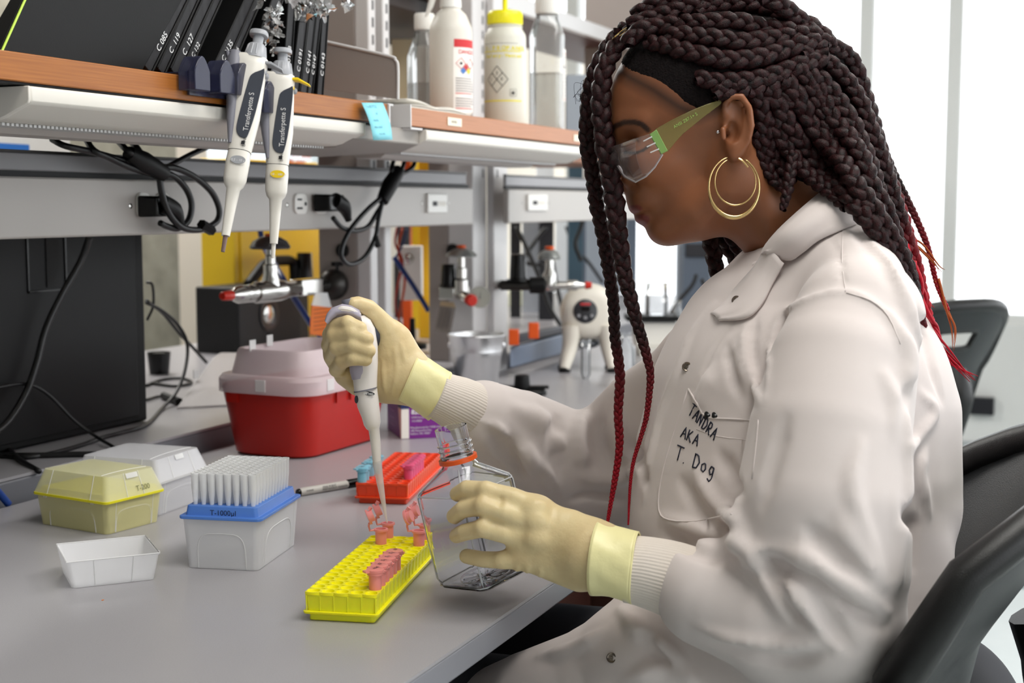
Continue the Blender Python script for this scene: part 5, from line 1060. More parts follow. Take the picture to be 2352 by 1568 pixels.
# ================================================================ signed-distance modelling for the figure (camera-axis metric frame: right, up, depth)
def Q(px,py,D): return np.array([(px-1176)/FP*D,(784-py)/FP*D,D])
def q2w(v): v=np.asarray(v).reshape(-1,3); return CAM+v[:,:1]*RT+v[:,1:2]*UP+v[:,2:]*FW
class Field:
    def __init__(s,lo,hi,h):
        s.lo=np.array(lo,float); s.h=h; s.n=np.ceil((np.array(hi)-s.lo)/h).astype(int)+1; s.F=np.full(s.n,1.0,np.float32)
        s.ax=[(s.lo[i]+np.arange(s.n[i])*h).astype(np.float32) for i in range(3)]
    def sl(s,mn,mx):
        a=np.clip(np.floor((np.array(mn)-s.lo)/s.h).astype(int),0,s.n); b=np.clip(np.ceil((np.array(mx)-s.lo)/s.h).astype(int)+1,0,s.n)
        return tuple(slice(i,j) for i,j in zip(a,b))
    def grid(s,S): return s.ax[0][S[0]][:,None,None],s.ax[1][S[1]][None,:,None],s.ax[2][S[2]][None,None,:]
    def comb(s,S,d,k,op):
        A=s.F[S]
        if A.size==0: return
        if op=='sub':
            d=-d
            if k: h=np.maximum(k-np.abs(A-d),0)/k; s.F[S]=np.maximum(A,d)+h*h*k*.25
            else: s.F[S]=np.maximum(A,d)
        else:
            if k: h=np.maximum(k-np.abs(A-d),0)/k; s.F[S]=np.minimum(A,d)-h*h*k*.25
            else: s.F[S]=np.minimum(A,d)
    def chain(s,pts,k=.01,op='add',zs=1.0,m=.02,ki=0):
        P_=np.array(pts,float); r=P_[:,3].max()*max(1,zs)+m+k; mn=P_[:,:3].min(0)-r; mx=P_[:,:3].max(0)+r; S=s.sl(mn,mx); o=[q.start for q in S]
        shp=tuple(q.stop-q.start for q in S)
        if 0 in shp: return s
        T=np.full(shp,1.0,np.float32)
        if len(P_)==1: P_=np.vstack([P_,P_+[1e-5,0,0,0]])
        for a,b in zip(P_[:-1],P_[1:]):
            rr_=max(a[3],b[3])*max(1,zs)+m+k; S2=s.sl(np.minimum(a[:3],b[:3])-rr_,np.maximum(a[:3],b[:3])+rr_)
            L=tuple(slice(q.start-oo,q.stop-oo) for q,oo in zip(S2,o)); x,y,z=s.grid(S2)
            if T[L].size==0: continue
            bx,by,bz=b[:3]-a[:3]; bz/=zs; dx,dy,dz=x-a[0],y-a[1],(z-a[2])/zs; bb=bx*bx+by*by+bz*bz
            t=np.clip((dx*bx+dy*by+dz*bz)/bb,0,1); d=np.sqrt((dx-t*bx)**2+(dy-t*by)**2+(dz-t*bz)**2)-(a[3]+t*(b[3]-a[3]))
            if ki: A=T[L]; h=np.maximum(ki-np.abs(A-d),0)/ki; T[L]=np.minimum(A,d)-h*h*ki*.25
            else: T[L]=np.minimum(T[L],d)
        s.comb(S,T,k,op); return s
    def ell(s,c,r,k=.01,op='add',rot=0,m=.02,R=None):
        c=np.array(c,float); rm=max(r)+m+k; S=s.sl(c-rm,c+rm); x,y,z=s.grid(S)
        if R is None: a=math.radians(rot); R=np.array([[math.cos(a),math.sin(a),0],[-math.sin(a),math.cos(a),0],[0,0,1]])
        x,y,z=x-c[0],y-c[1],z-c[2]; u=[R[i,0]*x+R[i,1]*y+R[i,2]*z for i in range(3)]
        k0=np.sqrt(sum((u[i]/r[i])**2 for i in range(3))); k1=np.sqrt(sum((u[i]/r[i]**2)**2 for i in range(3)))+1e-9
        s.comb(S,k0*(k0-1)/k1,k,op); return s
    def cast(s,px,py,d0=None,d1=None):
        lo=s.lo[2] if d0 is None else d0; hi=s.lo[2]+s.h*(s.n[2]-1) if d1 is None else d1
        D=np.arange(lo,hi,s.h*.35); p=np.stack([(px-1176)/FP*D,(784-py)/FP*D,D],1); i=(p-s.lo)/s.h; i0=np.floor(i).astype(int)
        ok=np.all((i0>=0)&(i0<s.n-1),1)
        if not ok.any(): return None
        i0=i0[ok]; f=i[ok]-i0; D=D[ok]; v=0
        for a in (0,1):
            for b in (0,1):
                for c in (0,1): v=v+s.F[i0[:,0]+a,i0[:,1]+b,i0[:,2]+c]*(f[:,0] if a else 1-f[:,0])*(f[:,1] if b else 1-f[:,1])*(f[:,2] if c else 1-f[:,2])
        w_=np.nonzero(v<0)[0]
        if len(w_)==0: return None
        j=w_[0]
        return D[j] if j==0 else D[j-1]+(D[j]-D[j-1])*v[j-1]/(v[j-1]-v[j])
    def fold(s,pl,r,h,k=None,op='add',sm=4):
        """raised (or cut) crease drawn along photo pixels on the surface as it now stands"""
        pl=spline(np.array([(a,b,0) for a,b in pl],float),sm)[:,:2]; out=[]; n=len(pl)
        Ds=[s.cast(a,b) for a,b in pl]
        for i,((a,b),D) in enumerate(zip(pl,Ds)):
            if D is None: continue
            e=min(1,4*min(i+.3,n-.7-i)/n); rr_=r*(.35+.65*e); p=Q(a,b,D+(rr_-h*e if op=='add' else -(rr_-h*e))); out.append((*p,rr_))
        if len(out)>1: s.chain(out,k if k is not None else r*1.2,op,m=.01)
        return s
    def mesh(s,smooth=1):
        F=s.F; I=F<0; n=s.n
        c=I[:-1,:-1,:-1].astype(np.int8)
        for a in (0,1):
            for b in (0,1):
                for d in (0,1):
                    if a+b+d: c=c+I[a:n[0]-1+a,b:n[1]-1+b,d:n[2]-1+d]
        act=(c>0)&(c<8); idx=np.argwhere(act); N=len(idx); vid=np.full(act.shape,-1,np.int32); vid[tuple(idx.T)]=np.arange(N)
        acc=np.zeros((N,3)); cnt=np.zeros(N)
        cor=[(a,b,d) for a in (0,1) for b in (0,1) for d in (0,1)]
        for A in cor:
            for ax in range(3):
                if A[ax]: continue
                B=list(A); B[ax]=1; fa=F[idx[:,0]+A[0],idx[:,1]+A[1],idx[:,2]+A[2]]; fb=F[idx[:,0]+B[0],idx[:,1]+B[1],idx[:,2]+B[2]]
                mk_=(fa<0)!=(fb<0); t=np.where(mk_,fa/(fa-fb+1e-12),0); p=np.tile(np.array(A,float),(N,1)); p[:,ax]=t; acc+=p*mk_[:,None]; cnt+=mk_
        V=s.lo+(idx+acc/cnt[:,None])*s.h; faces=[]
        for ax in range(3):
            u,v=[(1,2),(2,0),(0,1)][ax]; sl0=[slice(1,None)]*3; sl0[ax]=slice(0,-1); 
            S0=[slice(None)]*3; S1=[slice(None)]*3; S0[ax]=slice(0,-1); S1[ax]=slice(1,None)
            A=I[tuple(S0)]; B=I[tuple(S1)]; E=np.argwhere(A!=B); E=E[(E[:,u]>0)&(E[:,v]>0)&(E[:,u]<n[u]-1)&(E[:,v]<n[v]-1)]
            sg=A[tuple(E.T)]
            def cid(du,dv): e=E.copy(); e[:,u]-=du; e[:,v]-=dv; return vid[tuple(e.T)]
            q=np.stack([cid(1,1),cid(0,1),cid(0,0),cid(1,0)],1); q[~sg]=q[~sg][:,::-1]; faces.append(q)
        Fc=np.concatenate(faces); Fc=Fc[(Fc>=0).all(1)]
        for _ in range(smooth):
            S_=np.zeros_like(V); C_=np.zeros(len(V))
            for a in range(4):
                b=(a+1)%4; np.add.at(S_,Fc[:,a],V[Fc[:,b]]); np.add.at(S_,Fc[:,b],V[Fc[:,a]]); np.add.at(C_,Fc[:,a],1); np.add.at(C_,Fc[:,b],1)
            V=V*.5+.5*S_/np.maximum(C_,1)[:,None]
        return V,Fc[:,::-1]                  # depth axis is left-handed, so the winding is turned over
def fast_mesh(name,V,Fq,mt,parent,attr=None,world=False):
    v=V if world else q2w(V); v=v-worldloc(parent)
    me=bpy.data.meshes.new(name); n=len(Fq); k_=Fq.shape[1]
    me.vertices.add(len(v)); me.vertices.foreach_set('co',v.astype(np.float32).ravel()); me.loops.add(n*k_); me.loops.foreach_set('vertex_index',Fq.astype(np.int32).ravel())
    me.polygons.add(n); me.polygons.foreach_set('loop_start',(np.arange(n)*k_).astype(np.int32)); me.polygons.foreach_set('use_smooth',np.ones(n,bool)); me.update(calc_edges=True)
    if attr:
        for an,av in attr.items():
            a=me.attributes.new(an,'FLOAT','POINT'); a.data.foreach_set('value',av.astype(np.float32))
    return link(name,me,mt,parent)
# ---------------------------------------------------------------- materials of the figure
def attr_mix(m,links):                       # blend base colour by vertex attributes: (attribute, colour)
    nt=m.node_tree; b=nt.nodes['Principled BSDF']; src=b.inputs['Base Color'].links[0].from_socket if b.inputs['Base Color'].links else None
    for an,c in links:
        a=nt.nodes.new('ShaderNodeAttribute'); a.attribute_name=an; mx=nt.nodes.new('ShaderNodeMix'); mx.data_type='RGBA'
        nt.links.new(a.outputs['Fac'],mx.inputs[0]); 
        if src is None: mx.inputs[6].default_value=b.inputs['Base Color'].default_value
        else: nt.links.new(src,mx.inputs[6])
        mx.inputs[7].default_value=(*lin(c),1); src=mx.outputs[2]
    nt.links.new(src,b.inputs['Base Color']); return m
skin=attr_mix(mat('skin_brown',(142,90,60),.42,sss=.12,bump=(700,.12,.0004),noise=(22,(128,78,50),(1,1,1),.25)),[('lip',(112,50,44)),('brow',(26,16,14)),('blush',(160,98,62))])
hairc=mat('braid_hair',(9,6,6),.44,spec=.22,noise=(240,(50,20,22),(1,1,1),.20),bump=(900,.5,.0012)); 
def braid_mat():
    m=hairc; attr_mix(m,[('red',(176,18,38)),('copper',(168,84,40))]); return m
braid_mat(); capm=mat('scalp_hair',(9,6,7),.8,spec=.15,noise=(300,(20,13,13),(1,1,1),.2),bump=(500,.8,.002))
def cloth(name,rgb,scale=2600,rough=.85):
    m=mat(name,rgb,rough,sheen=.25,bump=(scale,.25,.0004),noise=(6,tuple(int(c*.965) for c in rgb),(1,1,1),.3)); return m
coat_m=cloth('coat_cloth',(222,212,209)); knit_m=cloth('knit_cuff',(226,216,206),1500)
glove=mat('latex_glove',(222,204,158),.42,sss=.08,bump=(140,.25,.0022),noise=(26,(206,182,136),(1,1,1),.3)); cuffg=mat('latex_cuff',(238,230,172),.38,bump=(90,.3,.002))
gold=mat('gold',(232,200,140),.18,metal=1); snapm=mat('snap_metal',(120,110,100),.3,metal=.9)
person=thing('person','person in glasses, white lab coat and latex gloves with long braids, pipetting at the bench','person',(1.40,.20,.50))
k0=1.40/FP; PXM=k0
# ---------------------------------------------------------------- head and neck
lo=Q(1370,660,1.40)-[.02,0,0]; 
H=Field([Q(1380,0,1.4)[0]-.006,Q(0,650,1.4)[1],1.29],[Q(1960,0,1.4)[0],Q(0,10,1.4)[1]+.004,1.51],.0017)
def he(px,py,dz,rx,ry,rz,k=.012,op='add',rot=0): H.ell(Q(px,py,1.40+dz),(rx*PXM,ry*PXM,rz),k,op,rot)
def hc(l,k=.010,op='add',**kw): H.chain([(*Q(a,b,1.40+dz),r*PXM) for a,b,dz,r in l],k,op,**kw)
he(1622,228,0,220,196,.0725,0,rot=16); he(1560,262,0,150,150,.062,.02)
he(1548,372,0,112,170,.052,.02,rot=20)
for s in (-1,1):
    hc([(1424,288,s*.008,15),(1440,276,s*.028,15),(1482,280,s*.048,16)],.012)            # brow
    he(1502,372,s*.040,52,42,.018,.02)                                                      # cheek
    hc([(1528,518,s*.013,30),(1600,482,s*.036,36),(1662,432,s*.048,40),(1684,350,s*.054,38)],.016,m=.03)
    he(1444,330,s*.034,26,18,.013,.010,'sub'); he(1458,340,s*.031,23,17,.0145,.004)         # socket, eyeball
    hc([(1438,350,s*.036,2.2),(1456,354,s*.042,2.2),(1478,348,s*.044,1.8)],.003,'sub') 
    he(1446,413,s*.0135,17,14,.0085,.005)                                                   # nostril wing
    he(1430,432,s*.0075,8,5,.0035,.002,'sub')
    hc([(1462,402,s*.021,3),(1470,424,s*.026,3)],.008,'sub')
hc([(1410,300,0,12),(1403,345,0,13),(1398,385,0,16),(1402,404,0,19)],.010); hc([(1402,406,0,14),(1432,426,0,9)],.008)
he(1484,458,0,44,36,.032,.014); he(1468,482,0,20,10,.0205,.006,rot=-15); he(1478,504,0,20,11.5,.019,.006,rot=-12)
for s in (-1,1): hc([(1447,495,0,2.6),(1462,493,s*.012,2.6),(1493,486,s*.0245,2.6)],.003,'sub')
he(1494,524,0,10,5,.018,.008,'sub'); he(1528,526,0,37,34,.024,.014); he(1598,500,0,70,50,.034,.02)
hc([(1712,420,0,112),(1860,545,.012,132)],.022,m=.03)
hc([(1690,380,-.045,40),(1790,540,-.030,30)],.02)                                           # neck muscle
# ear
ez=-.0715
for s in (1,-1):
    z=ez*s; R_=np.eye(3)
    he(1693,292,z,30,62,.007,.010,rot=12); he(1688,345,z-.002*s,17,22,.006,.006)
    hc([(1664,262,z-.004*s,5),(1664,240,z-.006*s,6),(1680,222,z-.009*s,7),(1703,222,z-.011*s,7.5),(1721,248,z-.012*s,7.5),(1726,288,z-.011*s,7.5),(1718,325,z-.008*s,7),(1700,352,z-.005*s,8),(1686,362,z-.004*s,8)],.0035)
    hc([(1706,250,z-.007*s,5),(1712,290,z-.008*s,5),(1702,322,z-.007*s,5),(1688,334,z-.006*s,5)],.004)
    he(1683,300,z-.006*s,13,24,.008,.004,'sub'); he(1672,308,z-.004*s,7,9,.012,.003,'sub'); he(1694,262,z-.008*s,12,20,.004,.004,'sub')
    hc([(1660,298,z-.005*s,7),(1662,318,z-.006*s,6)],.004)
V,Fc=H.mesh(2)
def near(V,poly,r,z=None):
    d=np.full(len(V),9.); 
    for a,b in zip(poly[:-1],poly[1:]):
        ba=b-a; t=np.clip(((V-a)@ba)/(ba@ba+1e-12),0,1); d=np.minimum(d,np.linalg.norm(V-a-t[:,None]*ba,axis=1))
    return np.clip((r-d)/(r*.45),0,1)
hq=lambda a,b,dz: Q(a,b,1.40+dz)
lip=np.zeros(len(V)); VP=np.stack([V[:,0]/V[:,2]*FP+1176,784-V[:,1]/V[:,2]*FP],1)
def pmask(pl,r,sgn,soft=.45):
    d=np.full(len(V),999.)
    for a,b in zip(pl[:-1],pl[1:]):
        a=np.array(a,float); b=np.array(b,float); ba=b-a; t=np.clip(((VP-a)@ba)/(ba@ba),0,1); d=np.minimum(d,np.linalg.norm(VP-a-t[:,None]*ba,axis=1))
    return np.clip((r-d)/(r*soft),0,1)*((V[:,2]-1.40)*sgn>-.004)

for c,r in (((1463,481,0),(22,12,.024)),((1475,506,0),(23,14,.023))):
    u=(V-hq(*c))/[r[0]*PXM,r[1]*PXM,r[2]]; lip=np.maximum(lip,np.clip((1.12-np.linalg.norm(u,axis=1))/.15,0,1))
brow=np.zeros(len(V))
brow=np.maximum(brow,pmask([(1404,298),(1416,288),(1434,281),(1456,280),(1474,285),(1488,298)],8,-1)*.9)
brow=np.maximum(brow,pmask([(1436,350),(1456,352),(1476,346),(1490,336)],4.5,-1))
# fine hair at the hairline is darker skin
hl=np.array([hq(1404,196,0),hq(1440,190,-.04),hq(1500,215,-.06),hq(1580,236,-.066),hq(1640,232,-.070)])
brow=np.maximum(brow,pmask([(1404,150),(1440,174),(1500,206),(1560,246),(1600,262),(1650,240)],30,-1,1.0)*.85)
blush=near(V,np.array([hq(1520,400,-.06),hq(1560,420,-.06)]),.03)*.5
# hidden body under the clothes joins the head at the neck: one mesh
Bd=Field([Q(1000,0,1.5)[0],Q(0,1650,1.3)[1]-.06,1.12],[Q(2150,0,1.4)[0],Q(0,500,1.4)[1],1.72],.009)
def bc(l,k=.03,zs=1): Bd.chain([(*Q(a,b,D),r) for a,b,D,r in l],k,zs=zs,m=.03)
bc([(1800,500,1.405,.045),(1880,640,1.40,.055)]); bc([(1880,760,1.40,.06),(1860,950,1.40,.085),(1840,1200,1.40,.09),(1840,1450,1.39,.095),(1830,1540,1.38,.10)])
bc([(1930,760,1.29,.04),(1900,1000,1.22,.036),(1885,1370,1.20,.030),(1520,1320,1.235,.020),(1440,1300,1.245,.018)],.02); bc([(1700,860,1.52,.036),(1430,1080,1.64,.032),(1100,950,1.53,.020),(1020,912,1.50,.017)],.02)
V2,F2=Bd.mesh(2)
nV=len(V); Vb=np.concatenate([V,V2]); Fb=np.concatenate([Fc,F2+nV]); zf=np.zeros(len(V2))
body=fast_mesh('body',Vb,Fb,skin,person,{'lip':np.concatenate([lip,zf]),'brow':np.concatenate([brow,zf]),'blush':np.concatenate([blush,zf])})
# ---------------------------------------------------------------- hair: scalp cap + braids
K=Field([Q(1370,0,1.4)[0],Q(0,600,1.4)[1],1.27],[Q(2080,0,1.4)[0],Q(0,-60,1.4)[1],1.53],.0030)
def ke(px,py,dz,rx,ry,rz,k=.012,op='add',rot=0): K.ell(Q(px,py,1.40)+[0,0,dz],(rx*PXM,ry*PXM,rz),k,op,rot)
ke(1624,226,0,226,203,.0755,0,rot=16)
# keep only what lies behind the hairline
x,y,z=K.grid(tuple(slice(0,n_) for n_ in K.n)); X_=x/z*FP+1176; Y_=784-y/z*FP
line=np.interp(np.clip(X_,1380,1760),[1380,1404,1440,1500,1570,1605,1645,1668,1700,1720,1735,1760],[105,140,168,198,240,256,238,205,205,262,400,560]); az=np.abs(z-1.40)
line=line-np.clip((.055-az)/.055,0,1)*22*np.clip((1500-X_)/100,0,1)
K.F=np.maximum(K.F,((Y_-line)*PXM*.8).astype(np.float32))
K.chain([(*Q(1790,190,1.40),.070),(*Q(1850,300,1.40),.062),(*Q(1880,400,1.41),.040)],.02,zs=.9); K.chain([(*Q(1775,330,1.39),.030),(*Q(1815,430,1.40),.026)],.02,zs=1.4)
V,Fc=K.mesh(2)
hair=fast_mesh('scalp_hair',V,Fc,capm,person)
KF=Field(K.lo,K.lo+K.h*(K.n-1),K.h); KF.F=K.F.copy(); KF.n=np.array(KF.F.shape)
def braid(path,w,red=(1.1,1.2),copper=0,name='braid',taper=1.0,view=None,seed=0,flat=1.0,rmin=.18,lam=2.1):
    """three-strand plait along a path of camera-frame points; w: full width (root, ..., tip)"""
    P_=spline(np.array(path),8); seg=np.linalg.norm(np.diff(P_,axis=0),axis=1); s=np.concatenate([[0],np.cumsum(seg)]); L=s[-1]
    wf=lambda q: np.interp(q/L,np.linspace(0,1,len(w)),w)
    # parametrise so that each plait period is proportional to local width
    ss=np.linspace(0,L,600); ph=np.concatenate([[0],np.cumsum(np.diff(ss)/(wf(ss[1:])*lam))]); n=max(12,int(ph[-1]*11)); pp=np.linspace(0,ph[-1],n); t=np.interp(pp,ph,ss)
    C=np.stack([np.interp(t,s,P_[:,i]) for i in range(3)],1); T=np.gradient(C,axis=0); T/=np.linalg.norm(T,axis=1)[:,None]
    vw=np.array([0,0,1.]) if view is None else np.array(view); A=np.cross(T,vw); A/=np.linalg.norm(A,axis=1)[:,None]+1e-9; B=np.cross(A,T)
    W_=wf(t)[:,None]; vs=[]; fs=[]; m=8; off=0; r_=np.random.default_rng(seed+3); rd=[]; cp=[]
    for k_ in range(3):
        th_=2*math.pi*(pp+k_/3)[:,None]; c=C+A*W_*.235*np.sin(th_)+B*W_*.17*np.sin(2*th_)*flat
        Tc=np.gradient(c,axis=0); Tc/=np.linalg.norm(Tc,axis=1)[:,None]+1e-9; U_=np.cross(Tc,B); U_/=np.linalg.norm(U_,axis=1)[:,None]+1e-9; N_=np.cross(Tc,U_)
        a=np.linspace(0,2*math.pi,m,endpoint=False); rs=W_*(.262+.018*r_.normal(size=(n,1)))
        ring=c[:,None,:]+(np.cos(a)[None,:,None]*U_[:,None,:]*1.0+np.sin(a)[None,:,None]*N_[:,None,:]*.95)*rs[:,None,:]
        vs.append(ring.reshape(-1,3)); i=np.arange(n-1)[:,None]*m; j=np.arange(m)[None,:]; f=np.stack([i+j,i+(j+1)%m,i+m+(j+1)%m,i+m+j],-1).reshape(-1,4)+off; fs.append(f[:,::-1]); off+=n*m
        q=np.repeat(t/L,m); g=np.clip((q-red[0])/(red[1]-red[0]+1e-6),0,1); rd.append(g*(.75+.25*r_.random(len(g)))); cp.append(np.full(len(g),copper)*g)
    return fast_mesh(name,np.concatenate(vs),np.concatenate(fs),hairc,hair,{'red':np.concatenate(rd)*(1-copper),'copper':np.concatenate(cp)})
def onhead(l,lift=.006,dD=1.335):
    out=[]; last=dD
    for a,b,*c in l:
        D=(c[0] if c else None)
        if D is None:
            D=KF.cast(a,b); D=last if D is None else D-lift
        last=D; out.append((a,b,D))
    # smooth the depths a little
    Ds=np.array([o[2] for o in out]); 
    if len(Ds)>2: Ds[1:-1]=.5*Ds[1:-1]+.25*(Ds[:-2]+Ds[2:])
    return [Q(a,b,D) for (a,b,_),D in zip(out,Ds)]
W0=.0208
rows=[[(1447,58,1.37),(1487,45),(1532,33),(1577,18),(1612,9),(1680,-8)],[(1600,24),(1640,14),(1700,8),(1746,13),(1791,31),(1836,54),(1880,85)],[(1530,84),(1560,78),(1604,85),(1657,90),(1702,97),(1746,93),(1791,87),(1845,80),(1885,84)],
 [(1487,98),(1532,107),(1586,121),(1639,134),(1693,139),(1746,132),(1800,116),(1858,98),(1900,98)],[(1560,50),(1620,52),(1688,49),(1729,58),(1773,67),(1820,72)],
 [(1600,180),(1660,188),(1720,186),(1780,172),(1840,150),(1900,130)],[(1440,100,1.36),(1470,70),(1520,62),(1570,50)],[(1750,-5),(1773,2),(1800,18),(1827,40),(1862,62),(1900,92)],[(1640,214),(1700,206),(1760,196),(1820,180)],[(1458,36,1.385),(1490,18,1.38),(1530,4,1.375),(1570,-10,1.37)]]
for i,r in enumerate(rows): braid(onhead(r,.004),[W0*.85,W0,W0*1.02,W0*.95],seed=i)
hang=[([(1722,205),(1745,235),(1755,296),(1771,349),(1795,385),(1815,420,1.345)],.0185,0,0),
 ([(1762,200),(1790,245),(1826,312),(1857,349),(1894,403),(1932,430,1.30),(1969,478,1.285),(2001,515,1.28),(2040,575,1.285),(2080,645,1.30),(2103,703,1.32),(2118,760,1.34)],.0205,.9,0),
 ([(1800,180),(1838,231),(1862,285),(1905,338),(1937,376,1.305),(1969,430,1.29),(2001,472,1.285),(2033,521,1.285),(2066,580,1.29),(2092,649,1.31),(2112,735,1.33)],.021,.95,0),
 ([(1855,165),(1885,215),(1914,274),(1948,312,1.325),(1980,365,1.315),(2001,424,1.305),(2033,478,1.31),(2055,542,1.32),(2082,606,1.33),(2103,676,1.34),(2122,760,1.36)],.0195,.85,0),
 ([(1880,175),(1921,226),(1953,274,1.335),(1975,320,1.335),(1996,370,1.33),(2016,430,1.33),(2040,500,1.335),(2066,580,1.34)],.019,1.1,0),
 ([(1900,140),(1945,185),(1980,242,1.35),(2001,301,1.35),(2023,360,1.35),(2050,446,1.35),(2076,526,1.35),(2103,606,1.36),(2119,676,1.37),(2138,750,1.37)],.018,.6,0),
 ([(1893,96),(1948,130,1.38),(1973,178,1.38),(1994,248,1.38),(2010,306,1.38),(2035,390,1.38),(2062,470,1.38),(2090,560,1.38),(2112,650,1.38),(2130,720,1.385)],.0185,.55,0),
 ([(1830,150),(1862,200),(1885,250),(1905,300),(1925,350,1.33),(1950,400,1.32)],.018,1.1,0),([(1770,270),(1795,320),(1830,370),(1868,412,1.33),(1905,440,1.315),(1945,480,1.30)],.018,1.1,0),
 ([(1738,300),(1752,360),(1775,410,1.345),(1808,440,1.34)],.016,1.1,0),([(1822,350,1.335),(1815,400,1.325),(1808,440,1.32),(1797,482,1.32)],.013,1.1,0),
 ([(1840,120),(1900,150),(1950,205,1.39),(1978,270,1.40),(1996,340,1.40),(2014,410,1.40)],.018,1.1,0),([(1700,210),(1760,222),(1815,235),(1850,262),(1880,310),(1900,360)],.017,1.1,0),
 ([(1880,320,1.345),(1920,380,1.34),(1960,450,1.33),(2000,520,1.325),(2035,590,1.33)],.018,1.1,0)]
for i,(r,w_,rd,cp) in enumerate(hang): braid(onhead(r,.004),[w_*1.0,w_*1.04,w_*1.0,w_*.85,w_*.6 if rd else w_*.95],red=(rd if rd else 1.1,rd+.35 if rd else 1.2),seed=30+i)
# front pair of braids
bA=[(1424,72,1.40),(1389,120,1.40),(1360,188,1.405),(1350,268,1.41),(1350,335,1.415),(1362,402,1.42),(1371,469,1.42),(1385,536,1.42),(1396,603,1.42),(1408,683,1.42),(1411,731,1.42),(1413,779,1.42),(1421,827,1.42),(1424,875,1.42),(1421,922,1.42),(1420,960,1.42),(1423,1016,1.42),(1417,1072,1.42),(1403,1156,1.42),(1392,1218,1.42)]
bB=[(1424,92,1.385),(1392,150,1.38),(1382,200,1.38),(1381,260,1.38),(1390,335,1.38),(1403,402,1.38),(1412,469,1.38),(1420,536,1.38),(1434,625,1.38),(1448,683,1.38),(1460,731,1.38),(1475,779,1.38),(1488,827,1.38),(1494,859,1.38),(1491,907,1.38),(1484,960,1.38),(1470,1010,1.38),(1455,1060,1.38),(1447,1120,1.38),(1443,1205,1.38)]
for b,w_,sd in ((bA,[.0165,.0190,.0190,.0180,.0170,.0155,.0135,.0120,.0105,.0090,.0065,.0030],91),(bB,[.0190,.0215,.0215,.0225,.0215,.0190,.0150,.0110,.0070,.0050,.0036,.0018],92)): braid([Q(*p) for p in b],w_,red=(.62,1.0),seed=sd)
o=braid([Q(1424,70,1.405),Q(1450,62,1.39),Q(1478,55,1.375)],[.017,.018],seed=95)
build(MB().tube(q2w([Q(1424,80,1.385)+[.0096*math.cos(a)*.8,.0096*math.cos(a)*.6,.0105*math.sin(a)-.004] for a in np.linspace(0,2*math.pi,24)]),.0008,6),'gold_hair_ring',gold,hair)
# braids on the far side, below the chin
for i,(l,w_) in enumerate((([(1612,520,1.47),(1628,545,1.47),(1638,580,1.47),(1646,620,1.47),(1656,655,1.47),(1668,700,1.47),(1675,760,1.46)],.019),([(1650,525,1.485),(1672,560,1.49),(1694,600,1.49),(1700,640,1.49),(1690,690,1.49)],.021),([(1660,500,1.47),(1690,560,1.475),(1712,600,1.475),(1715,650,1.475)],.018))):
    braid([Q(*p) for p in l],[w_,w_,w_*.9],seed=60+i)
# loose red and copper ends
def strand(l,w_,red,seed,cp=0,n=3):
    r_=np.random.default_rng(seed)
    for i in range(n):
        P_=np.array([Q(a,b,D) for a,b,D in l]); m_=len(P_); amp=np.linspace(.2,1,m_)[:,None]*.0055; P_=P_+r_.normal(size=(m_,3))*amp*(i>0)
        mb=MB().tube(q2w(P_),[w_*r_.uniform(.6,1),w_*.7,w_*.12],6,smooth=5); v=np.concatenate(mb.v); 
        me=me_from(v-worldloc(hair),mb.f,'loose_strand',180); 
        for an,val in (('red',red*(1-cp)),('copper',cp)): a=me.attributes.new(an,'FLOAT','POINT'); a.data.foreach_set('value',np.full(len(v),val,np.float32))
        link('loose_strand',me,hairc,hair)
strand([(2098,600,1.345),(2108,660,1.345),(2122,720,1.35),(2145,775,1.36),(2180,820,1.37),(2236,872,1.38)],.0028,1,1,0,7)
strand([(2080,560,1.35),(2100,640,1.35),(2118,700,1.36),(2135,760,1.37),(2160,812,1.38),(2200,845,1.38)],.0028,1,2,0,6)
strand([(2090,610,1.35),(2104,700,1.34),(2118,760,1.345),(2134,800,1.35),(2150,838,1.36)],.0026,.2,3,.9,4)
strand([(2070,520,1.37),(2090,590,1.37),(2104,650,1.37),(2118,700,1.37)],.0026,1,4,0,4)
braid([Q(*p) for p in [(1969,167,1.39),(2001,264,1.39),(2017,317,1.39),(2055,403,1.39),(2098,489,1.39),(2130,564,1.39),(2151,649,1.39),(2178,714,1.39)]],[.014,.012,.010,.008,.006,.005],red=(.5,1.1),seed=70)
strand([(2150,640,1.39),(2172,700,1.39),(2192,750,1.39),(2190,792,1.39)],.0016,.3,5,.9,3); strand([(2076,540,1.38),(2110,570,1.38),(2140,600,1.38),(2163,624,1.38)],.0014,.2,6,.9,3)
braid([Q(*p) for p in [(2040,420,1.37),(2064,500,1.37),(2084,580,1.37),(2104,660,1.37),(2120,730,1.375)]],[.012,.010,.008,.006],red=(.1,.8),seed=71)
# wisps at the temple edge
for i in range(10):
    r_=np.random.default_rng(100+i); a=Q(1352+r_.uniform(-6,8),200+r_.uniform(-8,25),1.39); mb=MB().tube(q2w([a,a+[-.005,.004*r_.normal(),0],a+[-.010+.003*r_.normal(),-.002+.005*r_.normal(),.002],a+[-.012,-.008+.006*r_.normal(),0]]),.00016,4,smooth=4); build(mb,'wisp',capm,hair)
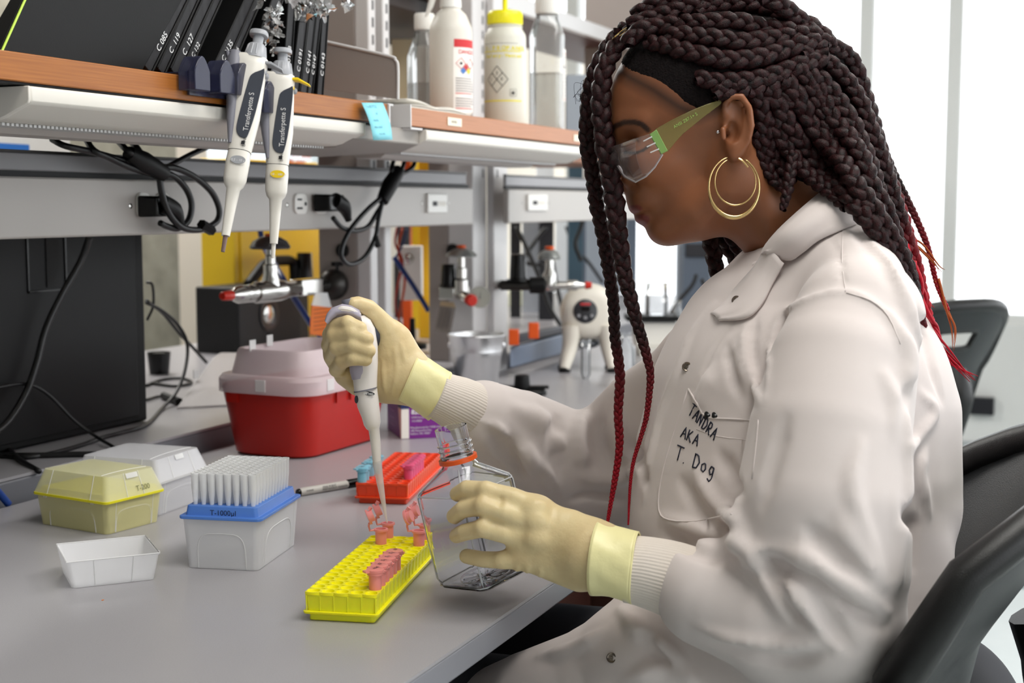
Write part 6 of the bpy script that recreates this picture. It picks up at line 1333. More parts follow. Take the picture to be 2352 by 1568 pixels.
# ---------------------------------------------------------------- glasses
lensm=thinclear('lens_clear',(240,232,234),.45,.05,.04); templ=mat('temple_green',(122,112,62),.25,alpha=.55,coat=.3); tgreen=mat('temple_green_bright',(140,184,104),.25,alpha=.72)
gl=thing('safety_glasses','clear wraparound safety glasses with yellow-green temple arm','glasses',q2w(Q(1505,330,1.33))[0])
def wprism(pl,t,name,mt,par,bev=0):
    P_=np.array([Q(*p) for p in pl]); return build(MB().loft([q2w(P_),q2w(P_+[0,0,t])]),name,mt,par,bev)
top=[(1657,228,1.322),(1620,240,1.319),(1586,254,1.317),(1545,274,1.317),(1505,296,1.319)]; bot=[(1534,349,1.319),(1550,328,1.317),(1568,308,1.317),(1612,272,1.319),(1657,238,1.322)]
wprism(top+bot,.0022,'temple_arm',templ,gl,.0006)
wprism([(1492,308,1.319),(1508,297,1.3175),(1534,346,1.3175),(1519,354,1.319)],.004,'hinge_block',tgreen,gl,.0006)
for i in range(3): build(MB().tube(q2w([Q(1497+i*8,314+i*14,1.3165),Q(1478+i*8,324+i*13,1.321)]),.0007,5),'hinge_pin',mat('clear_bright',(235,235,235),.1),gl)
ul=np.linspace(0,1,21); gt_=[];gb_=[]
tx_=np.interp(ul,[0,.3,.6,.85,1],[1503,1462,1428,1408,1402]); td=np.interp(ul,[0,.3,.6,.85,1],[1.320,1.327,1.345,1.372,1.40]); ty=np.interp(ul,[0,.3,.6,.85,1],[304,318,330,338,340])
bx2_=np.interp(ul,[0,.15,.3,.5,.7,.85,1],[1522,1504,1484,1460,1436,1420,1408]); by=np.interp(ul,[0,.15,.3,.5,.7,.85,1],[354,384,405,418,406,384,370])
near_=[[Q(tx_[i]*(1-t)+bx2_[i]*t-6*math.sin(t*3.14),ty[i]*(1-t)+by[i]*t,td[i]+.002*t) for t in np.linspace(0,1,8)] for i in range(21)]
far_=[[p*[1,1,1] for p in r] for r in near_[::-1][1:]]; far_=[[np.array([p[0],p[1],2.80-p[2]]) for p in r] for r in far_]
G_=near_+far_; n_=len(G_); vs=q2w(np.array(G_).reshape(-1,3)); o=build(MB().add(vs,[(i*8+j,i*8+j+1,(i+1)*8+j+1,(i+1)*8+j) for i in range(n_-1) for j in range(7)]),'lens',lensm,gl,ang=180); sol=o.modifiers.new('t','SOLIDIFY'); sol.thickness=.0018
build(MB().tube(q2w([r[-1] for r in G_]),.0009,6),'lens_rim',mat('rim_clear',(225,220,222),.15,alpha=.6),gl,ang=180)
far_t=[(a,b,2.80-d) for a,b,d in top+bot]; wprism(far_t,-.0022,'temple_arm',templ,gl,.0006)
p0_=q2w(Q(1549,295,1.3162))[0]; text('ANSI Z87.1+ S',.0042,tgreen,p0_,RT*.86+UP*.5,UP,gl)
# ---------------------------------------------------------------- earrings
er=thing('hoop_earring','large gold double hoop earring hanging from the ear','earring',q2w(Q(1686,364,1.316))[0])
def hoop(cx,cy,rx,ry,a0,a1,rs,D,name,n=44):
    A=np.linspace(math.radians(a0),math.radians(a1),n); pts_=[Q(cx+rx*math.cos(a),cy-ry*math.sin(a),D+.006*math.cos(a*.5)) for a in A]; build(MB().tube(q2w(pts_),rs,8),name,gold,er,ang=180)
hoop(1686,429,58,70,105,455-30,[.0006,.0008,.0012,.0020,.0024,.0020,.0012,.0008,.0006],1.312,'outer_hoop'); hoop(1689,417,47,54,112,455-38,[.0006,.0007,.0008,.0009,.0008,.0007,.0006],1.313,'inner_hoop')
build(MB().tube(q2w([Q(1697,364,1.317),Q(1704,368,1.316),Q(1712,376,1.315),Q(1718,384,1.315)]),.0011,6,smooth=3),'clasp',gold,er)
D=H.cast(1649,303); tag(build(MB().ell(q2w(Q(1649,303,D-.001))[0],(.0021,.0021,.0021),14),'ear_stud',mat('stud',(225,225,230),.1,metal=1)),'tiny silver stud on the cheek side of the ear','earring')
# ---------------------------------------------------------------- lab coat
CT=Field([Q(985,0,1.53)[0],Q(0,1640,1.36)[1]-.02,1.07],[Q(2260,0,1.35)[0],Q(0,420,1.35)[1],1.74],.0036)
def cc_(l,k=.02,op='add',zs=1,**kw): CT.chain([(*Q(a,b,D),r) for a,b,D,r in l],k,op,zs=zs,**kw)
# trunk
cc_([(1905,600,1.40,.055),(1875,700,1.395,.084),(1862,820,1.39,.110),(1858,930,1.39,.138),(1845,1100,1.39,.144),(1835,1300,1.39,.150),(1820,1520,1.38,.158)],0,zs=.92,m=.03)
cc_([(1700,760,1.42,.055),(1640,900,1.42,.060),(1610,1040,1.42,.064),(1600,1200,1.40,.062)],.05,m=.03)
cc_([(2005,690,1.37,.035),(2050,820,1.38,.036),(2098,950,1.38,.038),(2108,1150,1.38,.036)],.03,m=.03)
cc_([(2110,950,1.38,.030),(2115,1180,1.38,.028)],.02,m=.03)
# shoulders
cc_([(1900,560,1.39,.040),(1960,640,1.31,.045),(1985,730,1.25,.050)],.04); cc_([(1840,600,1.42,.040),(1730,700,1.50,.046),(1640,830,1.55,.056)],.04)
# far sleeve
cc_([(1640,860,1.55,.060),(1500,970,1.60,.066),(1400,1070,1.635,.066)],.02); cc_([(1400,1075,1.635,.062),(1310,1070,1.62,.064),(1190,1000,1.57,.052),(1110,958,1.53,.041)],.015)
cc_([(1300,1150,1.62,.028),(1440,1150,1.62,.028)],.03)
# near sleeve
ns=[(1968,735,1.245,.056),(1935,850,1.22,.064),(1905,1000,1.20,.069),(1890,1150,1.19,.074),(1888,1290,1.19,.074),(1900,1400,1.19,.066)]
cc_(ns,.014); cc_([(1900,1420,1.19,.056),(1760,1405,1.20,.054),(1660,1372,1.215,.049),(1632,1362,1.220,.048)],.006); cc_([(1622,1352,1.222,.040)],.006)
cc_([(1960,1440,1.20,.035),(1800,1500,1.20,.030)],.02)
# lap and skirt of the coat
cc_([(1780,1560,1.33,.12),(1560,1560,1.34,.085),(1380,1590,1.36,.065),(1230,1625,1.39,.057),(1130,1650,1.42,.050)],.04,m=.03)
cc_([(1560,1420,1.33,.045),(1480,1500,1.33,.05)],.04)
CT.F.clip(-1,1,out=CT.F)
# folds drawn on the surface: (polyline, radius, height, op)
A_,S_='add','sub'
folds=[([(1759,925),(1766,855),(1780,755),(1827,702),(1944,672),(2036,722),(2068,790)],.005,.0022,A_),
 ([(2045,728),(2078,800),(2082,850),(2070,890)],.012,.006,A_),([(2030,867),(2058,943),(2066,1048),(2068,1118),(2066,1200),(2058,1330)],.014,.007,A_),([(2110,900),(2146,943),(2110,1000),(2075,1052)],.007,.004,A_),
 ([(2086,900),(2090,1060),(2096,1180),(2100,1300)],.012,.006,S_),([(2120,1040),(2106,1090),(2130,1180)],.010,.004,A_),
 ([(1700,1150),(1706,1205),(1733,1268),(1785,1268)],.012,.006,A_),([(1728,1290),(1790,1292),(1850,1318),(1953,1382),(2035,1440)],.011,.009,S_),
 ([(1790,1262),(1860,1285),(1953,1345),(2030,1405)],.012,.006,A_),([(1762,1290),(1780,1312),(1798,1340)],.010,.012,S_),
 ([(1665,1290),(1748,1292),(1800,1345),(1862,1410),(1930,1490)],.009,.006,A_),([(1759,1310),(1805,1385),(1850,1440)],.008,.006,S_),([(1740,1305),(1780,1375),(1815,1425)],.007,.004,A_),
 ([(1613,1440),(1695,1470),(1790,1478),(1870,1475)],.009,.005,A_),([(1640,1480),(1720,1505),(1820,1520),(1900,1500)],.009,.005,S_),([(1870,1330),(1905,1420),(1960,1500)],.010,.005,S_),
 ([(1975,1020),(1955,1120),(1985,1230),(2020,1310)],.010,.004,A_),([(1800,960),(1770,1060),(1745,1160)],.010,.003,S_),
 ([(1930,1180),(1960,1260),(2020,1340)],.012,.005,A_),([(1850,1210),(1900,1260),(1990,1330)],.010,.005,S_),
 ([(1640,700),(1590,768),(1553,862),(1520,950),(1492,1060),(1480,1150)],.006,.004,A_),([(1700,722),(1640,800),(1600,900),(1580,960)],.004,.002,S_),([(1718,740),(1708,800),(1736,890),(1750,930)],.006,.0035,A_),([(1736,720),(1726,790),(1744,870)],.006,.003,S_),
 ([(1683,800),(1700,850),(1718,900)],.006,.003,A_),([(1668,790),(1680,850),(1700,915)],.007,.004,S_),([(1640,850),(1620,900),(1605,940)],.010,.005,A_),
 ([(1525,1190),(1600,1215),(1680,1240),(1720,1270)],.011,.006,A_),([(1530,1230),(1600,1262),(1690,1290)],.010,.006,S_),([(1600,1080),(1640,1150),(1690,1200)],.010,.005,A_),([(1560,1100),(1600,1160),(1650,1220)],.009,.004,S_),([(1650,1040),(1680,1090),(1700,1130)],.010,.005,S_),
 ([(1094,961),(1145,982),(1165,1017),(1221,1053),(1272,1094),(1290,1145)],.007,.005,A_),([(1180,940),(1240,970),(1262,1010),(1268,1070)],.016,.008,A_),([(1286,962),(1278,1020),(1290,1090)],.014,.010,S_),([(1340,950),(1325,1010),(1345,1080)],.012,.008,A_),([(1380,940),(1372,1000),(1396,1070)],.012,.008,S_),([(1420,930),(1425,1000),(1450,1060)],.012,.007,A_),
 ([(1298,1148),(1364,1136),(1440,1152)],.006,.005,S_),([(1130,1000),(1180,1060),(1240,1110)],.014,.008,S_),([(1200,1010),(1220,1060),(1262,1120)],.012,.006,A_),([(1330,1090),(1400,1100),(1470,1080)],.012,.006,A_),([(1440,1000),(1470,1060),(1480,1110)],.010,.006,S_),
 ([(1425,1400),(1470,1450),(1540,1500),(1600,1568)],.010,.007,A_),([(1480,1440),(1490,1490),(1560,1560)],.009,.007,S_),([(1390,1450),(1320,1490),(1240,1510)],.009,.006,A_),([(1440,1560),(1520,1540),(1600,1560)],.010,.006,A_),
 ([(2000,560),(2060,660),(2110,780)],.010,.004,A_),([(1905,530),(1930,600),(1938,668)],.003,.0012,S_),([(2110,720),(2140,820),(2168,920)],.009,.004,S_),([(1960,520),(2030,600),(2070,680)],.008,.003,S_)]
for pl_,r_,h_,op_ in folds: CT.fold(pl_,r_*.85,h_*1.15,r_*.55,op_)
# opening for the neck
CT.chain([(*Q(1735,455,1.405),.045),(*Q(1815,520,1.405),.050)],.006,'sub')
V,Fc=CT.mesh(1); 
w_n=np.sin(V[:,0]*60+2*np.sin(V[:,1]*38))*np.sin(V[:,1]*47+V[:,2]*30+1.3*np.sin(V[:,0]*33)); V=V+np.stack([w_n,w_n*.5,-w_n],1)*.0003
coat=fast_mesh('lab_coat',V,Fc,coat_m,person)
print('coat',len(Fc))
def cs(a,b,off=0):
    D=CT.cast(a,b); return Q(a,b,(D if D is not None else 1.3)-off)
# collar and lapels as folded cloth
def patch(A,B,name,t=.0022,bulge=.004,nu=18,nv=7,mid=None):
    A=spline(np.array(A),6); B=spline(np.array(B),6); f=lambda P_,u: np.array([np.interp(u,np.linspace(0,1,len(P_)),P_[:,i]) for i in range(3)])
    vs=[]
    for i in range(nu):
        for j in range(nv):
            u=i/(nu-1); v=j/(nv-1); vs.append(f(A,u)*(1-v)+f(B,u)*v-np.array([0,-.3,1])*bulge*math.sin(math.pi*min(1,v*1.15))*1.0)
    v=q2w(np.array(vs)); o=build(MB().add(v,[(i*nv+j,i*nv+j+1,(i+1)*nv+j+1,(i+1)*nv+j) for i in range(nu-1) for j in range(nv-1)]),name,coat_m,coat,ang=180)
    s_=o.modifiers.new('t','SOLIDIFY'); s_.thickness=t; s_.offset=0; return o
nk=[(1893,436,1.352),(1862,462,1.335),(1822,497,1.325),(1785,532,1.325),(1757,566,1.335),(1748,590,1.345)]
ou=[(1968,513),(1930,528),(1880,552),(1845,580),(1812,598),(1760,578)]
oul=[cs(a,b,.006) for a,b in ou[:5]]+[Q(1762,582,1.330)]
patch([Q(*p) for p in nk],oul,'collar',.0028,.010)
patch([Q(1893,436,1.352),Q(1880,430,1.40),Q(1850,455,1.45),Q(1790,520,1.475),Q(1720,600,1.46)],[Q(1968,513,1.33),Q(1960,500,1.42),Q(1890,540,1.49),Q(1800,600,1.51),Q(1700,650,1.50)],'collar_back',.0028,.004)
patch([Q(1757,572,1.338),Q(1735,610,1.345),Q(1700,650,1.35),Q(1665,690,1.355),Q(1630,722,1.36)],[Q(1800,604,1.318),cs(1775,650,.006),cs(1748,700,.006),cs(1712,730,.006),cs(1650,735,.006)],'lapel',.0026,.006)
patch([Q(1740,600,1.36),Q(1690,660,1.375),Q(1640,720,1.385),Q(1600,780,1.39)],[Q(1650,640,1.43),Q(1640,690,1.43),Q(1610,740,1.43),Q(1575,800,1.43)],'lapel_facing',.0026,.003)
def snap(px,py,dark=0,D=None):
    p=cs(px,py,0) if D is None else Q(px,py,D); o_=q2w(p)[0]; n=nrm(CAM-o_-RT*.1)
    build(MB().lathe(o_,n,[(.0042,-.002),(.0048,.001),(.0040,.0022),(.0030,.0016),(.0028,.0008),(.0014,.0008),(.0010,.0024)],20),'snap_button',snapm,coat)
snap(1692,690,D=1.336); snap(1578,842); snap(1405,1510)
# pocket with pen strokes
def surf_tube(pl,r,name,mt,lift=.0,par=None,sm=3,n=5):
    pl=spline(np.array([(a,b,0) for a,b in pl],float),sm)[:,:2] if sm else pl
    return build(MB().tube(q2w([cs(a,b,lift) for a,b in pl]),r,n),name,mt,par or coat,ang=180)
surf_tube([(1581,893),(1600,925),(1622,957),(1680,962),(1742,966)],.0012,'pocket_hem',coat_m); surf_tube([(1581,893),(1545,1000),(1518,1100),(1513,1171),(1537,1194),(1600,1196),(1680,1180)],.0009,'pocket_seam',coat_m)
surf_tube([(1742,966),(1738,1010),(1728,1100)],.0009,'pocket_seam',coat_m); surf_tube([(1600,985),(1650,1002),(1735,1012)],.0005,'pocket_stitch',coat_m)
surf_tube([(1944,672),(2000,690),(2040,726),(2068,790)],.0007,'sleeve_seam',coat_m); surf_tube([(1936,510),(1934,600),(1942,670)],.0005,'yoke_seam',coat_m)
LT={'T':[[(0,1),(.9,1)],[(.45,1),(.4,0)]],'A':[[(0,0),(.45,1),(.8,0)],[(.15,.4),(.7,.42)]],'N':[[(0,0),(.05,1),(.6,0),(.65,1)]],'D':[[(.05,0),(.08,1),(.5,.9),(.75,.5),(.5,.08),(.05,0)]],'R':[[(0,0),(.05,1),(.5,.95),(.6,.7),(.45,.5),(.05,.5),(.7,0)]],
 'K':[[(0,0),(.05,1)],[(.6,1),(.08,.5),(.65,0)]],'.':[[(.1,.02),(.15,.0)]],'o':[[(.35,.6),(.05,.45),(.1,.1),(.4,.0),(.6,.25),(.5,.55),(.35,.6)]],'g':[[(.55,.55),(.2,.6),(.05,.3),(.25,.02),(.5,.15),(.56,.55),(.55,-.2),(.3,-.45),(.02,-.3)]]}
pen=mat('pen_ink',(40,42,58),.7)
def write(s,p0,p1,h,wdt,r=.00075):
    p0=np.array(p0,float); d=(np.array(p1)-p0); d/=np.linalg.norm(d); up=np.array([d[1],-d[0]]); up=up*.6+np.array([0,-1])*.5; up/=np.linalg.norm(up); x=0; m=MB()
    for ch in s:
        if ch==' ': x+=wdt*.7; continue
        for st in LT[ch]:
            pl=[tuple(p0+d*(x+a*wdt)+up*b*h) for a,b in st]; pl=[pl[i] for i in range(len(pl))]; dn=[]
            for a,b in zip(pl[:-1],pl[1:]): dn+=[tuple(np.array(a)*(1-t)+np.array(b)*t) for t in (0,.34,.67)]
            dn.append(pl[-1]); m.tube(q2w([cs(a,b,.0003) for a,b in dn]),r,5)
        x+=wdt*(1.05 if ch not in '.' else .6)
    return build(m,'lettering',pen,coat,ang=180)
write('TANDRA',(1580,950),(1636,1008),27,14); write('AKA',(1563,1003),(1596,1022),26,15); write('T. Dog',(1549,1054),(1618,1085),33,19)
tag(build(MB().lathe(q2w(cs(1622,955,-.004))[0],nrm(-FW+UP*.8),[(.006,-.02),(.006,.004),(.004,.006)],14).lathe(q2w(cs(1640,955,-.004))[0],nrm(-FW+UP*.8),[(.006,-.02),(.006,.004),(.004,.006)],14) if False else MB().lathe(q2w(cs(1626,957,-.003))[0],nrm(-FW+UP*1.2),[(.0036,-.02),(.0038,.004),(.0025,.005)],14).lathe(q2w(cs(1643,957,-.003))[0],nrm(-FW+UP*1.2),[(.0034,-.02),(.0036,.0035),(.002,.0045)],14),'pen',blackg),'black pen end peeking out of the coat pocket','pen')
# knit cuffs
def knit(P_,R_,ribs,name='knit_cuff'):
    P_=spline(np.array(P_),6); n=len(P_); R_=np.interp(np.linspace(0,1,n),np.linspace(0,1,len(R_)),R_); T=np.gradient(P_,axis=0); T/=np.linalg.norm(T,axis=1)[:,None]; m=ribs*4; a=np.linspace(0,2*math.pi,m,endpoint=False); rings=[]
    for p,t,r in zip(P_,T,R_):
        u=nrm(np.cross(t,[0,0,1.])); w2=np.cross(t,u); rr_=r*(1+.010*np.cos(a*ribs)); rings.append(p+np.outer(rr_*np.cos(a),u)+np.outer(rr_*np.sin(a),w2))
    return build(MB().loft([q2w(r) for r in rings]),name,knit_m,coat,ang=180)
knit([Q(1442,1306,1.243),Q(1480,1312,1.24),Q(1530,1325,1.236),Q(1580,1343,1.23),Q(1620,1358,1.222)],[.0295,.0305,.032,.0335,.034,.030],64)
knit([Q(1000,905,1.495),Q(1030,918,1.50),Q(1065,934,1.51),Q(1105,955,1.53)],[.026,.027,.0295,.031,.034],58)
# gathered ring where the near sleeve meets the knit

# ---------------------------------------------------------------- gloves
GL=Field([Q(1010,0,1.25)[0],Q(0,1405,1.22)[1],1.19],[Q(1500,0,1.25)[0],Q(0,1085,1.25)[1],1.42],.0014)
def gc(l,k=.004,zs=1,op='add',F_=GL): F_.chain([(*Q(a,b,D),r) for a,b,D,r in l],k,op,zs=zs,m=.012)
gc([(1235,1225,1.270,.029),(1300,1245,1.262,.0305),(1370,1275,1.250,.0290)],0,.55)
gc([(1225,1180,1.272,.017),(1215,1230,1.268,.017),(1222,1272,1.270,.0155),(1330,1322,1.26,.014)],.014,.8)
fing=[[(1050,1134,1.288,.0070),(1072,1122,1.278,.0080),(1116,1126,1.270,.0084),(1178,1142,1.266,.0092),(1236,1172,1.268,.0120)],
 [(1043,1185,1.286,.0072),(1064,1169,1.275,.0080),(1108,1162,1.264,.0084),(1159,1176,1.260,.0092),(1216,1198,1.264,.0125)],
 [(1049,1230,1.286,.0070),(1068,1222,1.275,.0078),(1108,1213,1.264,.0083),(1159,1225,1.261,.0090),(1214,1236,1.266,.0125)],
 [(1072,1277,1.290,.0070),(1108,1284,1.280,.0075),(1153,1286,1.272,.0080),(1208,1280,1.268,.0115)]]
for f_ in fing: gc(f_,.0055)
for f_,(i,j) in zip(fing,((1,2),(1,2),(1,2),(1,2))):
    a=f_[2]; GL.ell(Q(a[0],a[1]-2,a[2]-a[3]*.55),(a[3]*.75,a[3]*.8,a[3]*.55),.006)                      # knuckle pads
for (a,b,D,r) in ((1236,1198,1.250,.008),(1232,1240,1.250,.008),(1232,1165,1.256,.0085)): GL.ell(Q(a,b,D),(r,r*.8,r*.5),.010)
gc([(1300,1225,1.275,.017),(1262,1200,1.300,.0135),(1235,1182,1.335,.0105),(1205,1180,1.362,.0090),(1178,1186,1.372,.0080)],.010)       # thumb behind the flask
gc([(1360,1272,1.250,.030),(1400,1285,1.246,.0285)],.010,.85)
GL.fold([(1150,1140),(1148,1160)],.0022,.0012,.003,'sub')
for l_ in ([(1190,1300),(1185,1315)],[(1215,1300),(1205,1322)],[(1245,1305),(1238,1325)],[(1380,1220),(1386,1280),(1372,1340)],[(1362,1230),(1370,1290),(1356,1345)]): GL.fold(l_,.0022,.0010,.0025)
V,Fc=GL.mesh(1); glL=fast_mesh('left_glove',V,Fc,glove,person); glL.name='latex_glove'
def cuffmesh(P_,R_,tilt,par,seed,name='glove_cuff',zs=.92):
    P_=spline(np.array(P_),5); n=len(P_); R_=np.interp(np.linspace(0,1,n),np.linspace(0,1,len(R_)),R_); T=np.gradient(P_,axis=0); T/=np.linalg.norm(T,axis=1)[:,None]; a=np.linspace(0,2*math.pi,72,endpoint=False); rings=[]; r_=np.random.default_rng(seed); ph=r_.random(4)*6
    for i,(p,t,r) in enumerate(zip(P_,T,R_)):
        u=nrm(np.cross(t,[0,0,1.])); w2=np.cross(t,u); q=i/(n-1); rr_=r*(1+(.02+.98*min(1,q*2.5))*(.018*np.sin(3*a+ph[0]+q*2)+.014*np.sin(5*a+ph[1]-q*3)+.010*np.sin(9*a+ph[2]+q*5)))
        rings.append(p+np.outer(rr_*np.cos(a),u)+np.outer(rr_*zs*np.sin(a),w2)+t*tilt*np.cos(a)[:,None]*r)
    o=build(MB().loft([q2w(r) for r in rings],cap=(0,0)),name,cuffg,par,ang=180); s_=o.modifiers.new('t','SOLIDIFY'); s_.thickness=.0008
    build(MB().tube(q2w(list(rings[-1])+[rings[-1][0]]),.0011,6),'rolled_edge',cuffg,o,ang=180)
    for j in (0,int(n*.3)): build(MB().tube(q2w(list(rings[j]*1.0)+[rings[j][0]]),.0008,6),'band_crease',cuffg,o,ang=180)
    return o
cuffmesh([Q(1368,1281,1.249),Q(1395,1288,1.246),Q(1425,1296,1.243),Q(1458,1304,1.240)],[.0328,.0312,.0304,.0306,.0312],.12,glL,1)
# right glove around the pipette
GR=Field([Q(735,0,1.5)[0],Q(0,960,1.46)[1]-.004,1.395],[Q(1015,0,1.5)[0],Q(0,672,1.48)[1],1.56],.0014)
def gr(l,k=.004,zs=1,op='add'): gc(l,k,zs,op,GR)
gr([(905,785,1.495,.020),(925,845,1.495,.026),(940,870,1.495,.0255)],0,.75); gr([(862,800,1.500,.016),(870,850,1.500,.020),(880,880,1.498,.021)],.02,.8); gr([(935,862,1.495,.026),(962,880,1.495,.0245)],.012,.9)
gr([(780,770,1.502,.016),(778,815,1.505,.016),(795,860,1.503,.013),(820,882,1.500,.012)],.018); gr([(800,790,1.512,.018),(870,830,1.508,.020)],.02)
rf=[[(790,775,1.500,.0105),(760,768,1.478,.0085),(768,747,1.456,.0076),(798,741,1.443,.0074),(828,753,1.441,.0068)],
 [(790,795,1.500,.0105),(758,792,1.478,.0088),(768,770,1.452,.0080),(808,764,1.440,.0080),(843,778,1.439,.0074)],
 [(795,820,1.500,.0105),(764,820,1.478,.0086),(774,798,1.452,.0079),(812,792,1.440,.0079),(847,805,1.439,.0074)],
 [(805,848,1.500,.0100),(774,848,1.478,.0080),(786,830,1.453,.0073),(812,822,1.442,.0073),(840,826,1.441,.0068)]]
for f_ in rf: GR.chain([(*Q(a,b,D),r) for a,b,D,r in f_],.0030,m=.012,ki=.003)
gr([(905,800,1.492,.0195),(890,762,1.486,.0150),(868,730,1.478,.0105),(846,708,1.470,.0095),(822,698,1.462,.0082),(812,697,1.459,.0070)],.010)   # thumb over the plunger
GR.fold([(800,850),(805,880),(822,890)],.0040,.0020,.004)
for l_ in ([(905,800),(912,850),(900,905)],[(880,830),(882,870),(885,900)],[(922,790),(930,830)],[(850,720),(862,735),(866,760)]): GR.fold(l_,.0022,.0009,.0025)
V,Fc=GR.mesh(1); glR=fast_mesh('latex_glove',V,Fc,glove,person)
cuffmesh([Q(938,866,1.495),Q(958,877,1.496),Q(985,893,1.498),Q(1010,908,1.50)],[.0284,.0272,.0268,.0272,.0278],.10,glR,5)
# ---------------------------------------------------------------- legs below the bench (trousers, shoes)
trm=mat('dark_trousers',(52,52,58),.8)
TR=Field([.95,.0,.05],[1.75,.85,.80],.011)
def tr_(l,k=.04): TR.chain(l,k,m=.03)
for xx in (1.29,1.49): tr_([(xx,.20,.60,.085),(xx-.01,.62,.605,.070),(xx,.66,.55,.062),(xx,.60,.12,.042)])
tr_([(1.3,.15,.60,.10),(1.48,.15,.60,.10)]); V,Fc=TR.mesh(2); tro=fast_mesh('trousers',V,Fc[:,::-1],trm,person,world=True)
for xx in (1.29,1.49): build(MB().ell((xx,.66,.045),(.042,.13,.045),20),'shoe',blackr,person)
# ---------------------------------------------------------------- flask held in the left hand
pet=mat('flask_clear',(244,246,250),.0,trans=1,ior=1.40); 
D0=1.325
def fq(a,b,dz=0): return Q(a,b,D0+dz)
# frame of the flask: axis from base to neck in the picture, leaning to the upper left
base_c=Q(1117,1326,1.340); neck_c=Q(1037,990,1.322); fa=nrm(neck_c-base_c); fs=nrm(np.cross(fa,[0,0,1.])); fs=fs if fs[0]>0 else -fs; fd=np.cross(fs,fa); fd=fd if fd[2]>0 else -fd
yaw_=math.radians(42); e1=fs*math.cos(yaw_)+fd*math.sin(yaw_); e2=-fs*math.sin(yaw_)+fd*math.cos(yaw_)
fl=thing('culture_flask','clear square-bodied bottle with orange neck ring held open in the gloved left hand','bottle',q2w(base_c)[0])
def ringf(h,lx,ly,r): P_=np.array(rr(0,0,0,lx,ly,r,k=6)); return base_c+fa*h+np.outer(P_[:,0],e1)+np.outer(P_[:,1],e2)
hN=np.linalg.norm(neck_c-base_c); wB=.071
outer=[ringf(-.002,wB*.80,wB*.80,.010),ringf(.001,wB*.95,wB*.95,.012),ringf(.008,wB,wB,.010),ringf(.090,wB,wB,.009),ringf(.094,wB*.97,wB*.97,.010),ringf(.112,.036,.036,.017),ringf(.116,.031,.031,.0153),ringf(hN+.004,.031,.031,.0153)]
inner=[ringf(h,lx,ly,r) for h,lx,ly,r in ((hN+.004,.028,.028,.0138),(.117,.028,.028,.0138),(.1115,.0335,.0335,.0158),(.0935,wB*.94,wB*.94,.009),(.089,wB*.965,wB*.965,.008),(.008,wB*.965,wB*.965,.008),(.003,wB*.92,wB*.92,.010),(.001,wB*.78,wB*.78,.008))]
build(MB().loft([q2w(r) for r in outer+inner]),'bottle_body',pet,fl,ang=35)
for i,h in enumerate((.124,.129,.134)): build(MB().tube(q2w([base_c+fa*(h+.0012*a/6.28)+e1*.0162*math.cos(a)+e2*.0162*math.sin(a) for a in np.linspace(0,2*math.pi,40)]),.0008,6),'thread',pet,fl,ang=180)
eg=MB()
for sx,sy in ((1,1),(1,-1),(-1,1),(-1,-1)):
    q_=wB/2-.0028; eg.tube(q2w([base_c+fa*.004+e1*sx*q_*.93+e2*sy*q_*.93,base_c+fa*.010+e1*sx*q_+e2*sy*q_,base_c+fa*.090+e1*sx*q_+e2*sy*q_,base_c+fa*.095+e1*sx*q_*.95+e2*sy*q_*.95,base_c+fa*.1115+e1*sx*.0125+e2*sy*.0125]),.0011,6)
for h_,q_ in ((.092,wB/2-.0005),(.003,wB/2-.002)): c4=[base_c+fa*h_+e1*a*(q_ if abs(b)>.9 else q_)+e2*b*q_ for a,b in ((-.86,-1),(.86,-1),(1,-.86),(1,.86),(.86,1),(-.86,1),(-1,.86),(-1,-.86),(-.86,-1))]; eg.tube(q2w(c4),.0008,5)
build(eg,'edge_glint_ribs',mat('flask_edge_glint',(240,243,248),.12,alpha=.5),fl,ang=180)  # pale beads added along the edges in place of their bright reflections
orr=[base_c+fa*.1195+e1*.0182*math.cos(a)+e2*.0182*math.sin(a) for a in np.linspace(0,2*math.pi,48)]
build(MB().loft([q2w([c_+ (fa*z_)+ (c_-(base_c+fa*.1195))*s_ for c_ in orr[:-1]]) for z_,s_ in ((-.0016,-.14),(-.0022,.02),(.0018,.02),(.0022,-.14),(-.0016,-.14))],cap=(0,0)),'tamper_ring',orange_m,fl,ang=40)
m=MB()
for i in range(10):
    a=i*2*math.pi/10; m.tube(q2w([base_c+fa*.0015+(e1*math.cos(a)+e2*math.sin(a))*.006,base_c+fa*.003+(e1*math.cos(a)+e2*math.sin(a))*.022]),.0010,5)
m.tube(q2w([base_c+fa*.003+(e1*math.cos(a)+e2*math.sin(a))*.024 for a in np.linspace(0,2*math.pi,40)]),.0009,5); build(m,'base_ribs',pet,fl,ang=180)
fr_c=base_c-e2*(wB/2+.0003); ws=mat('flask_print',(235,235,238),.5)
fr_w=lambda u,h: q2w(fr_c+e1*u+fa*h)[0]
for i,(s,h) in enumerate((('150',.070),('100',.048))): text('— %s'%s,.0055,ws,fr_w(-.004,h),fr_w(.01,h)-fr_w(0,h),fr_w(0,h+.01)-fr_w(0,h),fl)
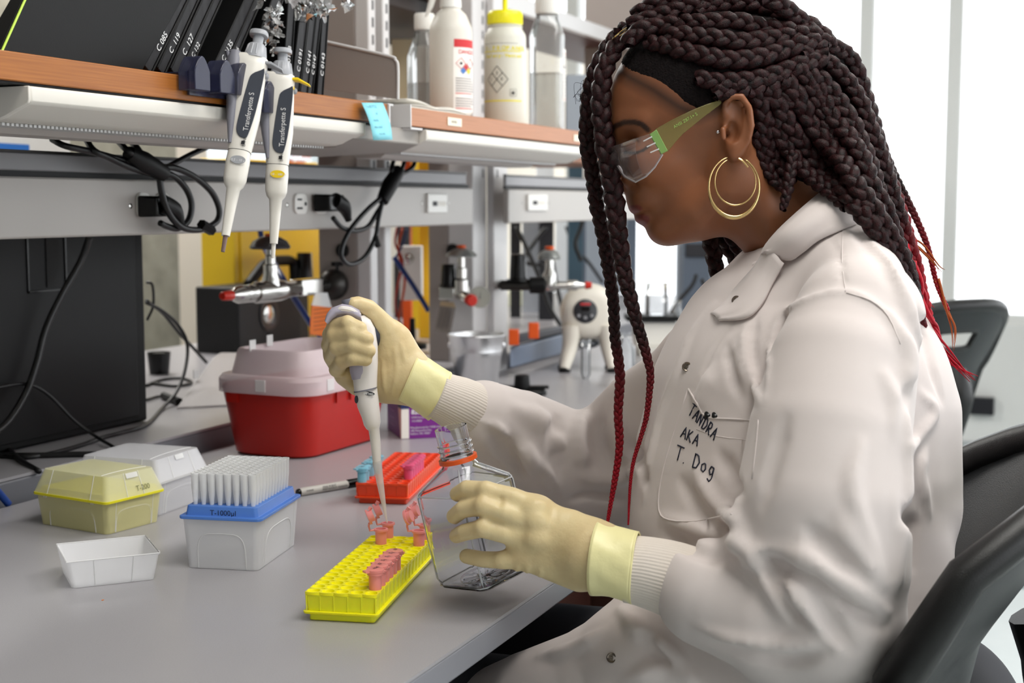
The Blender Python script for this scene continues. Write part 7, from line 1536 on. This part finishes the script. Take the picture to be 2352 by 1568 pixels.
# ---------------------------------------------------------------- pipette held in the right hand
top_=Q(806,699,1.462); bend=Q(862,962,1.468); pd_=nrm(bend-top_); sd_=nrm(np.array([-1,.32,-.1])-pd_*np.dot(np.array([-1,.32,-.1]),pd_)); fd_=nrm(np.cross(pd_,sd_)); fd_=fd_ if fd_[2]<0 else -fd_
hp=thing('micropipette','grey and white micropipette held in the gloved right hand over the yellow rack','pipette',q2w(top_)[0]); Lh=np.linalg.norm(bend-top_)
body_w=mat('pipette_held_white',(226,220,216),.34); gry=mat('pipette_mauve_grey',(168,162,178),.42)
def hr(c,a,b,n=28,pw=.85,d=None,s_=None):
    A=np.linspace(0,2*math.pi,n,endpoint=False); cs_,sn=np.cos(A),np.sin(A); cs_=np.sign(cs_)*abs(cs_)**pw; sn=np.sign(sn)*abs(sn)**pw; s2=sd_ if s_ is None else s_; f2=fd_
    return c+np.outer(cs_*a,s2)+np.outer(sn*b,f2)
def HB(R,name,mt,par=hp,ang=60,**k_): return build(MB().loft([q2w(r) for r in R],**k_),name,mt,par,ang=ang)
cdir=nrm(Q(830,760,1.462)-Q(806,699,1.462)); 
HB([hr(top_-cdir*.004,.0085,.0085,pw=1),hr(top_-cdir*.0065,.0075,.0075,pw=1)][::-1]+[hr(top_+cdir*.0,.0083,.0083,pw=1)],'plunger_button',grip)
HB([hr(top_,.0046,.0046,pw=1),hr(Q(820,735,1.462),.0052,.0052,pw=1)],'plunger_rod',gry)
cen=[(815,728,.010,.0105),(822,740,.0135,.0125),(829,760,.0150,.0135),(836,800,.0148,.014),(838,840,.0140,.0140),(839,875,.0128,.0130),(840,893,.0122,.0122)]
HB([hr(Q(a,b,1.464),w2,w3) for a,b,w2,w3 in cen],'body',body_w)
HB([hr(Q(a-6,b,1.4630),w2,w3) for a,b,w2,w3 in [(812,728,.0085,.0095),(817,745,.0115,.0125),(824,775,.0118,.0138),(830,815,.0112,.0142),(832,850,.0104,.0138),(834,868,.0090,.0120)]],'grip',gry)
HB([hr(Q(839,893,1.464),.0124,.0124),hr(Q(839,896,1.464),.0124,.0124)],'seam',grip)
# finger hook sweeping to the upper left
hk=[(830,726,.0085,.0090),(812,716,.0090,.0100),(790,711,.0080,.0100),(770,715,.0068,.0092),(757,727,.0052,.0080),(750,740,.0034,.0060)]
R=[]
for i,(a,b,w2,w3) in enumerate(hk):
    p=Q(a,b,1.458-.002*i); t_=np.array([1,.25,0]) if i<3 else np.array([.75,.7,0]); nn=nrm(np.cross(t_,[0,0,1])); A=np.linspace(0,2*math.pi,20,endpoint=False); R.append(p+np.outer(np.cos(A)*w2*.8,nn)+np.outer(np.sin(A)*w3,[0,0,1]))
HB(R,'finger_hook',gry,ang=70)
build(MB().tube(q2w([Q(828,722,1.452),Q(805,712,1.448),Q(785,709,1.446),Q(768,714,1.446)]),[.0012,.003,.003,.001],8,smooth=4),'hook_highlight',body_w,hp)
build(MB().tube(q2w([Q(846,752,1.470),Q(858,772,1.474),Q(866,790,1.480)]),[.006,.0075,.004],12,smooth=3),'ejector_button',mat('slate_blue',(62,68,84),.3),hp)
nose=[(840,896,.0122,.0122),(846,930,.0116,.0116),(852,955,.0098,.0098),(855,972,.0090,.0090),(857,982,.0072,.0072),(859,986,.0058,.0058),(863,1020,.0053,.0053),(866,1063,.0044,.0044)]
HB([hr(Q(a,b,1.466),w2,w3,pw=1) for a,b,w2,w3 in nose],'shaft',body_w)
HB([hr(Q(a,b,D),w2,w2,pw=1) for a,b,D,w2 in ((866,1058,1.466,.0050),(866.5,1066,1.466,.0048),(872,1100,1.466,.0040),(880,1150,1.466,.0026),(889,1200,1.466,.0007))],'disposable_tip',mat('tip_held',(232,226,224),.2,alpha=.55),cap=(0,1))
HB([hr(Q(a,b,D),w2,w2,pw=1) for a,b,D,w2 in ((869.5,1082,1.466,.0022),(870,1088,1.466,.0022))],'tip_filter',mat('filter_blue',(150,160,180),.6))
fro=lambda a,b,o_: q2w(Q(a,b,1.466-o_))[0]
bd=mat('badge_black',(40,40,46),.4)
build(MB().prism([fro(846+15*math.cos(t),903+4.5*math.sin(t)+(846+15*math.cos(t)-846)*.12,.0126-.002*abs(math.cos(t))) for t in np.linspace(0,2*math.pi,24,endpoint=False)],-FW,.0004),'volume_badge',bd,hp)
text('100-1000 µl',.0027,wht_ink,fro(834,905,.0134),RT-UP*.1,UP,hp,bold=.00006)
build(MB().prism([fro(818+4*math.cos(t)+1,917+9*math.sin(t),.0085) for t in np.linspace(0,2*math.pi,18,endpoint=False)],-FW*.6-RT*.6,.0006),'volume_badge',bd,hp)
# ---- lettering becomes plain mesh; done
_dg=bpy.context.evaluated_depsgraph_get()
for o in [o for o in COL.objects if o.type=='FONT']:
    me=bpy.data.meshes.new_from_object(o.evaluated_get(_dg)); me.name='lettering'
    n=bpy.data.objects.new('lettering',me); COL.objects.link(n); n.parent=o.parent; n.matrix_local=o.matrix_local.copy()
    for k_ in ('kind',): 
        if k_ in o: n[k_]=o[k_]
    n['kind']='stuff' if False else None or 'thing'; del n['kind']
    bpy.data.objects.remove(o)
